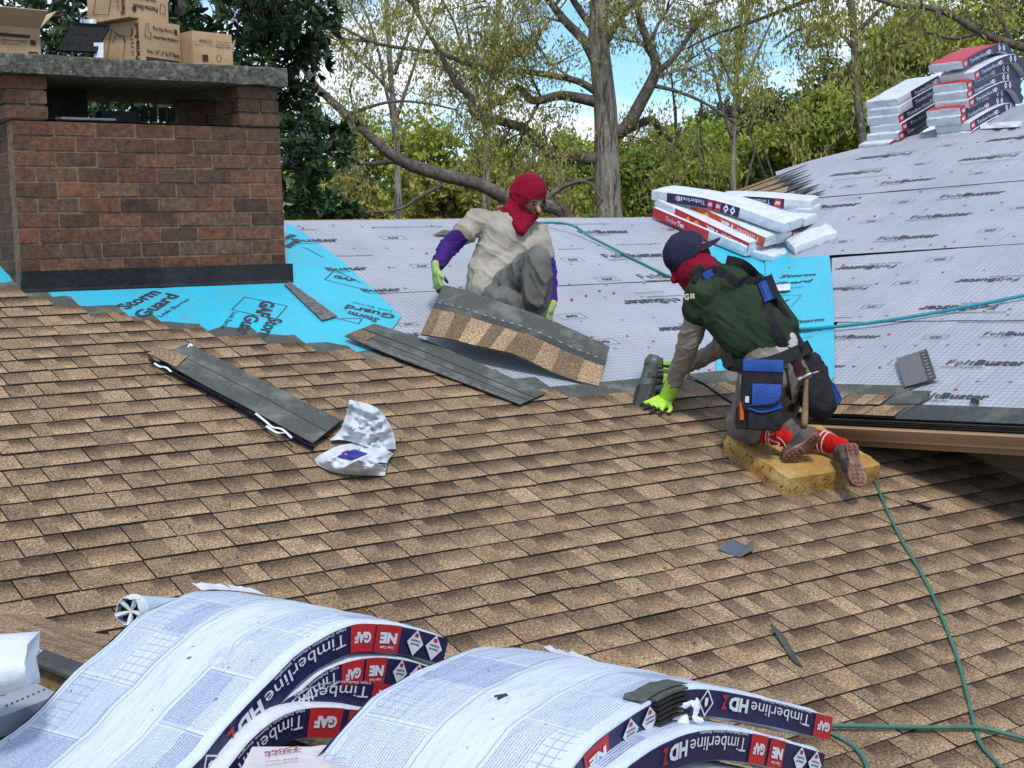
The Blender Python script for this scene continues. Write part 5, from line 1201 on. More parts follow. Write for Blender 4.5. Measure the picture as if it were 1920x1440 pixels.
# the big oak with the pale furrowed trunk
D1 = 24.0
k = D1 / 2720
tree_oak('big oak with pale furrowed trunk and long crooked limbs behind the ridge', px(D1, (1170, 900), (1150, 560), (1143, 400), (1138, 300), (1133, 200), (1126, 110), (1122, 40), (1125, -60), (1135, -220)), (31 * k, 15 * k), [
    (px(D1, (1130, 300), (1085, 300), (1040, 296), (1010, 262), (975, 236), (930, 225), (885, 215), (880, 185), (860, 165), (835, 125), (800, 60), (765, -10)), 13 * k, 4 * k),
    (px(D1, (1128, 195), (1085, 185), (1050, 180), (1000, 190), (970, 165), (940, 190), (885, 213)), 12 * k, 5 * k),
    (px(D1, (1120, 175), (1080, 150), (1020, 140), (930, 130), (850, 110), (780, 95), (700, 80), (640, 50)), 8 * k, 2.5 * k),
    (px(D1, (1125, 130), (1100, 80), (1060, 40), (1030, 0), (1000, -60)), 12 * k, 5 * k),
    (px(D1, (1140, 245), (1170, 238), (1200, 190), (1225, 145), (1228, 120), (1215, 80), (1200, 40), (1190, -20)), 15 * k, 6 * k),
    (px(D1, (1228, 140), (1260, 110), (1290, 70), (1320, 30), (1350, -20)), 7 * k, 3 * k),
    (px(D1, (1150, 250), (1185, 240, .4), (1225, 228, .6), (1240, 250, .8), (1262, 262, 1), (1275, 240, 1.2)), 11 * k, 4 * k),
    (px(D1, (1210, 160), (1260, 170), (1320, 190), (1380, 230)), 5 * k, 2 * k),
    (px(D1, (1120, 60), (1085, 20), (1060, -20)), 9 * k, 5 * k), (px(D1, (1130, 90), (1160, 40), (1190, 0), (1230, -50)), 9 * k, 4 * k),
    (px(D1, (1130, 330), (1090, 340), (1050, 352), (1010, 360)), 5 * k, 2 * k),
], D1, 3, ntw=1.8, leafn=2, lsz=(.085, .032), tl=2.0, r2=.030, lv=3)
# the long low limb of a neighbouring oak, running from upper left down to the right
D2 = 21.0; k = D2 / 2720
tree_oak('dark leaning oak limb sweeping down from the magnolia to the ridge', px(D2, (1120, 620), (1090, 480), (1060, 400), (1010, 382), (960, 372), (900, 345), (830, 330), (770, 310)), (13 * k, 12.5 * k), [
    (px(D2, (775, 312), (735, 290), (690, 250), (650, 215), (610, 180), (590, 160), (560, 110)), 11.5 * k, 6 * k),
    (px(D2, (740, 300), (690, 305), (640, 300), (590, 292), (560, 290)), 5 * k, 2 * k),
    (px(D2, (830, 348), (790, 370), (750, 395), (700, 400), (650, 398)), 4.5 * k, 1.5 * k),
    (px(D2, (1010, 382), (1060, 350), (1100, 345), (1130, 380)), 6 * k, 2 * k),
    (px(D2, (650, 215), (690, 200), (740, 190), (800, 195), (860, 210)), 4 * k, 1.5 * k),
], D2, 4, ntw=2.6, leafn=2, lsz=(.075, .028), tl=1.0, r2=.011, barkm=m_limb)
# thinner pale trees standing further back
D3 = 33.0; k = D3 / 2720
for (lab, tx, w_, lean, brs, sd) in (
        ('slender pale tree left of the big oak, leaning slightly', 905, 7, 30, [(880, 60), (960, 40), (840, 20), (990, 90)], 21),
        ('slender forked tree between the magnolia and the oak', 745, 6, -20, [(700, 60), (800, 60), (660, 100), (780, 0)], 22),
        ('thin tree right of the oak against the open sky', 1370, 5, 20, [(1330, 120), (1420, 100), (1400, 50)], 24)):
    tr_ = px(D3, (tx, 800), (tx + 4, 400), (tx + lean * .4, 200), (tx + lean, 20), (tx + lean * 1.5, -150))
    lb = [(px(D3, (tx + lean * .2, 260 - i * 40), ((tx + bx_) / 2, (240 - i * 40 + by) / 2 + 10), (bx_, by), (bx_ * 2 - tx, by - 110)), 4.2 * k, 1.5 * k) for i, (bx_, by) in enumerate(brs)]
    tree_oak(lab, tr_, (w_ * k * 1.3, w_ * k * .6), lb, D3, sd, ntw=1.7, leafn=2, lsz=(.12, .042), tl=1.7, lv=2, group='thin trees behind the ridge', r2=.015)
# overhanging oak branches at the top right
D4 = 15.0; k = D4 / 2720
tree_oak('oak branches reaching in over the wing from the top right corner', px(D4, (2300, 900), (2240, 300), (2150, 120), (2050, 100)), (40 * k, 16 * k), [
    (px(D4, (2060, 105), (1960, 98), (1900, 85), (1840, 60), (1790, 30), (1740, 15), (1690, 12), (1640, -5)), 11 * k, 4 * k),
    (px(D4, (1840, 60), (1790, 70), (1740, 60), (1690, 80), (1650, 60)), 4 * k, 1.5 * k),
    (px(D4, (1900, 85), (1880, 40), (1850, 0), (1830, -40)), 5 * k, 2 * k),
    (px(D4, (1740, 15), (1700, 50), (1660, 90), (1640, 130)), 3 * k, 1 * k)], D4, 31, ntw=3.0, leafn=3, lsz=(.075, .026), tl=.7, r2=.008, barkm=m_limb, lv=2, dr=.12)
D5 = 20.0; k = D5 / 2720
tree_oak('spreading oak crown at the top centre right, twigs hanging with new leaves', px(D5, (1620, 700), (1625, 400), (1610, 200), (1600, 60), (1580, -120)), (9 * k, 7 * k), [
    (px(D5, (1600, -40), (1540, -10), (1480, 20), (1420, 40), (1350, 60), (1290, 90)), 6 * k, 2 * k),
    (px(D5, (1590, -60), (1500, -30), (1400, -10), (1320, 10)), 6 * k, 2 * k),
    (px(D5, (1605, 60), (1650, 20), (1700, 0), (1760, -20)), 5 * k, 2 * k), (px(D5, (1610, 100), (1570, 60), (1520, 50), (1450, 90)), 5 * k, 1.5 * k),
    (px(D5, (1612, 200), (1590, 240), (1560, 270), (1535, 300)), 2.5 * k, 1 * k), (px(D5, (1610, 160), (1650, 120), (1700, 100), (1760, 90)), 4 * k, 1.5 * k),
    (px(D5, (1610, 180), (1560, 140), (1500, 160)), 3 * k, 1 * k)], D5, 32, ntw=2.8, leafn=4, lsz=(.095, .034), tl=1.0, r2=.01, barkm=m_limb, dr=.1)
# the magnolia left: dense dark glossy whorls of leaves
def magnolia():
    D = 17.5; t = thing('tree', 'dense dark green magnolia with glossy leaves behind the chimney', 'tree', None, tuple(PZ(300, 1100, D)))
    m_ = MB(); limb(m_, px(D, (300, 1100), (310, 600), (330, 300), (340, 0)), .2, .08, 8, .03); m_.build('trunk', m_limb, t, smooth=True)
    lumps = []
    for (x, y, r_) in [(60, 40, 120), (130, 120, 110), (200, 60, 130), (300, 150, 120), (300, 20, 120), (420, 60, 120), (430, 180, 110), (520, 40, 100), (540, 110, 85), (500, 230, 80), (556, 250, 50), (560, 330, 62), (585, 370, 48), (540, 180, 60), (600, 390, 40), (575, 300, 45), (640, 255, 22), (605, 245, 35), (660, 400, 18), (622, 405, 30), (400, 330, 110), (200, 220, 110), (20, 200, 100), (548, 410, 45), (645, 285, 20), (480, -30, 110), (590, 10, 40), (610, 40, 25)]:
        lumps.append((PZ(x, y, D + rt_.uniform(-1.2, 1.2)), r_ * D / 2720))
    C = []; Dv = []; tw = []; T = []
    for c, r_ in lumps:
        nwh = int(26 * (r_ / .4) ** 2) + 8
        for _ in range(nwh):
            v = Vector(nr_.normal(size=3)).normalized(); p = c + v * r_ * (rt_.random() ** .45); 
            d0 = (v + Vector((0, 0, .5)) + Vector(nr_.normal(size=3)) * .4).normalized(); tone = min(1, max(0, rt_.gauss(.4, .2)))
            if rt_.random() < .015: tone = 1.0
            tw.append(([c.lerp(p, .55), p - d0 * .04], .008))
            for j in range(rt_.randint(7, 11)):
                d = (d0 * .55 + Vector(nr_.normal(size=3)).normalized()).normalized(); C.append(tuple(p + d * .085)); Dv.append(tuple(d)); T.append(min(.8, tone + rt_.uniform(-.12, .12)) if tone < .99 else (1.0 if j < 3 else .4))
    twigs(tw, 'twigs', m_limb, t)
    n = len(C); leaves('crown', C, Dv, nr_.uniform(.13, .20, n), nr_.uniform(.05, .075, n), m_mag, t, 'stuff', fold=.12, tint=np.clip(np.array(T), 0, 1))
    return n
magnolia()
# the wood behind: individual crowns, each with a trunk
def crown_tree(label, x, y, w_, h_, D, mat, seed, dens=1.0, group='trees of the wood behind', sz=.20):
    rr = np.random.RandomState(seed); c = PZ(x, y, D); k = D / 2720; t = thing('tree', label, 'tree', group, (c.x, c.y, 0.0))
    m_ = MB(); limb(m_, [Vector((c.x, c.y, -.3)), Vector((c.x + .1, c.y, c.z * .5)), c], .16, .05, 7, .1); m_.build('trunk', m_limb, t, smooth=True)
    tw = []; nb_c = int(13 * dens) + 5; C = []; Dv = []; T = []
    for i in range(nb_c):
        v = rr.normal(size=3); v /= np.linalg.norm(v); q = c + Vector((v[0] * w_ * k * .40, v[1] * w_ * k * .40, v[2] * h_ * k * .40)) * (rr.rand() ** .4)
        r_ = rr.uniform(.16, .32) * (w_ + h_) * .5 * k; tone = rr.uniform(.15, .85)
        b0 = Vector((c.x, c.y, c.z - h_ * k * .45)).lerp(c, rr.rand()); mid = b0.lerp(q, .5) + Vector(rr.normal(size=3)) * .2
        tw.append(([b0, mid, q], .05))
        for _ in range(5): e = q + Vector(rr.normal(size=3)) * r_ * .7; tw.append(([q, q.lerp(e, .5) + Vector(rr.normal(size=3)) * .08, e], .018))
        n_ = int(330 * dens * (r_ / 1.0) ** 1.4) + 60
        P = rr.normal(size=(n_, 3)); P /= np.linalg.norm(P, axis=1)[:, None]; P *= (rr.rand(n_) ** .42)[:, None] * r_; P[:, 2] *= .75
        # gather leaves into sprays
        S = P[rr.randint(0, max(4, n_ // 7), n_)] + rr.normal(size=(n_, 3)) * .10 * (r_ ** .5); S = np.where(rr.rand(n_)[:, None] < .75, S, P)
        C.append(S + np.array(q)); Dv.append(rr.normal(size=(n_, 3)) + np.array([0, 0, -.4])); T.append(np.clip(tone + rr.normal(size=n_) * .18, 0, 1))
    twigs(tw, 'twigs', m_limb, t)
    C = np.concatenate(C); Dv = np.concatenate(Dv); T = np.concatenate(T); n = len(C)
    leaves('crown', C, Dv, rr.uniform(.7, 1.3, n) * sz, rr.uniform(.7, 1.3, n) * sz * .5, mat, t, 'stuff', tint=T)
WT = [
    ('olive budding tree low behind the ridge beside the magnolia', 640, 360, 180, 190, 34, m_wood4, .8), ('yellow green tree above the leaning limb', 690, 290, 200, 150, 45, m_wood1, .6),
    ('pale yellow green tree behind the leaning limb', 790, 300, 200, 180, 40, m_wood1, .8), ('olive thicket tree left of the crouching worker', 860, 370, 210, 130, 34, m_wood4, .9),
    ('yellow green tree between the slender trees', 930, 300, 200, 140, 46, m_wood1, .6), ('budding tree right behind the crouching worker', 1000, 370, 170, 130, 36, m_wood4, .9),
    ('bright green tree left of the oak trunk', 1070, 300, 110, 120, 42, m_wood2, .5), ('bright green tree just right of the oak trunk', 1215, 330, 170, 150, 38, m_wood2, 1.1),
    ('bright green bushy tree above the pile of red and navy bundles', 1290, 300, 190, 160, 42, m_wood2, 1.0), ('olive tree at the end of the ridge', 1320, 345, 200, 120, 36, m_wood1, 1.0),
    ('dark green evergreen tree on the skyline right', 1420, 240, 170, 150, 52, m_wood3, 1.3), ('dark round tree on the skyline under the white cloud', 1500, 230, 160, 120, 60, m_wood3, 1.2),
    ('yellow green tree in front of the dark skyline tree', 1400, 310, 190, 140, 40, m_wood1, 1.1), ('yellow tree beside the shingled strip of the wing', 1480, 290, 170, 130, 38, m_wood1, 1.1),
    ('large yellow green tree touching the shorter bundle stack', 1570, 240, 190, 190, 36, m_wood1, 1.2), ('dark tree behind the shorter bundle stack', 1600, 170, 200, 180, 44, m_wood3, .9),
    ('olive tree filling the skyline at the upper right', 1700, 90, 260, 240, 42, m_wood1, .8), ('olive tree in the far top right corner', 1880, 60, 260, 240, 42, m_wood1, .6),
    ('dark evergreen low behind the oak limbs right', 1340, 250, 120, 110, 58, m_wood3, 1.1), ('olive tree far behind the big oak', 1160, 300, 160, 130, 50, m_wood1, .9)]
for i, (lab, x, y, w_, h_, D, mt, dn_) in enumerate(WT): crown_tree(lab, x, y, w_, h_, D, mt, 100 + i, dn_)
# a brushy far wood closing the view low down
C = []; T = []
for i in range(1300):
    x = rt_.uniform(480, 1760); top = 330 - 60 * noise.noise(Vector((x * .006, 0, 0))) - (70 if x > 1350 else 0); y = rt_.uniform(top, 470); D = rt_.uniform(48, 75)
    c = PZ(x, y, D); n_ = 26; P = nr_.normal(size=(n_, 3)) * np.array([.7, .7, .45]) + np.array(c); C.append(P); T.append(np.clip(nr_.normal(size=n_) * .15 + rt_.random(), 0, 1))
C = np.concatenate(C); T = np.concatenate(T)
ow = leaves('distant_wood', C, nr_.normal(size=(len(C), 3)), nr_.uniform(.2, .42, len(C)), nr_.uniform(.12, .24, len(C)), m_wood1, None, 'stuff', tint=T)
tag(ow, 'far yellow green wood closing the view low between the trunks', 'wood')
m_ = MB()
for i in range(45):
    x = rt_.uniform(500, 1500); D = rt_.uniform(34, 50); a = PZ(x, 470, D); b = PZ(x + rt_.uniform(-60, 60), rt_.uniform(190, 330), D); m_.tube([a, a.lerp(b, .5) + Vector((rt_.gauss(0, .2), 0, 0)), b], [.05, .035, .015], 5)
tag(m_.build('bare_saplings', m_twig, None), 'thin bare saplings standing in the wood behind the ridge', 'saplings', None, 'stuff')
# ================================================================ THE TWO ROOFERS
def dm(x, y): return depth(MAIN.hit(x, y))
def remesh(name, shapes, mats, parent, vox=.009, sm=6, wr=0.0, wrf=9.0, wdir=None, cut=None, matfn=None, bumpy=None, solid=0.0):
    """one continuous skin grown round tapered limbs: shapes = (A, B, ra, rb) or (C, (rx, ry, rz), axes)"""
    mb = MB()
    for s in shapes:
        if len(s) == 4:
            A, B, ra, rb = s; A = Vector(A); B = Vector(B); d = (B - A); Lq = d.length; d = d.normalized() if Lq > 1e-6 else UPZ
            pts = []; rs = []
            for k in range(5): an = PI / 2 * k / 4; pts.append(A - d * ra * math.cos(an)); rs.append(max(ra * math.sin(an), .0005))
            for k in range(1, 4): pts.append(A.lerp(B, k / 4)); rs.append(ra + (rb - ra) * k / 4)
            for k in range(5): an = PI / 2 * k / 4; pts.append(B + d * rb * math.sin(an)); rs.append(max(rb * math.cos(an), .0005))
            mb.tube(pts, rs, 14)
        else: mb.ball(s[0], s[1], 18, 12, ax=s[2])
    me = mb.mesh('tmp', []) if False else None
    me = bpy.data.meshes.new('tmp'); me.from_pydata(mb.v, [], mb.f); o = bpy.data.objects.new('tmp', me); COL.objects.link(o)
    m = o.modifiers.new('r', 'REMESH'); m.mode = 'VOXEL'; m.voxel_size = vox
    if sm: q = o.modifiers.new('s', 'SMOOTH'); q.iterations = sm; q.factor = .5
    bpy.context.view_layer.update(); dg = bpy.context.evaluated_depsgraph_get(); me2 = bpy.data.meshes.new_from_object(o.evaluated_get(dg)); bpy.data.objects.remove(o); bpy.data.meshes.remove(me)
    n = len(me2.vertices); co = np.empty(n * 3); me2.vertices.foreach_get('co', co); co = co.reshape(-1, 3); no = np.empty(n * 3); me2.vertices.foreach_get('normal', no); no = no.reshape(-1, 3)
    if wr:
        a = wdir
        for i in range(n):
            p = Vector(co[i]); q = p * wrf
            if a is not None: q = q - a * q.dot(a) * .72           # folds run along a
            v1 = 1 - min(1, abs(noise.noise(q)) * 3.2); v2 = 1 - min(1, abs(noise.noise(q * 2.1 + Vector((3, 1, 7)))) * 3.0); v = v1 * v1 * .9 + v2 * v2 * .45 - .35
            co[i] += no[i] * wr * v
        me2.vertices.foreach_set('co', co.ravel())
    vs = [Vector(c) for c in co]; faces = [tuple(p.vertices) for p in me2.polygons]; bpy.data.meshes.remove(me2)
    if cut: faces = [f for f in faces if not cut(sum((vs[i] for i in f), Vector()) / len(f))]
    out = MB(); mi = [matfn(sum((vs[i] for i in f), Vector()) / len(f)) for f in faces] if matfn else 0
    out.add(vs, faces, mi); o = out.build(name, mats, parent, smooth=True)
    return o
def cloth(name, c1, c2, c3=None, sc=30, b=.4): return mk(name, c1, c2, .9, sc, 6, b, 120, c3=c3, scale3=4, spec=.15, bdist=.004)
m_skin = mk('skin', (.46, .235, .145), (.38, .18, .11), .55, 20, bump=.1, bscale=150, trans=.08)
m_bala = cloth('crimson_knit', (.26, .006, .026), (.15, .004, .016), sc=6)
m_tee = cloth('dirty_oatmeal_jersey', (.42, .38, .315), (.35, .315, .26), (.26, .225, .18), 5)
m_purple = cloth('purple_sleeve', (.055, .018, .165), (.032, .010, .10), sc=8)
m_sweat = cloth('grey_sweatpants', (.175, .17, .155), (.115, .11, .10), (.075, .07, .062), 6)
m_lime = mk('lime_glove', (.50, .78, .08), (.36, .6, .07), .7, 30, bump=.3, bscale=120)
m_limed = mk('dirty_lime_glove', (.38, .50, .14), (.26, .36, .12), .8, 20, bump=.3, bscale=120)
m_grip = mk('black_grip_coating', (.018, .018, .018), (.035, .035, .032), .6, 40)
m_green = cloth('dark_green_jersey', (.026, .046, .024), (.018, .032, .018), (.038, .054, .030), 6)
m_greys = cloth('grey_undershirt', (.30, .26, .22), (.22, .19, .16), (.17, .14, .11), 8)
m_blk = cloth('black_nylon', (.016, .016, .018), (.028, .028, .03), sc=20, b=.6)
m_blue = mk('royal_blue_fabric', (.012, .05, .24), (.018, .075, .33), .6, 14, 5, .6, 70, bdist=.006)
m_navycap = cloth('navy_cap', (.016, .018, .045), (.028, .03, .06), sc=12)
m_sockr = cloth('red_sock', (.55, .012, .010), (.42, .010, .010), sc=20)
m_shoe = mk('suede_shoe', (.16, .13, .10), (.075, .062, .05), .85, 14, bump=.4, bscale=90)
m_shoed = mk('dark_shoe_panel', (.05, .05, .052), (.035, .035, .036), .7, 30, bump=.3, bscale=90)
m_sole = mk('gum_sole', (.22, .095, .065), (.14, .065, .045), .75, 22, 5, .6, 60, c3=(.30, .2, .15), scale3=10)
m_lace = mk('shoe_lace', (.34, .32, .12), (.45, .43, .3), .8, 60)
m_white_ = mk('white_trim', (.7, .7, .7), (.55, .55, .54), .8, 20)
m_eye = mk('eye', (.03, .02, .015), None, .25); m_brow = mk('eyebrow_hair', (.02, .013, .01), None, .9)
def basis(d, up):
    d = d.normalized(); s = d.cross(up).normalized(); u = s.cross(d).normalized(); return d, s, u
def camv(x, y, z): return (M3 @ Vector((x, y, z))).normalized()          # x right, y up, z towards the viewer, as a world direction
def hand(name, parent, wrist, dirv, palmn, size, curls, spread, thumb_side, mats, tip=.62):
    """palm + five fingers of unequal length, each of two bent segments; palmn points out of the palm"""
    d = dirv.normalized(); pn = (palmn - d * palmn.dot(d)).normalized(); s = d.cross(pn) * thumb_side; L_ = size
    sh = []
    pc = [wrist + d * L_ * .06 + s * L_ * a for a in (-.16, 0, .16)]; kn = [wrist + d * L_ * b + s * L_ * a for a, b in ((-.205, .44), (-.07, .49), (.07, .50), (.205, .46))]
    for a in pc:
        for k in kn: sh.append((a, a.lerp(k, .95), L_ * .085, L_ * .078))
    fl = (.34, .42, .45, .40)
    for i in range(4):
        dd = (d + s * spread * ((i - 1.5) / 1.5)).normalized(); c = curls[i]
        d1 = (dd * math.cos(c * .6) + pn * math.sin(c * .6)); d2 = (dd * math.cos(c * 1.5) + pn * math.sin(c * 1.5)); l = fl[i] * L_
        a = kn[i]; b = a + d1 * l * .52; e = b + d2 * l * .48; sh += [(a, b, L_ * .066, L_ * .058), (b, e, L_ * .057, L_ * .047)]
    tb = wrist + d * L_ * .16 + s * L_ * .2; t1 = (d * .65 + s * .75 + pn * .25).normalized(); t2 = (d * .9 + s * .25 + pn * curls[4]).normalized()
    m_ = tb + t1 * L_ * .22; sh += [(wrist + d * L_ * .08 + s * L_ * .08, tb, L_ * .10, L_ * .085), (tb, m_, L_ * .078, L_ * .066), (m_, m_ + t2 * L_ * .22, L_ * .064, L_ * .052)]
    mf = lambda c: 1 if ((c - wrist).dot(d) > L_ * tip or (c - wrist - d * L_ * .3).dot(pn) > L_ * .055) else 0
    cf = [(wrist - d * L_ * .22, wrist + d * L_ * .05, L_ * .155, L_ * .15)]
    return remesh(name, sh + cf, mats, parent, vox=.0042, sm=3, matfn=mf)
# ---------------- the crouching roofer
DW = dm(1005, 600) - .12
p1 = lambda x, y, o=0.0: PZ(x, y, DW + o)
w1p = thing('person', 'crouching roofer in a red balaclava, oatmeal t-shirt and purple sleeves holding up a shingle', 'person', None, tuple(p1(960, 590)))
HC = p1(989, 366, 0); fd = camv(.62, -.42, .66); fd, fs, fu = basis(fd, camv(.12, 1, .15)); ax = (fs, fd, fu)
R_sh, L_sh = p1(896, 414, .02), p1(1004, 438, .08); neck = p1(958, 408, .05); chest = p1(950, 448, .03); waist = p1(915, 515, .06); pelv = p1(928, 545, .05)
R_el, R_wr = p1(838, 466, -.06), p1(819, 500, -.2); L_el, L_wr = p1(1028, 508, .05), p1(1033, 570, -.18)
L_hip, L_kn, L_an = p1(945, 548, -.02), p1(1006, 492, -.30), p1(1000, 588, -.24)
R_hip, R_kn, R_an = p1(912, 548, .05), p1(958, 575, -.22), p1(915, 575, .16)
body = [(HC, (.094, .114, .122), ax), (HC - fu * .05, neck, .055, .058), (neck, chest, .06, .11), (chest, waist, .12, .10), (waist, pelv, .10, .11),
        (R_sh, L_sh, .05, .05), (neck, R_sh, .05, .05), (neck, L_sh, .05, .05), (R_sh, R_el, .046, .040), (R_el, R_wr, .038, .027), (L_sh, L_el, .046, .040), (L_el, L_wr, .038, .027),
        (L_hip, L_kn, .075, .055), (L_kn, L_an, .05, .035), (R_hip, R_kn, .075, .055), (R_kn, R_an, .05, .035), (pelv, L_hip, .09, .085), (pelv, R_hip, .09, .085),
        (HC + fd * .10 - fu * .020, HC + fd * .132 - fu * .052, .010, .015), (HC + fd * .07 - fu * .075, HC + fd * .088 - fu * .095, .03, .02), (HC + fd * .098 + fs * .03 - fu * .003, HC + fd * .098 - fs * .03 - fu * .003, .014, .014)]
remesh('body', body, [m_skin], w1p, vox=.007, sm=3)
# eyes and brows
for s_ in (1, -1):
    e = HC + fd * .106 + fs * .031 * s_ - fu * .024
    m_ = MB(); m_.ball(e, (.013, .006, .006), 8, 6, ax=ax); m_.build('eye', m_eye, w1p, smooth=True)
    m_ = MB(); m_.tube([e + fu * .019 - fs * .018 + fd * .004, e + fu * .023 + fd * .009, e + fu * .019 + fs * .018 + fd * .004], [.002, .0042, .002], 5); m_.build('eyebrow', m_brow, w1p)
def open1(c):
    q = c - HC; v = (q - fd * q.dot(fd)); a = (v.dot(fs)) / .072; b = (v.dot(fu) + .030) / .047; return q.dot(fd) > .03 and a * a + b * b < 1
bal = [(HC + fu * .004, (.106, .122, .132), ax), (HC - fu * .05 + fd * .045, HC - fu * .105 + fd * .06, .075, .055), (HC - fu * .05, p1(958, 404, .02), .095, .078), (HC - fu * .09 + fd * .05, p1(978, 432, -.10), .06, .032), (p1(962, 402, 0), p1(972, 425, -.07), .075, .045), (HC + fd * .10 - fu * .06, HC + fd * .105 - fu * .085, .03, .03)]
remesh('balaclava', bal, [m_bala], w1p, vox=.0075, sm=5, wr=.007, wrf=13, wdir=fs, cut=open1)
m_ = MB(); rim = []
for k in range(25):
    an = 2 * PI * k / 24; a, b = math.cos(an) * .074, math.sin(an) * .048 - .030
    q = max(0, 1 - (a / .108) ** 2 - ((b) / .135) ** 2); rim.append(HC + fs * a + fu * b + fd * (.121 * math.sqrt(q) + .003 + (.012 if b < -.05 else 0)))
m_.tube(rim, .0036, 6); m_.build('balaclava_rim', m_grip, w1p, smooth=True)
shirt = [(chest + camv(0, 1, 0) * .03, waist, .145, .128), (waist, pelv, .128, .13), (p1(906, 500, .02), p1(902, 538, .04), .088, .092), (p1(950, 500, -.02), p1(905, 540, -.05), .10, .085), (R_sh, L_sh, .078, .075), (neck, chest, .075, .135), (R_sh, R_sh.lerp(R_el, .42), .078, .074), (L_sh, L_sh.lerp(L_el, .55), .076, .074), (p1(980, 470, .03), p1(960, 520, 0), .11, .09)]
remesh('t_shirt', shirt, [m_tee], w1p, vox=.0075, sm=5, wr=.011, wrf=10, wdir=camv(.8, -.5, 0), cut=lambda c: (c - neck - camv(.15, .9, 0) * .065).length < .045)
m_ = MB(); nk = [neck + camv(1, -.25, 0) * (math.cos(a) * .088) + camv(.2, .5, 1) * (math.sin(a) * .078) + camv(.1, 1, 0) * (.035 - .02 * math.sin(a)) for a in np.linspace(0, 2 * PI, 25)]; m_.tube(nk, .007, 6); m_.build('shirt_collar', m_tee, w1p, smooth=True)
remesh('purple_sleeve', [(R_sh.lerp(R_el, .25), R_el, .062, .056), (R_el, R_wr.lerp(R_el, .12), .054, .040)], [m_purple], w1p, vox=.006, sm=4, wr=.010, wrf=16, wdir=camv(1, .2, 0))
remesh('purple_sleeve', [(L_sh.lerp(L_el, .35), L_el, .060, .055), (L_el, L_wr.lerp(L_el, .06), .052, .038)], [m_purple], w1p, vox=.006, sm=4, wr=.010, wrf=16, wdir=camv(1, .2, 0))
tr = [(pelv, R_hip, .125, .12), (pelv, L_hip, .125, .12), (L_hip, L_kn, .118, .088), (L_kn, L_an, .090, .070), (R_hip, R_kn, .11, .09), (R_kn, R_an, .085, .075), (L_kn + camv(0, -1, 0) * .05, L_an.lerp(L_kn, .25), .088, .085)]
remesh('sweatpants', tr, [m_sweat], w1p, vox=.008, sm=4, wr=.020, wrf=8.5, wdir=camv(.3, -1, 0))
for (A_, tdir) in ((L_an, camv(.35, -.15, .9)), (R_an, camv(-.3, -.2, .6))):
    q = [(A_ + UPZ * -.03, A_ + UPZ * -.05 + tdir * .10, .045, .042), (A_ + UPZ * -.055 + tdir * .08, A_ + UPZ * -.06 + tdir * .17, .042, .036)]; remesh('shoe', q, [m_shoed], w1p, vox=.007, sm=3)
hand('glove', w1p, p1(818, 508, -.22), camv(.12, -1, .15), camv(.9, .15, -.5), .175, (.5, .5, .55, .6, .5), .12, 1, [m_limed, m_grip])
hand('glove', w1p, p1(1031, 580, -.22), camv(-.45, -.85, .2), camv(-.6, .3, -.7), .165, (.7, .75, .8, .8, .5), .10, -1, [m_limed, m_grip])
# the shingle he holds up
def shingle_sheet(label, top, bot, split, matn=None, group=None, n=24):
    """top, bot: point lists along the length (back edge, butt edge); split: share of the width that is grey headlap"""
    T_, B_ = smoothpath(top, 8), smoothpath(bot, 8); n = min(len(T_), len(B_)); t = thing('loose_shingle', label, 'shingle', group, tuple((T_[n // 2] + B_[n // 2]) / 2))
    return t, T_[:n], B_[:n]
dBL, dBR = dm(789, 629) - .28, dm(1122, 726) - .03
dTL, dTR = DW - .28, dm(1143, 651) - .22
tp = [PZ(831, 535, dTL), PZ(880, 547, DW - .36), PZ(951, 572, DW - .42), PZ(1015, 594, DW - .42), PZ(1085, 624, (DW + dTR) / 2 - .22), PZ(1143, 651, dTR)]
bt_ = [PZ(789, 629, dBL), PZ(840, 637, dBL - .04), PZ(893, 650, dBL - .05), PZ(964, 667, dBL - .06), PZ(1053, 707, (dBL + dBR) / 2), PZ(1122, 726, dBR)]
ls, Tt, Bb = shingle_sheet('brown and grey laminated shingle bent in the hands of the crouching roofer', tp, bt_, .5)
def ribbon(par, name, Tt, Bb, a, b, i0, i1, mats, th=.005, lift=0.0, tint=(1, 1, 1), uvb=None, nj=4):
    q = MB(); P = [[Bb[i].lerp(Tt[i], a + (b - a) * j / nj) for j in range(nj + 1)] for i in range(i0, i1 + 1)]
    n_ = (P[-1][0] - P[0][0]).cross(P[0][-1] - P[0][0]).normalized(); sg = 1 if n_.dot(CAM - P[0][0]) > 0 else -1
    P = [[p + n_ * sg * lift for p in r] for r in P]
    if sg < 0: P = [r[::-1] for r in P]
    q.sheet(P, th, 0, tint, 1 if isinstance(mats, list) else None)
    return q.build(name, mats, par, autosm=40)
N_ = len(Tt) - 1
ribbon(ls, 'headlap_strip', Tt, Bb, .0, 1.0, 0, N_, m_head, .004)
ribbon(ls, 'dark_laminate_strip', Tt, Bb, .48, .62, 0, N_, m_head2, .003, .0045)
i = 0; dk = False
while i < N_:
    j = min(N_, i + rnd.choice([3, 4, 5])); dk = not dk; t_ = rnd.choice(tones); t_ = tuple(v * (.68 if dk else 1.15) for v in t_)
    ribbon(ls, 'shingle_tab', Tt, Bb, -.0, .50, i, j, [m_shingle, m_edge], .003, .0045 + (.0015 if dk else 0), t_); i = j
for i in range(1, N_ - 1):
    if i % 2: 
        a_ = Bb[i].lerp(Tt[i], .63); b_ = Bb[i + 1].lerp(Tt[i + 1], .63); q = MB(); n_ = (b_ - a_).cross(Tt[i] - Bb[i]).normalized(); n_ = n_ if n_.dot(CAM - a_) > 0 else -n_
        q.tube([a_.lerp(b_, .1) + n_ * .009, a_.lerp(b_, .8) + n_ * .009], .0018, 4); q.build('seal_dash', m_white_, ls)

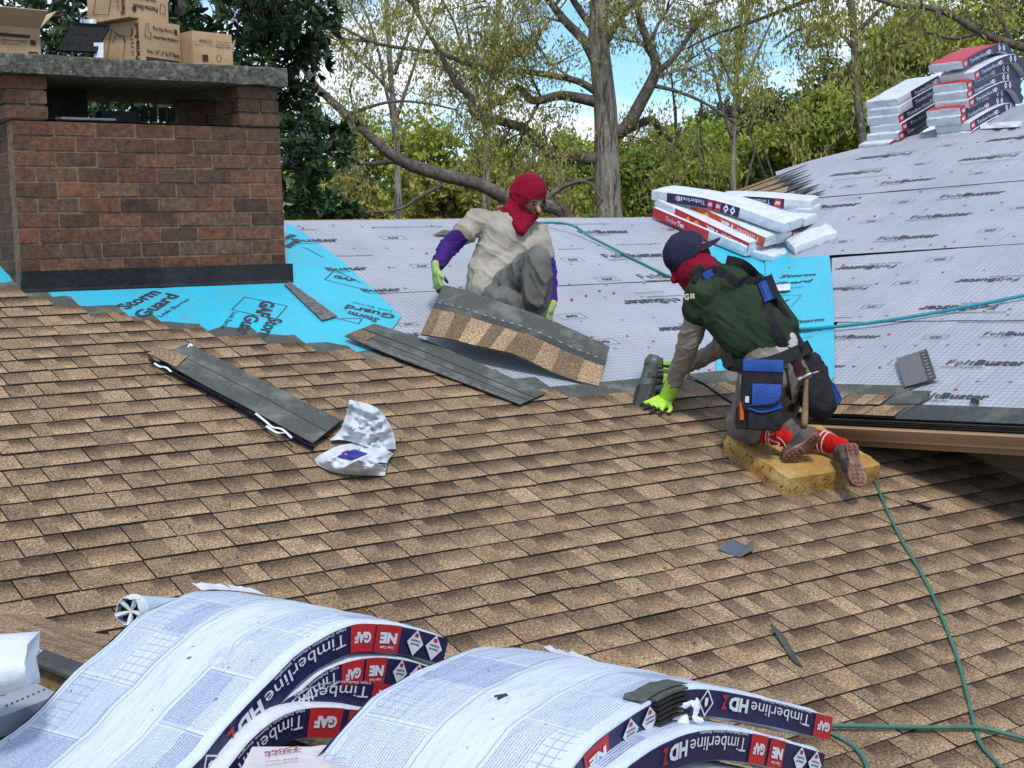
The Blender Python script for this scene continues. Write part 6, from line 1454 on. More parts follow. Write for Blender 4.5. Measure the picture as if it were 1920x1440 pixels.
# ---------------- the kneeling roofer
TP = .10                                                        # thickness of the foam pad
PAD = Plane(MAIN.O + MAIN.N * (TP + .02), MAIN.U, MAIN.V)
DK = depth(PAD.hit(1400, 822)) + .02
p2 = lambda x, y, o=0.0: PZ(x, y, DK + o)
w2p = thing('person', 'kneeling roofer in green t-shirt, navy cap and tool belt with one glove on the shingles', 'person', None, tuple(p2(1400, 822)))
H2 = p2(1290, 484, .26); gd = camv(-.80, -.56, .22); gd, gs, gu = basis(gd, camv(-.35, 1, .2)); gx = (gs, gd, gu)
nS, fS = p2(1316, 552, .03), p2(1378, 525, .36); nk2 = p2(1326, 512, .22); ch2 = p2(1362, 556, .14); ws2 = p2(1420, 622, .03); pv2 = p2(1450, 672, .02)
nE, nW = p2(1290, 648, .16), p2(1262, 722, .38); fE, fW = p2(1352, 652, .40), p2(1272, 694, .55)
nH, fH = p2(1432, 690, -.08), p2(1478, 690, .14); nK, fK = p2(1396, 800, -.02), p2(1448, 800, .16)
nA, fA = p2(1478, 822, -.18), p2(1578, 838, -.12)
body2 = [(H2, (.088, .102, .118), gx), (H2 - gu * .04, nk2, .055, .06), (nk2, ch2, .06, .10), (ch2, ws2, .12, .10), (ws2, pv2, .10, .12), (nS, fS, .05, .05), (nk2, nS, .05, .05), (nk2, fS, .05, .05),
         (nS, nE, .048, .041), (nE, nW, .040, .027), (fS, fE, .046, .040), (fE, fW, .038, .027), (pv2, nH, .10, .09), (pv2, fH, .10, .09), (nH, nK, .08, .058), (fH, fK, .08, .058), (nK, nA, .058, .036), (fK, fA, .055, .036),
         (H2 + gd * .088 - gu * .02, H2 + gd * .118 - gu * .045, .010, .013)]
remesh('body', body2, [m_skin], w2p, vox=.007, sm=3)
bal2 = [(H2, (.104, .116, .130), gx), (H2 - gu * .04, p2(1318, 508, .22), .10, .09), (H2 - gu * .06 + gd * .04, H2 - gu * .12 + gd * .05, .072, .058), (H2 + gd * .085 - gu * .03, H2 + gd * .125 - gu * .055, .028, .022), (p2(1300, 510, .2), p2(1330, 515, .14), .085, .07)]
def open2(c):
    q = c - H2; v = q - gd * q.dot(gd); a = v.dot(gs) / .052; b = (v.dot(gu) - .012) / .024; return q.dot(gd) > .03 and a * a + b * b < 1
remesh('balaclava', bal2, [m_bala], w2p, vox=.0075, sm=5, wr=.008, wrf=12, wdir=gu, cut=open2)
# cap worn backwards: crown, band, brim over the nape
capo = [(H2 + gu * .028 - gd * .004, (.114, .126, .118), gx)]
remesh('cap_crown', capo, [m_navycap], w2p, vox=.0075, sm=3, wr=.003, wrf=14, cut=lambda c: (c - H2).dot((gu * .93 - gd * .0 + gd * .36).normalized()) < .018)
bd = camv(.93, .36, .10); bs = bd.cross(camv(-.3, 1, .2)).normalized(); c0 = H2 + gu * .058 + camv(1, .1, 0) * .075
q = MB(); P = []
for i in range(9):
    t = -1 + i / 4; row = []
    for j in range(5):
        r_ = j / 4; row.append(c0 + bs * (t * .088 * (1 - .12 * r_)) + bd * (r_ * .13 * math.sqrt(max(0, 1 - (t * .93) ** 2)) + .0) + camv(-.3, 1, .2) * (-.016 * t * t))
    P.append(row)
q.sheet(P, .004); q.build('cap_brim', m_navycap, w2p, autosm=50)
# safety glasses resting on the brim
q = MB(); gl = c0 + bd * .02 + camv(-.3, 1, .2) * .016
q.ball(gl + bs * .035, (.030, .006, .018), 10, 6, ax=(bs, camv(0, .8, .6), bd)); q.build('glasses_lens', mk('glasses_lens', (.35, .36, .38), None, .08, spec=.9), w2p, smooth=True)
q = MB(); q.ball(gl - bs * .035, (.030, .006, .018), 10, 6, ax=(bs, camv(0, .8, .6), bd)); q.build('glasses_lens', bpy.data.materials['glasses_lens'], w2p, smooth=True)
q = MB(); q.tube([gl - bs * .07 - bd * .09, gl - bs * .068, gl + camv(0, 1, 0) * .004, gl + bs * .068, gl + bs * .07 - bd * .10], .0035, 5); q.build('glasses_frame', m_grip, w2p, smooth=True)
sh2 = [(nk2, ch2, .09, .15), (ch2, ws2, .168, .148), (ws2, p2(1430, 645, .03), .158, .160), (p2(1396, 632, 0), p2(1408, 660, .0), .10, .10), (nS, fS, .085, .085), (nk2, nS, .075, .08), (nS, nS.lerp(nE, .36), .084, .074), (fS, fS.lerp(fE, .35), .08, .072), (p2(1400, 540, .18), p2(1462, 612, .10), .105, .10), (p2(1350, 590, .03), p2(1395, 640, -.01), .10, .11), (fS, p2(1440, 590, .16), .08, .09)]
remesh('t_shirt', sh2, [m_green], w2p, vox=.008, sm=4, wr=.011, wrf=9, wdir=camv(.75, -.5, .2))
remesh('sleeve', [(nS.lerp(nE, .22), nE, .062, .056), (nE, nW.lerp(nE, .04), .056, .042)], [m_greys], w2p, vox=.006, sm=4, wr=.011, wrf=14, wdir=camv(1, .3, 0))
remesh('sleeve', [(fS.lerp(fE, .3), fE, .058, .052), (fE, fW.lerp(fE, .1), .052, .042)], [m_greys], w2p, vox=.006, sm=4, wr=.011, wrf=14, wdir=camv(.3, 1, 0))
# shirt tail showing above the belt
remesh('shirt_tail', [(p2(1447, 664, .03), p2(1451, 676, .03), .156, .154)], [mk('off_white_undershirt', (.48, .45, .40), (.38, .35, .31), .9, 8)], w2p, vox=.008, sm=5, wr=.006, wrf=8, wdir=camv(.9, .3, 0))
tr2 = [(p2(1456, 700, .03), p2(1456, 720, .03), .130, .135), (p2(1452, 702, .02), nH + camv(0, -1, 0) * .05, .135, .125), (p2(1462, 700, .06), fH + camv(0, -1, 0) * .04, .13, .125), (nH, nK, .115, .092), (fH, fK, .115, .09), (nK, nK.lerp(nA, .25), .088, .070), (fK, fK.lerp(fA, .3), .085, .065), (p2(1478, 690, .03), p2(1490, 712, .02), .11, .10)]
remesh('work_trousers', tr2, [cloth('dusty_grey_trousers', (.20, .175, .15), (.13, .115, .10), (.25, .22, .19), 6)], w2p, vox=.009, sm=5, wr=.018, wrf=7, wdir=camv(.2, -1, 0))
remesh('sock', [(nK.lerp(nA, .50), nA, .054, .046)], [m_sockr], w2p, vox=.005, sm=3, wr=.004, wrf=20)
remesh('sock', [(fK.lerp(fA, .38), fA, .052, .046)], [m_sockr], w2p, vox=.005, sm=3, wr=.004, wrf=20)
for (K_, A_, s0_) in ((nK, nA, .62), (fK, fA, .74)):
    for dx in (0, .03):
        c = K_.lerp(A_, s0_ + dx * 2); d_ = (A_ - K_).normalized(); a = d_.orthogonal().normalized(); b = d_.cross(a)
        q = MB(); q.tube([c + (a * math.cos(t) + b * math.sin(t)) * .053 for t in np.linspace(0, 2 * PI, 17)], .0035, 4); q.build('sock_stripe', m_white_, w2p)
def shoe(par, ankle, heel, toe, soleN, label=None):
    """ankle point, heel and toe of the sole, soleN points out of the sole"""
    ln = (toe - heel).normalized(); sn = (soleN - ln * soleN.dot(ln)).normalized(); sd_ = ln.cross(sn).normalized(); Lq = (toe - heel).length
    outl = [(-.02, .0), (.0, .024), (.06, .033), (.2, .032), (.4, .029), (.55, .037), (.7, .046), (.84, .044), (.94, .032), (1.0, .012)]
    pts = [heel + ln * (t * Lq) + sd_ * w_ * (1.08 if t > .5 else 1) for t, w_ in outl] + [heel + ln * (t * Lq) - sd_ * w_ for t, w_ in outl[::-1]]
    q = MB(); q.slab([p - sn * .012 for p in pts], sn, .016); q.build('shoe_sole', m_sole, par)
    for t, w_ in [(.05, .018), (.14, .02), (.23, .02), (.50, .022), (.60, .028), (.70, .032), (.80, .031), (.90, .022)]:
        for k in ((-1, 1) if w_ < .022 else (-1, 0, 1)):
            c = heel + ln * (t * Lq) + sd_ * w_ * k * (.85 if w_ > .021 else .75) + sn * .006; m_ = MB()
            m_.tube([c - sn * .004, c + sn * .004], [.0095, .0075], 6); m_.build('sole_lug', m_sole, par)
    up = [(heel + ln * .04 * 1 - sn * .045, heel + ln * .10 - sn * .045, .044, .045), (heel + ln * .09 - sn * .045, toe - ln * .05 - sn * .036, .043, .036), (heel + ln * .03 - sn * .04, ankle.lerp(heel + ln * .05 - sn * .1, .5), .042, .048), (toe - ln * .06 - sn * .03, toe - ln * .035 - sn * .026, .038, .030)]
    def mf(c):
        x = (c - heel).dot(ln) / Lq; z = -(c - heel).dot(sn); return 1 if (.30 < x < .62 and z < .06) or x > .86 else 0
    remesh('shoe_upper', up, [m_shoe, m_shoed], par, vox=.0055, sm=3, wr=.003, wrf=20, matfn=mf)
    for i in range(4):
        c = heel + ln * (.10 + i * .028) - sn * (.085 - i * .007); m_ = MB(); m_.tube([c - sd_ * .026 + sn * .006, c - sn * .005, c + sd_ * .026 + sn * .006], .003, 5); m_.build('shoe_lace', m_lace, par)
shoe(w2p, nA, p2(1536, 818, -.26), p2(1470, 868, -.22), camv(.55, -.35, .75))
shoe(w2p, fA, p2(1596, 832, -.30), p2(1612, 912, -.38), camv(.28, .0, .96))
for pts in ([(1452, 812), (1440, 818), (1447, 826), (1462, 832), (1452, 838)], [(1455, 818), (1466, 826), (1474, 838)]):
    m_ = MB(); m_.tube(smoothpath([p2(x, y, -.26) for x, y in pts], 4), .003, 5); m_.build('loose_lace', m_lace, w2p)
# gloves
hw = MAIN.hit(1248, 748, .062); hdir = MAIN.hit(1200, 776, .035) - hw
remesh('glove_cuff', [(nW.lerp(nE, .04), hw, .044, .040)], [m_lime], w2p, vox=.004, sm=2)
hand('glove', w2p, hw, hdir, -MAIN.N, .195, (.12, .10, .12, .2, .1), .34, 1, [m_lime, m_grip], tip=.68)
hand('glove', w2p, p2(1262, 694, .54), camv(-1, .05, .1), camv(0, -.2, -1), .185, (1.1, 1.1, 1.1, 1.1, .5), .05, 1, [m_lime, m_grip], tip=.30)
# chest logo on the sleeve
q = MB(); lc = p2(1283, 562, -.065); e1, e2_ = camv(1, .05, .3), camv(-.05, 1, .1); lp = Plane(lc, e1, e2_)
write(q, 'G', lambda a, b: lc + e1 * a + e2_ * b, 0, .024, 0, .028, .04); 
for a in (0, 1):
    for b in (0, 1): q.add([lc + e1 * (.030 + a * .012) + e2_ * (.004 + b * .013), lc + e1 * (.040 + a * .012) + e2_ * (.004 + b * .013), lc + e1 * (.040 + a * .012) + e2_ * (.015 + b * .013), lc + e1 * (.030 + a * .012) + e2_ * (.015 + b * .013)], [(0, 1, 2, 3)])
q.build('sleeve_print', m_yelp if False else mk('cream_print', (.6, .6, .42), None, .7), w2p)
# suspenders, pad, phone pouch
import mathutils
from mathutils.bvhtree import BVHTree
shirt_o = [o for o in w2p.children if o.name.startswith('t_shirt')][0]
bv = BVHTree.FromPolygons([shirt_o.matrix_basis @ v.co for v in shirt_o.data.vertices], [tuple(p.vertices) for p in shirt_o.data.polygons])
def onshirt(x, y, lift=.006):
    h = bv.ray_cast(CAM, ray(x, y).normalized()); return (h[0] + h[1].normalized() * lift * (1 if h[1].dot(CAM - h[0]) > 0 else -1)) if h[0] else p2(x, y, -.12)
def strap(name, pts, wd, mat, par, th=.004):
    P = smoothpath([onshirt(*p) for p in pts], 5); q = MB(); G = []
    for i, p in enumerate(P):
        d_ = (P[min(i + 1, len(P) - 1)] - P[max(i - 1, 0)]).normalized(); v = (CAM - p).normalized(); s_ = d_.cross(v).normalized(); w_ = wd if isinstance(wd, float) else wd[0] + (wd[1] - wd[0]) * i / (len(P) - 1)
        G.append([p - s_ * w_ / 2, p + v * .003, p + s_ * w_ / 2])
    q.sheet(G[::-1], th); return q.build(name, mat, par, autosm=60)
strap('suspender_strap', [(1302, 532), (1330, 512), (1352, 513), (1380, 530), (1412, 530), (1428, 545), (1436, 580), (1452, 620), (1470, 650)], .05, m_blk, w2p, .007)
strap('suspender_strap', [(1362, 487), (1392, 495), (1414, 515), (1430, 540)], .045, m_blk, w2p, .007)
strap('suspender_strap', [(1440, 545), (1468, 585), (1490, 625), (1506, 650)], .028, m_blk, w2p)
strap('strap_webbing', [(1434, 560), (1446, 600), (1462, 640), (1476, 668)], .036, m_blk, w2p, .005)
strap('blue_strap_patch', [(1318, 522), (1334, 513)], .035, m_blue, w2p, .011)
def rbox(name, mat, par, c, ex, ey, ez, r=.25, lv=2):
    import bmesh
    bm = bmesh.new(); bmesh.ops.create_cube(bm, size=2.0)
    mn = min(ex.length, ey.length, ez.length) * r * 2
    for v in bm.verts: v.co = Vector(c) + ex * v.co.x + ey * v.co.y + ez * v.co.z
    bmesh.ops.bevel(bm, geom=bm.edges[:], offset=mn * .5, segments=lv, affect='EDGES', profile=.6); bmesh.ops.recalc_face_normals(bm, faces=bm.faces[:])
    vs = [v.co.copy() for v in bm.verts]; bm.verts.index_update(); fs = [tuple(v.index for v in f.verts) for f in bm.faces]; bm.free()
    q = MB(); q.add(vs, fs); return q.build(name, mat, par, autosm=35)
la = onshirt(1425, 522, .02); lb = onshirt(1444, 570, .02); ld = (lb - la).normalized(); lv_ = (CAM - la).normalized(); lsd = ld.cross(lv_).normalized()
rbox('device_holster', m_blk, w2p, (la + lb) / 2 + lsd * -.012 + lv_ * .01, lsd * .034, ld * .085, lv_ * .020)
rbox('blue_device', m_blue, w2p, (la + lb) / 2 + lsd * .012 + lv_ * .022 + ld * .006, lsd * .024, ld * .075, lv_ * .018, .4)
for k in range(9): q = MB(); q.box((la + lb) / 2 + lsd * .026 + lv_ * .041 + ld * (-.05 + k * .013), lsd * .006, ld * .003, lv_ * .001); q.build('device_vent_slot', m_blk, w2p)
pk = onshirt(1310, 517, .03); rbox('shoulder_radio', m_blk, w2p, pk, camv(.7, .7, 0) * .038, camv(-.7, .7, 0) * .020, camv(0, 0, 1) * .018, .4)
# belt
_bvs = []
for nm_ in ('work_trousers', 'shirt_tail', 't_shirt'):
    for o in w2p.children:
        if o.name.startswith(nm_): _bvs.append(BVHTree.FromPolygons([o.matrix_basis @ v.co for v in o.data.vertices], [tuple(p.vertices) for p in o.data.polygons]))
def onbody(x, y, lift=.01):
    hs = [h for h in (b.ray_cast(CAM, ray(x, y).normalized()) for b in _bvs) if h[0]]
    if not hs: return p2(x, y, -.05)
    h = min(hs, key=lambda h: h[3]); return h[0] + (CAM - h[0]).normalized() * lift
def belt(name, pts, wd, mat, th=.008):
    P = smoothpath([onbody(*p) for p in pts], 4); q = MB(); G = []
    for i, p in enumerate(P):
        d_ = (P[min(i + 1, len(P) - 1)] - P[max(i - 1, 0)]).normalized(); v = (CAM - p).normalized(); s_ = d_.cross(v).normalized()
        G.append([p - s_ * wd / 2, p + v * .004, p + s_ * wd / 2])
    q.sheet(G[::-1], th); return q.build(name, mat, w2p, autosm=60)
belt('tool_belt', [(1362, 676), (1372, 684), (1400, 686), (1432, 683), (1462, 674), (1490, 662), (1512, 652), (1520, 648)], .062, m_blk)
belt('belt_pad', [(1360, 664), (1368, 688)], .05, m_blk, .02)
belt('leather_patch', [(1488, 672), (1500, 700), (1504, 722)], .05, mk('maroon_leather', (.07, .025, .035), (.04, .02, .025), .6), .006)
belt('hanging_strap', [(1472, 690), (1478, 730), (1484, 770)], .022, m_blk, .004)
belt('hanging_strap', [(1506, 668), (1504, 720), (1500, 760)], .03, m_blk, .004)
rbox('strap_buckle', m_grip, w2p, onshirt(1472, 655, .02), camv(1, .2, 0) * .022, camv(-.2, 1, 0) * .020, camv(0, 0, 1) * .006)
# the blue and black nail pouch on the near hip
PX, PY, PV = camv(1, -.04, .12), camv(.03, 1, .0), camv(-.1, .0, 1)
pc_ = p2(1428, 742, -.27); mpx = DK / 2720
rbox('tool_pouch', m_blk, w2p, pc_, PX * .098, PY * .165, PV * .038, .5)
rbox('pouch_flap', m_blue, w2p, pc_ + PY * .145 + PV * .030 + PX * .0, PX * .096, PY * .030, PV * .014, .5)
rbox('pouch_pocket', m_blue, w2p, pc_ - PY * .010 + PV * .044 + PX * .02, PX * .070, PY * .068, PV * .014, .5)
rbox('pouch_pocket', m_blk, w2p, pc_ - PY * .115 + PV * .045 + PX * .015, PX * .082, PY * .050, PV * .034, .6)
q = MB(); q.tube(smoothpath([pc_ - PX * .07 - PY * .062 + PV * .075, pc_ + PV * .088 - PY * .078, pc_ + PX * .095 - PY * .05 + PV * .07], 5), .0055, 6); q.build('pouch_piping', m_blue, w2p, smooth=True)
q = MB(); q.tube(smoothpath([pc_ - PX * .09 + PY * .07 + PV * .04, pc_ - PX * .092 - PY * .04 + PV * .045, pc_ - PX * .06 - PY * .05 + PV * .065, pc_ + PX * .06 - PY * .035 + PV * .07, pc_ + PX * .10 + PY * .02 + PV * .05], 5), .006, 6); q.build('pouch_loop', m_blk, w2p, smooth=True)
q = MB(); q.tube([pc_ - PX * .092 - PY * .12 + PV * .03, pc_ - PX * .096 - PY * .035 + PV * .035], [.012, .010], 8); q.build('orange_handle', mk('orange_handle', (.7, .12, .02), None, .5), w2p)
rbox('side_pocket', m_blk, w2p, pc_ - PX * .095 - PY * .11 + PV * .0, PX * .026, PY * .055, PV * .03, .5)
q = MB(); q.box(pc_ - PX * .072 - PY * .02 + PV * .052, PX * .009, PY * .015, PV * .002); q.build('pouch_tag', m_white_, w2p)
# the black bag on the far hip
remesh('tool_bag', [(p2(1522, 680, .0), p2(1540, 755, -.02), .050, .085), (p2(1518, 730, -.02), p2(1530, 760, -.02), .07, .07), (p2(1500, 650, .05), p2(1535, 700, 0), .03, .05)], [m_blk], w2p, vox=.008, sm=4, wr=.01, wrf=9)
rbox('bag_pocket', m_blue, w2p, p2(1562, 742, -.05), camv(.5, .75, .2) * .030, camv(.4, -.8, .1) * .040, camv(0, 0, 1) * .012, .4)
rbox('bag_pocket', m_blk, w2p, p2(1558, 746, -.03), camv(.5, .75, .2) * .034, camv(.4, -.8, .1) * .046, camv(0, 0, 1) * .014, .4)
# hammer hanging from the belt
hm = thing('hammer', 'claw hammer with a worn wooden handle hanging from the kneeling roofer\'s belt', 'hammer', None, tuple(p2(1508, 790, -.16)))
m_steel = mk('worn_steel', (.32, .32, .32), (.18, .175, .17), .35, 25, metal=.9); m_wood = mk('worn_hickory', (.26, .16, .09), (.15, .09, .055), .7, 14, 5, .3, 60)
hp0, hp1 = p2(1512, 712, -.20), p2(1508, 800, -.24)
q = MB(); q.tube(smoothpath([hp0, hp0.lerp(hp1, .3), hp0.lerp(hp1, .7), hp1], 4), [.011, .011, .011, .012, .013, .014, .015, .016, .017, .0175, .018, .017, .014], 10); q.build('hammer_handle', m_wood, hm, smooth=True)
a, b = p2(1498, 712, -.21), p2(1514, 704, -.21)
q = MB(); q.tube([a - (b - a) * .15, a, a + (b - a) * .3, a + (b - a) * .35, b, b + (b - a) * .4], [.014, .0145, .0145, .010, .0125, .011], 10); q.build('hammer_head', m_steel, hm, autosm=40)
for s_ in (-1, 1):
    q = MB(); q.tube(smoothpath([b + (b - a) * .3, p2(1524, 700, -.21) + camv(0, 0, 1) * .008 * s_, p2(1535, 696, -.21) + camv(0, 0, 1) * .012 * s_], 4), [.009, .0085, .008, .007, .0065, .006, .005, .004, .003], 6); q.build('hammer_claw', m_steel, hm, smooth=True)
p3 = lambda x, y, o=0.0: PZ(x, y, DK + .46 + o)
# the nail gun in his far hand
ng = thing('nail_gun', 'grey green pneumatic coil nail gun gripped by the kneeling roofer', 'nail gun', None, tuple(MAIN.hit(1212, 752)))
m_gun = mk('grey_green_housing', (.11, .13, .115), (.075, .09, .08), .45, 12, spec=.5, bump=.1); m_gunb = mk('black_housing', (.018, .018, .018), (.03, .03, .03), .5, 12)
g0, g1_ = p3(1228, 672, .10), p3(1212, 726, .06); gd_ = (g1_ - g0).normalized(); gside = camv(1, .2, 0)
q = MB(); q.tube([g0 - gd_ * .012, g0, g0 + gd_ * .02, g0 + gd_ * .045, g0 + gd_ * .05, g1_, g1_ + gd_ * .015], [.030, .044, .050, .050, .046, .044, .030], 14); q.build('drive_housing', m_gun, ng, autosm=40)
for k in (0, 1, 2, 3):
    an = k * PI / 2 + .5; a_ = gd_.orthogonal().normalized(); b_ = gd_.cross(a_); q = MB(); q.tube([g0 - gd_ * .004 + (a_ * math.cos(an) + b_ * math.sin(an)) * .046, g0 + gd_ * .05 + (a_ * math.cos(an) + b_ * math.sin(an)) * .050], .009, 6); q.build('housing_bolt', m_gun, ng)
rbox('gun_handle', m_gun, ng, g0.lerp(g1_, .45) + gside * .115 + camv(0, -.2, 0) * .01, (gside + camv(0, -.25, 0) * .3).normalized() * .085, camv(-.1, 1, 0) * .019, camv(0, 0, 1) * .019, .8)
rbox('gun_label', m_gunb, ng, g0.lerp(g1_, .55) + camv(.1, 0, 1) * .048, camv(1, .2, 0) * .022, gd_ * .014, camv(.1, 0, 1) * .003, .3)
q = MB(); q.tube([g1_ + gd_ * .01, MAIN.hit(1200, 752, .03)], [.024, .014], 10); q.build('gun_nose', m_gunb, ng, autosm=40)
rbox('nose_plate', m_gunb, ng, p3(1205, 742, .0), camv(1, .1, 0) * .036, gd_ * .055, camv(0, 0, 1) * .030, .4)
q = MB(); cc = p3(1246, 742, .08); q.tube([cc - camv(.1, 1, .3) * .032, cc - camv(.1, 1, .3) * .028, cc + camv(.1, 1, .3) * .028, cc + camv(.1, 1, .3) * .034], [.045, .052, .052, .044], 18); q.build('coil_magazine', m_gunb, ng, autosm=40)
q = MB(); q.tube([p3(1290, 706, .14), p3(1304, 713, .12)], [.014, .012], 10); q.build('air_fitting', m_steel, ng)
# ================================================================ pad, loose shingles, wrapper, scraps, hoses
pd = thing('foam_pad', 'thick yellow foam cushion pitted with holes under the kneeling roofer', 'foam pad', None, tuple(MAIN.hit(1480, 880)))
cor = [MAIN.hit(1352, 850, .02), MAIN.hit(1470, 934, .02), MAIN.hit(1645, 905, .02), MAIN.hit(1530, 828, .02)]
NA, NB_, NCc = 30, 26, 6; vs = []; rows = []
def padpt(a, b, c):
    p = cor[0].lerp(cor[1], a).lerp(cor[3].lerp(cor[2], a), b); h = TP * (1 + .10 * noise.noise(Vector((a * 3, b * 3, 1)))) 
    dent = -.05 * math.exp(-((a - .42) ** 2 + (b - .50) ** 2) / .02) - .03 * math.exp(-((a - .3) ** 2 + (b - .2) ** 2) / .03)
    e = .006 * noise.noise(p * 22 + Vector((0, 0, c * 3)))
    ctr = (cor[0] + cor[2]) / 2; return p + MAIN.N * (h * c + dent * (c ** 2)) + (p - ctr).normalized() * (e * (1 if (a in (0, 1) or b in (0, 1)) else 0)) - (p - ctr) * (.02 * (c if c > .8 else 0)) + MAIN.N * e * .5 * c
q = MB()
q.grid([[padpt(i / NA, j / NB_, 1) for j in range(NB_ + 1)] for i in range(NA + 1)][::-1])
for fn_, m_n in ((lambda t, c: padpt(t, 0, c), NA), (lambda t, c: padpt(1, t, c), NB_), (lambda t, c: padpt(1 - t, 1, c), NA), (lambda t, c: padpt(0, 1 - t, c), NB_)):
    q.grid([[fn_(i / m_n, c / NCc) for c in range(NCc + 1)] for i in range(m_n + 1)])
m_foam = mk('yellow_foam', (.47, .28, .075), (.34, .19, .05), .95, 9, 6, .8, 50, c3=(.54, .36, .14), scale3=5, bdist=.015)
q.build('foam_block', m_foam, pd, autosm=60)
m_hole = mk('foam_pore', (.13, .075, .025), (.20, .115, .035), .95, 20)
for k in range(95):
    face = rnd.choice([0, 0, 0, 1, 1, 2]); t, c = rnd.random(), rnd.uniform(.15, .9); r_ = rnd.choice([.003, .004, .005, .007, .009]) 
    if face == 0: p = padpt(t, 0, c); 
    elif face == 1: p = padpt(1, t, c)
    else: p = padpt(t, rnd.random(), 1)
    m_ = MB(); m_.ball(p, (r_, r_ * rnd.uniform(.5, 1), r_ * rnd.uniform(.5, .9)), 6, 4, ax=(MAIN.U, MAIN.N, MAIN.V)); m_.build('foam_hole', m_hole, pd)
# strips of shingle lying on the roof
def laid(label, pts_top, pts_bot, dark=False, lift=.03, sag=0.0, tabs_side=True, rev=False):
    Tt = [MAIN.hit(x, y, lift + s_) for x, y, s_ in pts_top]; Bb = [MAIN.hit(x, y, lift + s_) for x, y, s_ in pts_bot]
    Tt = smoothpath(Tt, 6); Bb = smoothpath(Bb, 6); n_ = min(len(Tt), len(Bb)); return Tt[:n_], Bb[:n_]
t = thing('loose_shingle', 'grey backed shingle lying face down on the stepped edge below the crouching roofer', 'shingle', None, tuple(MAIN.hit(840, 690)))
Tt, Bb = laid('', [(702, 608, .03), (800, 640, .02), (910, 688, .012), (1024, 738, .006)], [(646, 631, .012), (745, 672, .004), (860, 716, .002), (975, 760, .002)], lift=.034)
ribbon(t, 'headlap_strip', Tt, Bb, 0, 1, 0, len(Tt) - 1, [m_head, m_edge], .005)
ribbon(t, 'tacky_strip', Tt, Bb, .02, .12, 1, len(Tt) - 2, m_grit, .001, .0055)
ribbon(t, 'dark_laminate_strip', Tt, Bb, .55, .575, 0, len(Tt) - 1, m_edge, .001, .0056)
ribbon(t, 'dark_laminate_strip', Tt, Bb, .30, .318, 2, len(Tt) - 1, m_edge, .001, .0056)
ribbon(t, 'shingle_tab', Tt, Bb, .1, .5, 0, 2, [m_shingle, m_edge], .002, .0058, (.7, .7, .7))
t = thing('open_shingle_pile', 'opened bundle of grey backed shingles on torn navy wrapping on the brown field', 'shingle pile', None, tuple(MAIN.hit(450, 740)))
for k in range(5):
    o_ = k * 3.0; lf = .030 + k * .0075
    Tt, Bb = laid('', [(352 + rnd.uniform(-4, 4), 647, .01), (450, 694, 0), (545, 742, 0), (640 + rnd.uniform(-3, 3), 792, .0)], [(300 - k * 2 + rnd.uniform(-4, 4), 671, .012), (385, 725, 0), (480, 775, 0), (586, 833, 0)], lift=lf)
    ribbon(t, 'headlap_strip', Tt, Bb, 0, 1, 0, len(Tt) - 1, [m_head if k == 4 else m_head2, m_edge], .006)
ribbon(t, 'dark_laminate_strip', Tt, Bb, .50, .515, 1, len(Tt) - 1, m_edge, .001, .0066)
Tt2, Bb2 = laid('', [(300, 652, .03), (350, 670, .01)], [(276, 664, .02), (330, 690, .0)], lift=.07)
ribbon(t, 'shingle_tab', Tt2, Bb2, 0, 1, 0, len(Tt2) - 1, [m_shingle, m_edge], .006, 0, (.9, .9, .9))
# its torn wrapper along the low edge
def wr_side(x, yo, k): 
    return None
q = MB(); G = []
Wt = smoothpath([MAIN.hit(x, y, .065) for x, y in [(276, 664), (320, 694), (385, 728), (480, 779), (560, 822), (590, 838)]], 8); Wb = smoothpath([MAIN.hit(x, y, .012) for x, y in [(278, 676), (322, 704), (388, 738), (482, 789), (558, 830), (586, 842)]], 8)
for i in range(len(Wt)):
    G.append([Wt[i] + Vector([noise.noise(Vector((i * .8, k, 0))) * .008 for k in range(3)]), Wt[i].lerp(Wb[i], .5) - MAIN.V * .008 + Vector([noise.noise(Vector((i * .9, k, 9))) * .008 for k in range(3)]), Wb[i]])
q.sheet(G, .001); wo = q.build('torn_wrapping', m_navy, t, autosm=60)
q = MB(); fnw = lambda a, b: Wt[min(len(Wt) - 1, max(0, int(a * 39)))].lerp(Wb[min(len(Wt) - 1, max(0, int(a * 39)))], .9 - b) 
def wfn(a, b):
    x = a * (len(Wt) - 1.01); i = int(x); k = x - i; A_, B_ = Wt[i].lerp(Wt[i + 1], k), Wb[i].lerp(Wb[i + 1], k); return A_.lerp(B_, 1 - b) - MAIN.V * .014 + MAIN.N * .010
write(q, 'Timberline HD', lambda a, b: wfn(.66 - a, 1 - b), 0, .32, .2, .5, .02, 0, 0)
for x0, w_ in ((.70, .035), (.77, .035)): q.add([wfn(x0, 0.1), wfn(x0 + w_, .1), wfn(x0 + w_, .95), wfn(x0, .95)], [(0, 1, 2, 3)], 1)
q.build('printed_lettering', [m_whitep, m_red], wo)
for pts in ([(290, 682), (300, 688), (312, 690), (322, 698)], [(480, 776), (500, 792), (512, 802), (530, 806), (548, 822)], [(500, 800), (520, 812), (535, 812)], [(352, 652), (356, 646), (362, 650)]):
    q = MB(); sp_ = smoothpath([MAIN.hit(x, y, .075) for x, y in pts], 4); G = [[p - MAIN.U * .006 * (1 + noise.noise(Vector((i, 0, 2)))), p + MAIN.N * .006, p + MAIN.U * .006] for i, p in enumerate(sp_)]; q.sheet(G, .001); q.build('torn_shred', m_shred, t, autosm=60)
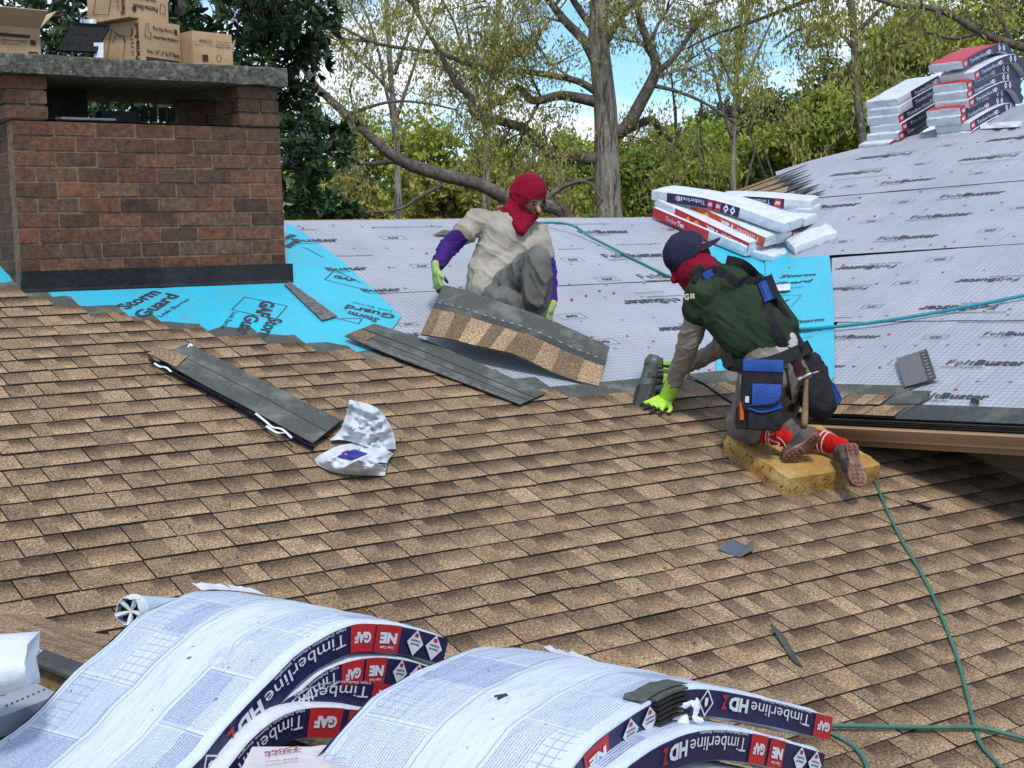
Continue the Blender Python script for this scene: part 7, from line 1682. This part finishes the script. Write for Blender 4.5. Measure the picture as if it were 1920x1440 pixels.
# crumpled white wrapper
t = thing('crumpled_wrapper', 'crumpled white plastic wrapper with a bit of blue print beside the opened shingles', 'plastic wrapper', None, tuple(MAIN.hit(670, 860)))
def crump(name, outline_rows, mat, par, seed, amp=.03, base=.03, hts=None, n=18):
    """rows of photo points, spread over the roof, lifted into folds"""
    G = []
    rws = [smoothpath([Vector((x, y, h)) for x, y, h in r], 9) for r in outline_rows]; m = min(len(r) for r in rws); 
    for i in range(m):
        col = smoothpath([r[i] for r in rws], 8); G.append([MAIN.hit(c.x, c.y, base + max(0, c.z) + amp * ((1 - abs(noise.noise(Vector((c.x * .022 + c.y * .012, c.y * .03, seed)))) * 1.6) ** 3 * .9 + .55 * (1 - abs(noise.noise(Vector((c.x * .05 - c.y * .03, c.y * .06, seed + 4)))) * 1.5) ** 4) * min(1, .15 + 12 * max(0, c.z))) for c in col])
    q = MB(); q.sheet([r[::-1] for r in G], .0015); return q.build(name, mat, par, autosm=75), G
crump('wrapper_sheet', [[(618, 826, 0), (638, 806, .02), (650, 775, .04), (655, 750, .10)], [(650, 826, .02), (668, 800, .09), (680, 775, .14), (690, 758, .16)], [(702, 842, .05), (715, 810, .09), (716, 785, .11), (704, 764, .13)], [(742, 842, .0), (738, 815, .03), (724, 785, .06), (706, 764, .07)]], m_plast, t, 3, .04)
o, G = crump('wrapper_sheet', [[(590, 862, 0), (602, 852, .02), (640, 835, .02), (690, 830, .02)], [(600, 874, 0), (625, 862, .05), (660, 846, .05), (712, 838, .04)], [(640, 888, 0), (670, 872, .06), (700, 858, .06), (730, 846, .03)], [(722, 892, 0), (724, 878, .02), (728, 862, .02), (738, 850, 0)]], m_plast, t, 8, .035)
def patchG(name, G, i0, i1, j0, j1, mat, par):
    q = MB(); P = [[G[i][j] + MAIN.N * .006 for j in range(j0, j1 + 1)] for i in range(i0, i1 + 1)]; q.sheet([r[::-1] for r in P], .001); q.build(name, mat, par, autosm=50)
patchG('blue_print_patch', G, 11, 19, 8, 13, mk('blue_print', (.03, .035, .25), None, .4), t); patchG('red_print_patch', G, 14, 17, 7, 8, m_red, t)
patchG('blue_print_patch', G, 9, 13, 21, 24, bpy.data.materials['blue_print'], t)
# dark strip lying over the turquoise membrane
t = thing('shingle_strip', 'narrow dark strip of shingle lying across the turquoise membrane by the chimney corner', 'strip', None, tuple(MAIN.hit(585, 566)))
q = MB(); q.slab([MAIN.hit(*p, .022) for p in [(533, 534), (543, 530), (632, 594), (604, 602)]], MAIN.N, .006); q.build('strip_body', m_grit, t)
t = thing('roof_scrap', 'square grey offcut of shingle with a tar patterned edge on the wing felt', 'offcut', None, tuple(WING.hit(1718, 690)))
q = MB(); sq = [WING.hit(1697, 726, .03), WING.hit(1756, 710, .03), WING.hit(1738, 656, .045), WING.hit(1681, 673, .045)]; q.slab(sq, WING.N, .005); q.build('scrap_body', mk('grey_back', (.15, .15, .16), (.11, .11, .12), .85, 60, bump=.2), t)
q = MB(); q.slab([sq[0].lerp(sq[1], .74) + WING.N * .006, sq[1] + WING.N * .006, sq[2] + WING.N * .006, sq[3].lerp(sq[2], .74) + WING.N * .006], WING.N, .001); q.build('tar_strip', m_head2, t)
for k in range(9):
    c = sq[0].lerp(sq[1], .86).lerp(sq[3].lerp(sq[2], .86), (k + .5) / 9) + WING.N * .0085; e1 = (sq[1] - sq[0]).normalized() * .012; e2_ = (sq[3] - sq[0]).normalized() * .006
    q = MB(); q.tube([c + e1 * math.cos(a) + e2_ * math.sin(a) for a in np.linspace(0, 5.2, 9)], .0014, 4); q.build('tar_mark', mk('chalky_print', (.4, .4, .42), None, .8) if k == 0 else bpy.data.materials['chalky_print'], t)
t = thing('roof_scrap', 'small grey triangular offcut near the ridge left of the crouching roofer', 'offcut', None, tuple(MAIN.hit(832, 438)))
q = MB(); q.slab([MAIN.hit(*p, .02) for p in [(812, 441), (832, 432), (846, 434), (848, 442)]], MAIN.N, .005); q.build('scrap_body', m_head, t)
t = thing('roof_scrap', 'tiny black curled scrap lying on the felt above the gutter', 'offcut', None, tuple(WING.hit(1828, 752)))
q = MB(); q.sheet([[WING.hit(1820 + i * 4, 755 - j * 4 + (3 if i > 2 else 0), .02 + .02 * abs(noise.noise(Vector((i, j, 5))))) for j in range(3)] for i in range(5)], .002); q.build('scrap_body', m_edge, t)
t = thing('bent_flashing', 'small bent blue grey metal flashing lying alone on the brown shingles', 'flashing', None, tuple(MAIN.hit(1380, 1028)))
m_flash = mk('blue_grey_metal', (.055, .07, .095), (.085, .10, .125), .5, 8, spec=.5)
a, b, c, d0 = MAIN.hit(1345, 1030, .03), MAIN.hit(1386, 1046, .025), MAIN.hit(1398, 1020, .04), MAIN.hit(1376, 1011, .04)
q = MB(); q.slab([a, b, c.lerp(b, .1), d0], MAIN.N, .002); q.build('flashing_plate', m_flash, t)
q = MB(); bb = b.lerp(c, .0); q.slab([bb, c.lerp(b, .1), c + MAIN.U * .05 + MAIN.N * .025, bb + MAIN.U * .075 + MAIN.N * .03], MAIN.U, .002); q.build('flashing_wing', mk('dull_back_metal', (.12, .12, .11), None, .6, 10), t)
t = thing('shingle_strip', 'thin curled dark sliver of shingle lying low on the brown field', 'strip', None, tuple(MAIN.hit(1478, 1210)))
q = MB(); sp_ = smoothpath([MAIN.hit(x, y, l_) for x, y, l_ in [(1446, 1172, .05), (1462, 1190, .04), (1478, 1218, .03), (1490, 1238, .03), (1504, 1251, .03)]], 4); nS_ = len(sp_)
q.sheet([[p - MAIN.U * .022 * math.sin(PI * min(1, (i + 1) / nS_)) ** .7 * (1 - i / nS_ * .6), p + MAIN.N * .004, p + MAIN.U * .018 * math.sin(PI * (i + .5) / nS_)] for i, p in enumerate(sp_)], .003); q.build('sliver_body', m_head2, t, autosm=50)
t = thing('shingle_strip', 'short dark sliver on the shingles below the gutter shade', 'strip', None, tuple(MAIN.hit(1720, 945)))
q = MB(); q.tube([MAIN.hit(x, y, .035) for x, y in [(1700, 938), (1722, 946), (1740, 953), (1748, 952)]], [.003, .008, .009, .003], 4); q.build('sliver_body', m_edge, t)
# crumpled white film on the wing beside the taller stack
t = thing('plastic_scrap', 'strip of crumpled white film lying on the wing under the taller stack', 'plastic', None, tuple(WING.hit(1870, 236)))
q = MB(); q.sheet([[WING.hit(1838 + i * 7, 242 - j * 3.5 - i * .4, .03 + .06 * abs(noise.noise(Vector((i * .7, j * .9, 2))))) for j in range(4)] for i in range(12)], .002); q.build('plastic_sheet', m_plast, t, autosm=50)
t = thing('plastic_scrap', 'scrap of clear film on the turquoise membrane behind the kneeling roofer', 'plastic', None, tuple(WING.hit(1470, 545)))
q = MB(); q.sheet([[WING.hit(1440 + i * 6, 548 - j * 4 - i * .6, .03 + .02 * abs(noise.noise(Vector((i * .7, j * .9, 6))))) for j in range(4)] for i in range(8)], .0015); q.build('plastic_sheet', m_plast, t, autosm=50)
# hoses
def hose(label, pts, r, mat, n=8):
    P = smoothpath(pts, 8); t = MB(); t.tube(P, r, n); o = t.build('air_hose', mat, None, smooth=True); tag(o, label, 'hose'); return o
m_teal = mk('teal_hose', (.012, .16, .16), (.02, .22, .21), .5, 30, spec=.5); m_gh = mk('green_hose', (.035, .13, .09), (.05, .17, .12), .5, 30, spec=.5); m_tb = mk('turquoise_rope', (.03, .30, .38), (.02, .20, .27), .7, 60); m_bh = mk('black_hose', (.03, .03, .03), None, .5)
hA = [MAIN.hit(x, y, .02 + l_) for x, y, l_ in [(1012, 409, .05), (1050, 418, .05), (1110, 446, .02), (1150, 466, .01), (1200, 492, 0), (1262, 521, 0), (1330, 540, 0)]]
hA[0] = hA[0] + Vector((-.3, .4, -.05)); hose('teal hose running from the ridge down the felt past the red head', hA, .009, m_teal)
hose('turquoise rope stretched over the wing felt from the right edge to the valley', [WING.hit(x, y, .035) for x, y in [(1480, 618), (1550, 614), (1650, 603), (1760, 585), (1850, 568), (1930, 552)]], .0105, m_tb)
hose('green hose curving from the foam pad down to the bottom right', [MAIN.hit(x, y, .03) for x, y in [(1630, 880), (1640, 900), (1660, 950), (1690, 1012), (1720, 1062), (1750, 1120), (1775, 1180), (1795, 1235), (1810, 1290), (1822, 1340), (1836, 1390), (1868, 1430), (1900, 1460)]], .0085, m_gh)
hose('green hose lying straight from the right stack across to the right edge', [MAIN.hit(x, y, .045) for x, y in [(1480, 1356), (1560, 1360), (1640, 1362), (1740, 1364), (1830, 1364), (1880, 1374), (1960, 1396)]], .0085, m_gh)
hose('green hose end curling out under the right stack to the bottom edge', [MAIN.hit(x, y, .03) for x, y in [(1520, 1360), (1560, 1376), (1590, 1392), (1612, 1412), (1626, 1440), (1630, 1480)]], .0085, m_gh)
hose('thin black hose leading from the nail gun to the kneeling roofer', [p3(1302, 712, .12), p3(1322, 722, .1), p3(1345, 738, .02), MAIN.hit(1368, 753, .06), MAIN.hit(1395, 768, .05), MAIN.hit(1450, 790, .04)], .008, m_bh)

# leaf bits, nails and granule crumbs scattered over the finished shingles
q = MB(); r_ = random.Random(77)
for k in range(260):
    x, y = r_.uniform(0, 1920), r_.uniform(620, 1420)
    p = MAIN.hit(x, y, .030)
    if MAIN.uv(p)[1] < inv_valley(MAIN.uv(p)[0]) + .1: continue
    a = Vector((r_.gauss(0, 1), r_.gauss(0, 1), 0)); a = (MAIN.U * a.x + MAIN.V * a.y).normalized(); b = MAIN.N.cross(a); s_ = r_.uniform(.002, .008); c = r_.choice([(.05, .04, .03), (.10, .07, .04), (.03, .025, .02), (.30, .24, .15)])
    q.add([p - a * s_ * 1.8, p + b * s_ * .6 + MAIN.N * .003, p + a * s_ * 1.8, p - b * s_ * .6 + MAIN.N * .002], [(0, 1, 2, 3)], 0, c)
tag(q.build('roof_debris', mk('leaf_litter_bits', (1, 1, 1), (.8, .8, .8), .9, 30, tint=True), None), 'scattered leaf bits and crumbs over the brown shingles', 'debris', None, 'stuff')
# ================================================================ GROUND
mb = MB(); R = 400
mb.grid([[Vector((x, y, 0.0 + .6 * noise.noise(Vector((x * .02, y * .02, 0))) - .2)) for y in np.linspace(-R, R, 50)] for x in np.linspace(-R, R, 50)])
tag(mb.build('ground', mk('grass_and_leaf_litter', (.05, .06, .02), (.10, .075, .035), .95, .6, 6, c3=(.07, .10, .02)), None), kind='structure')
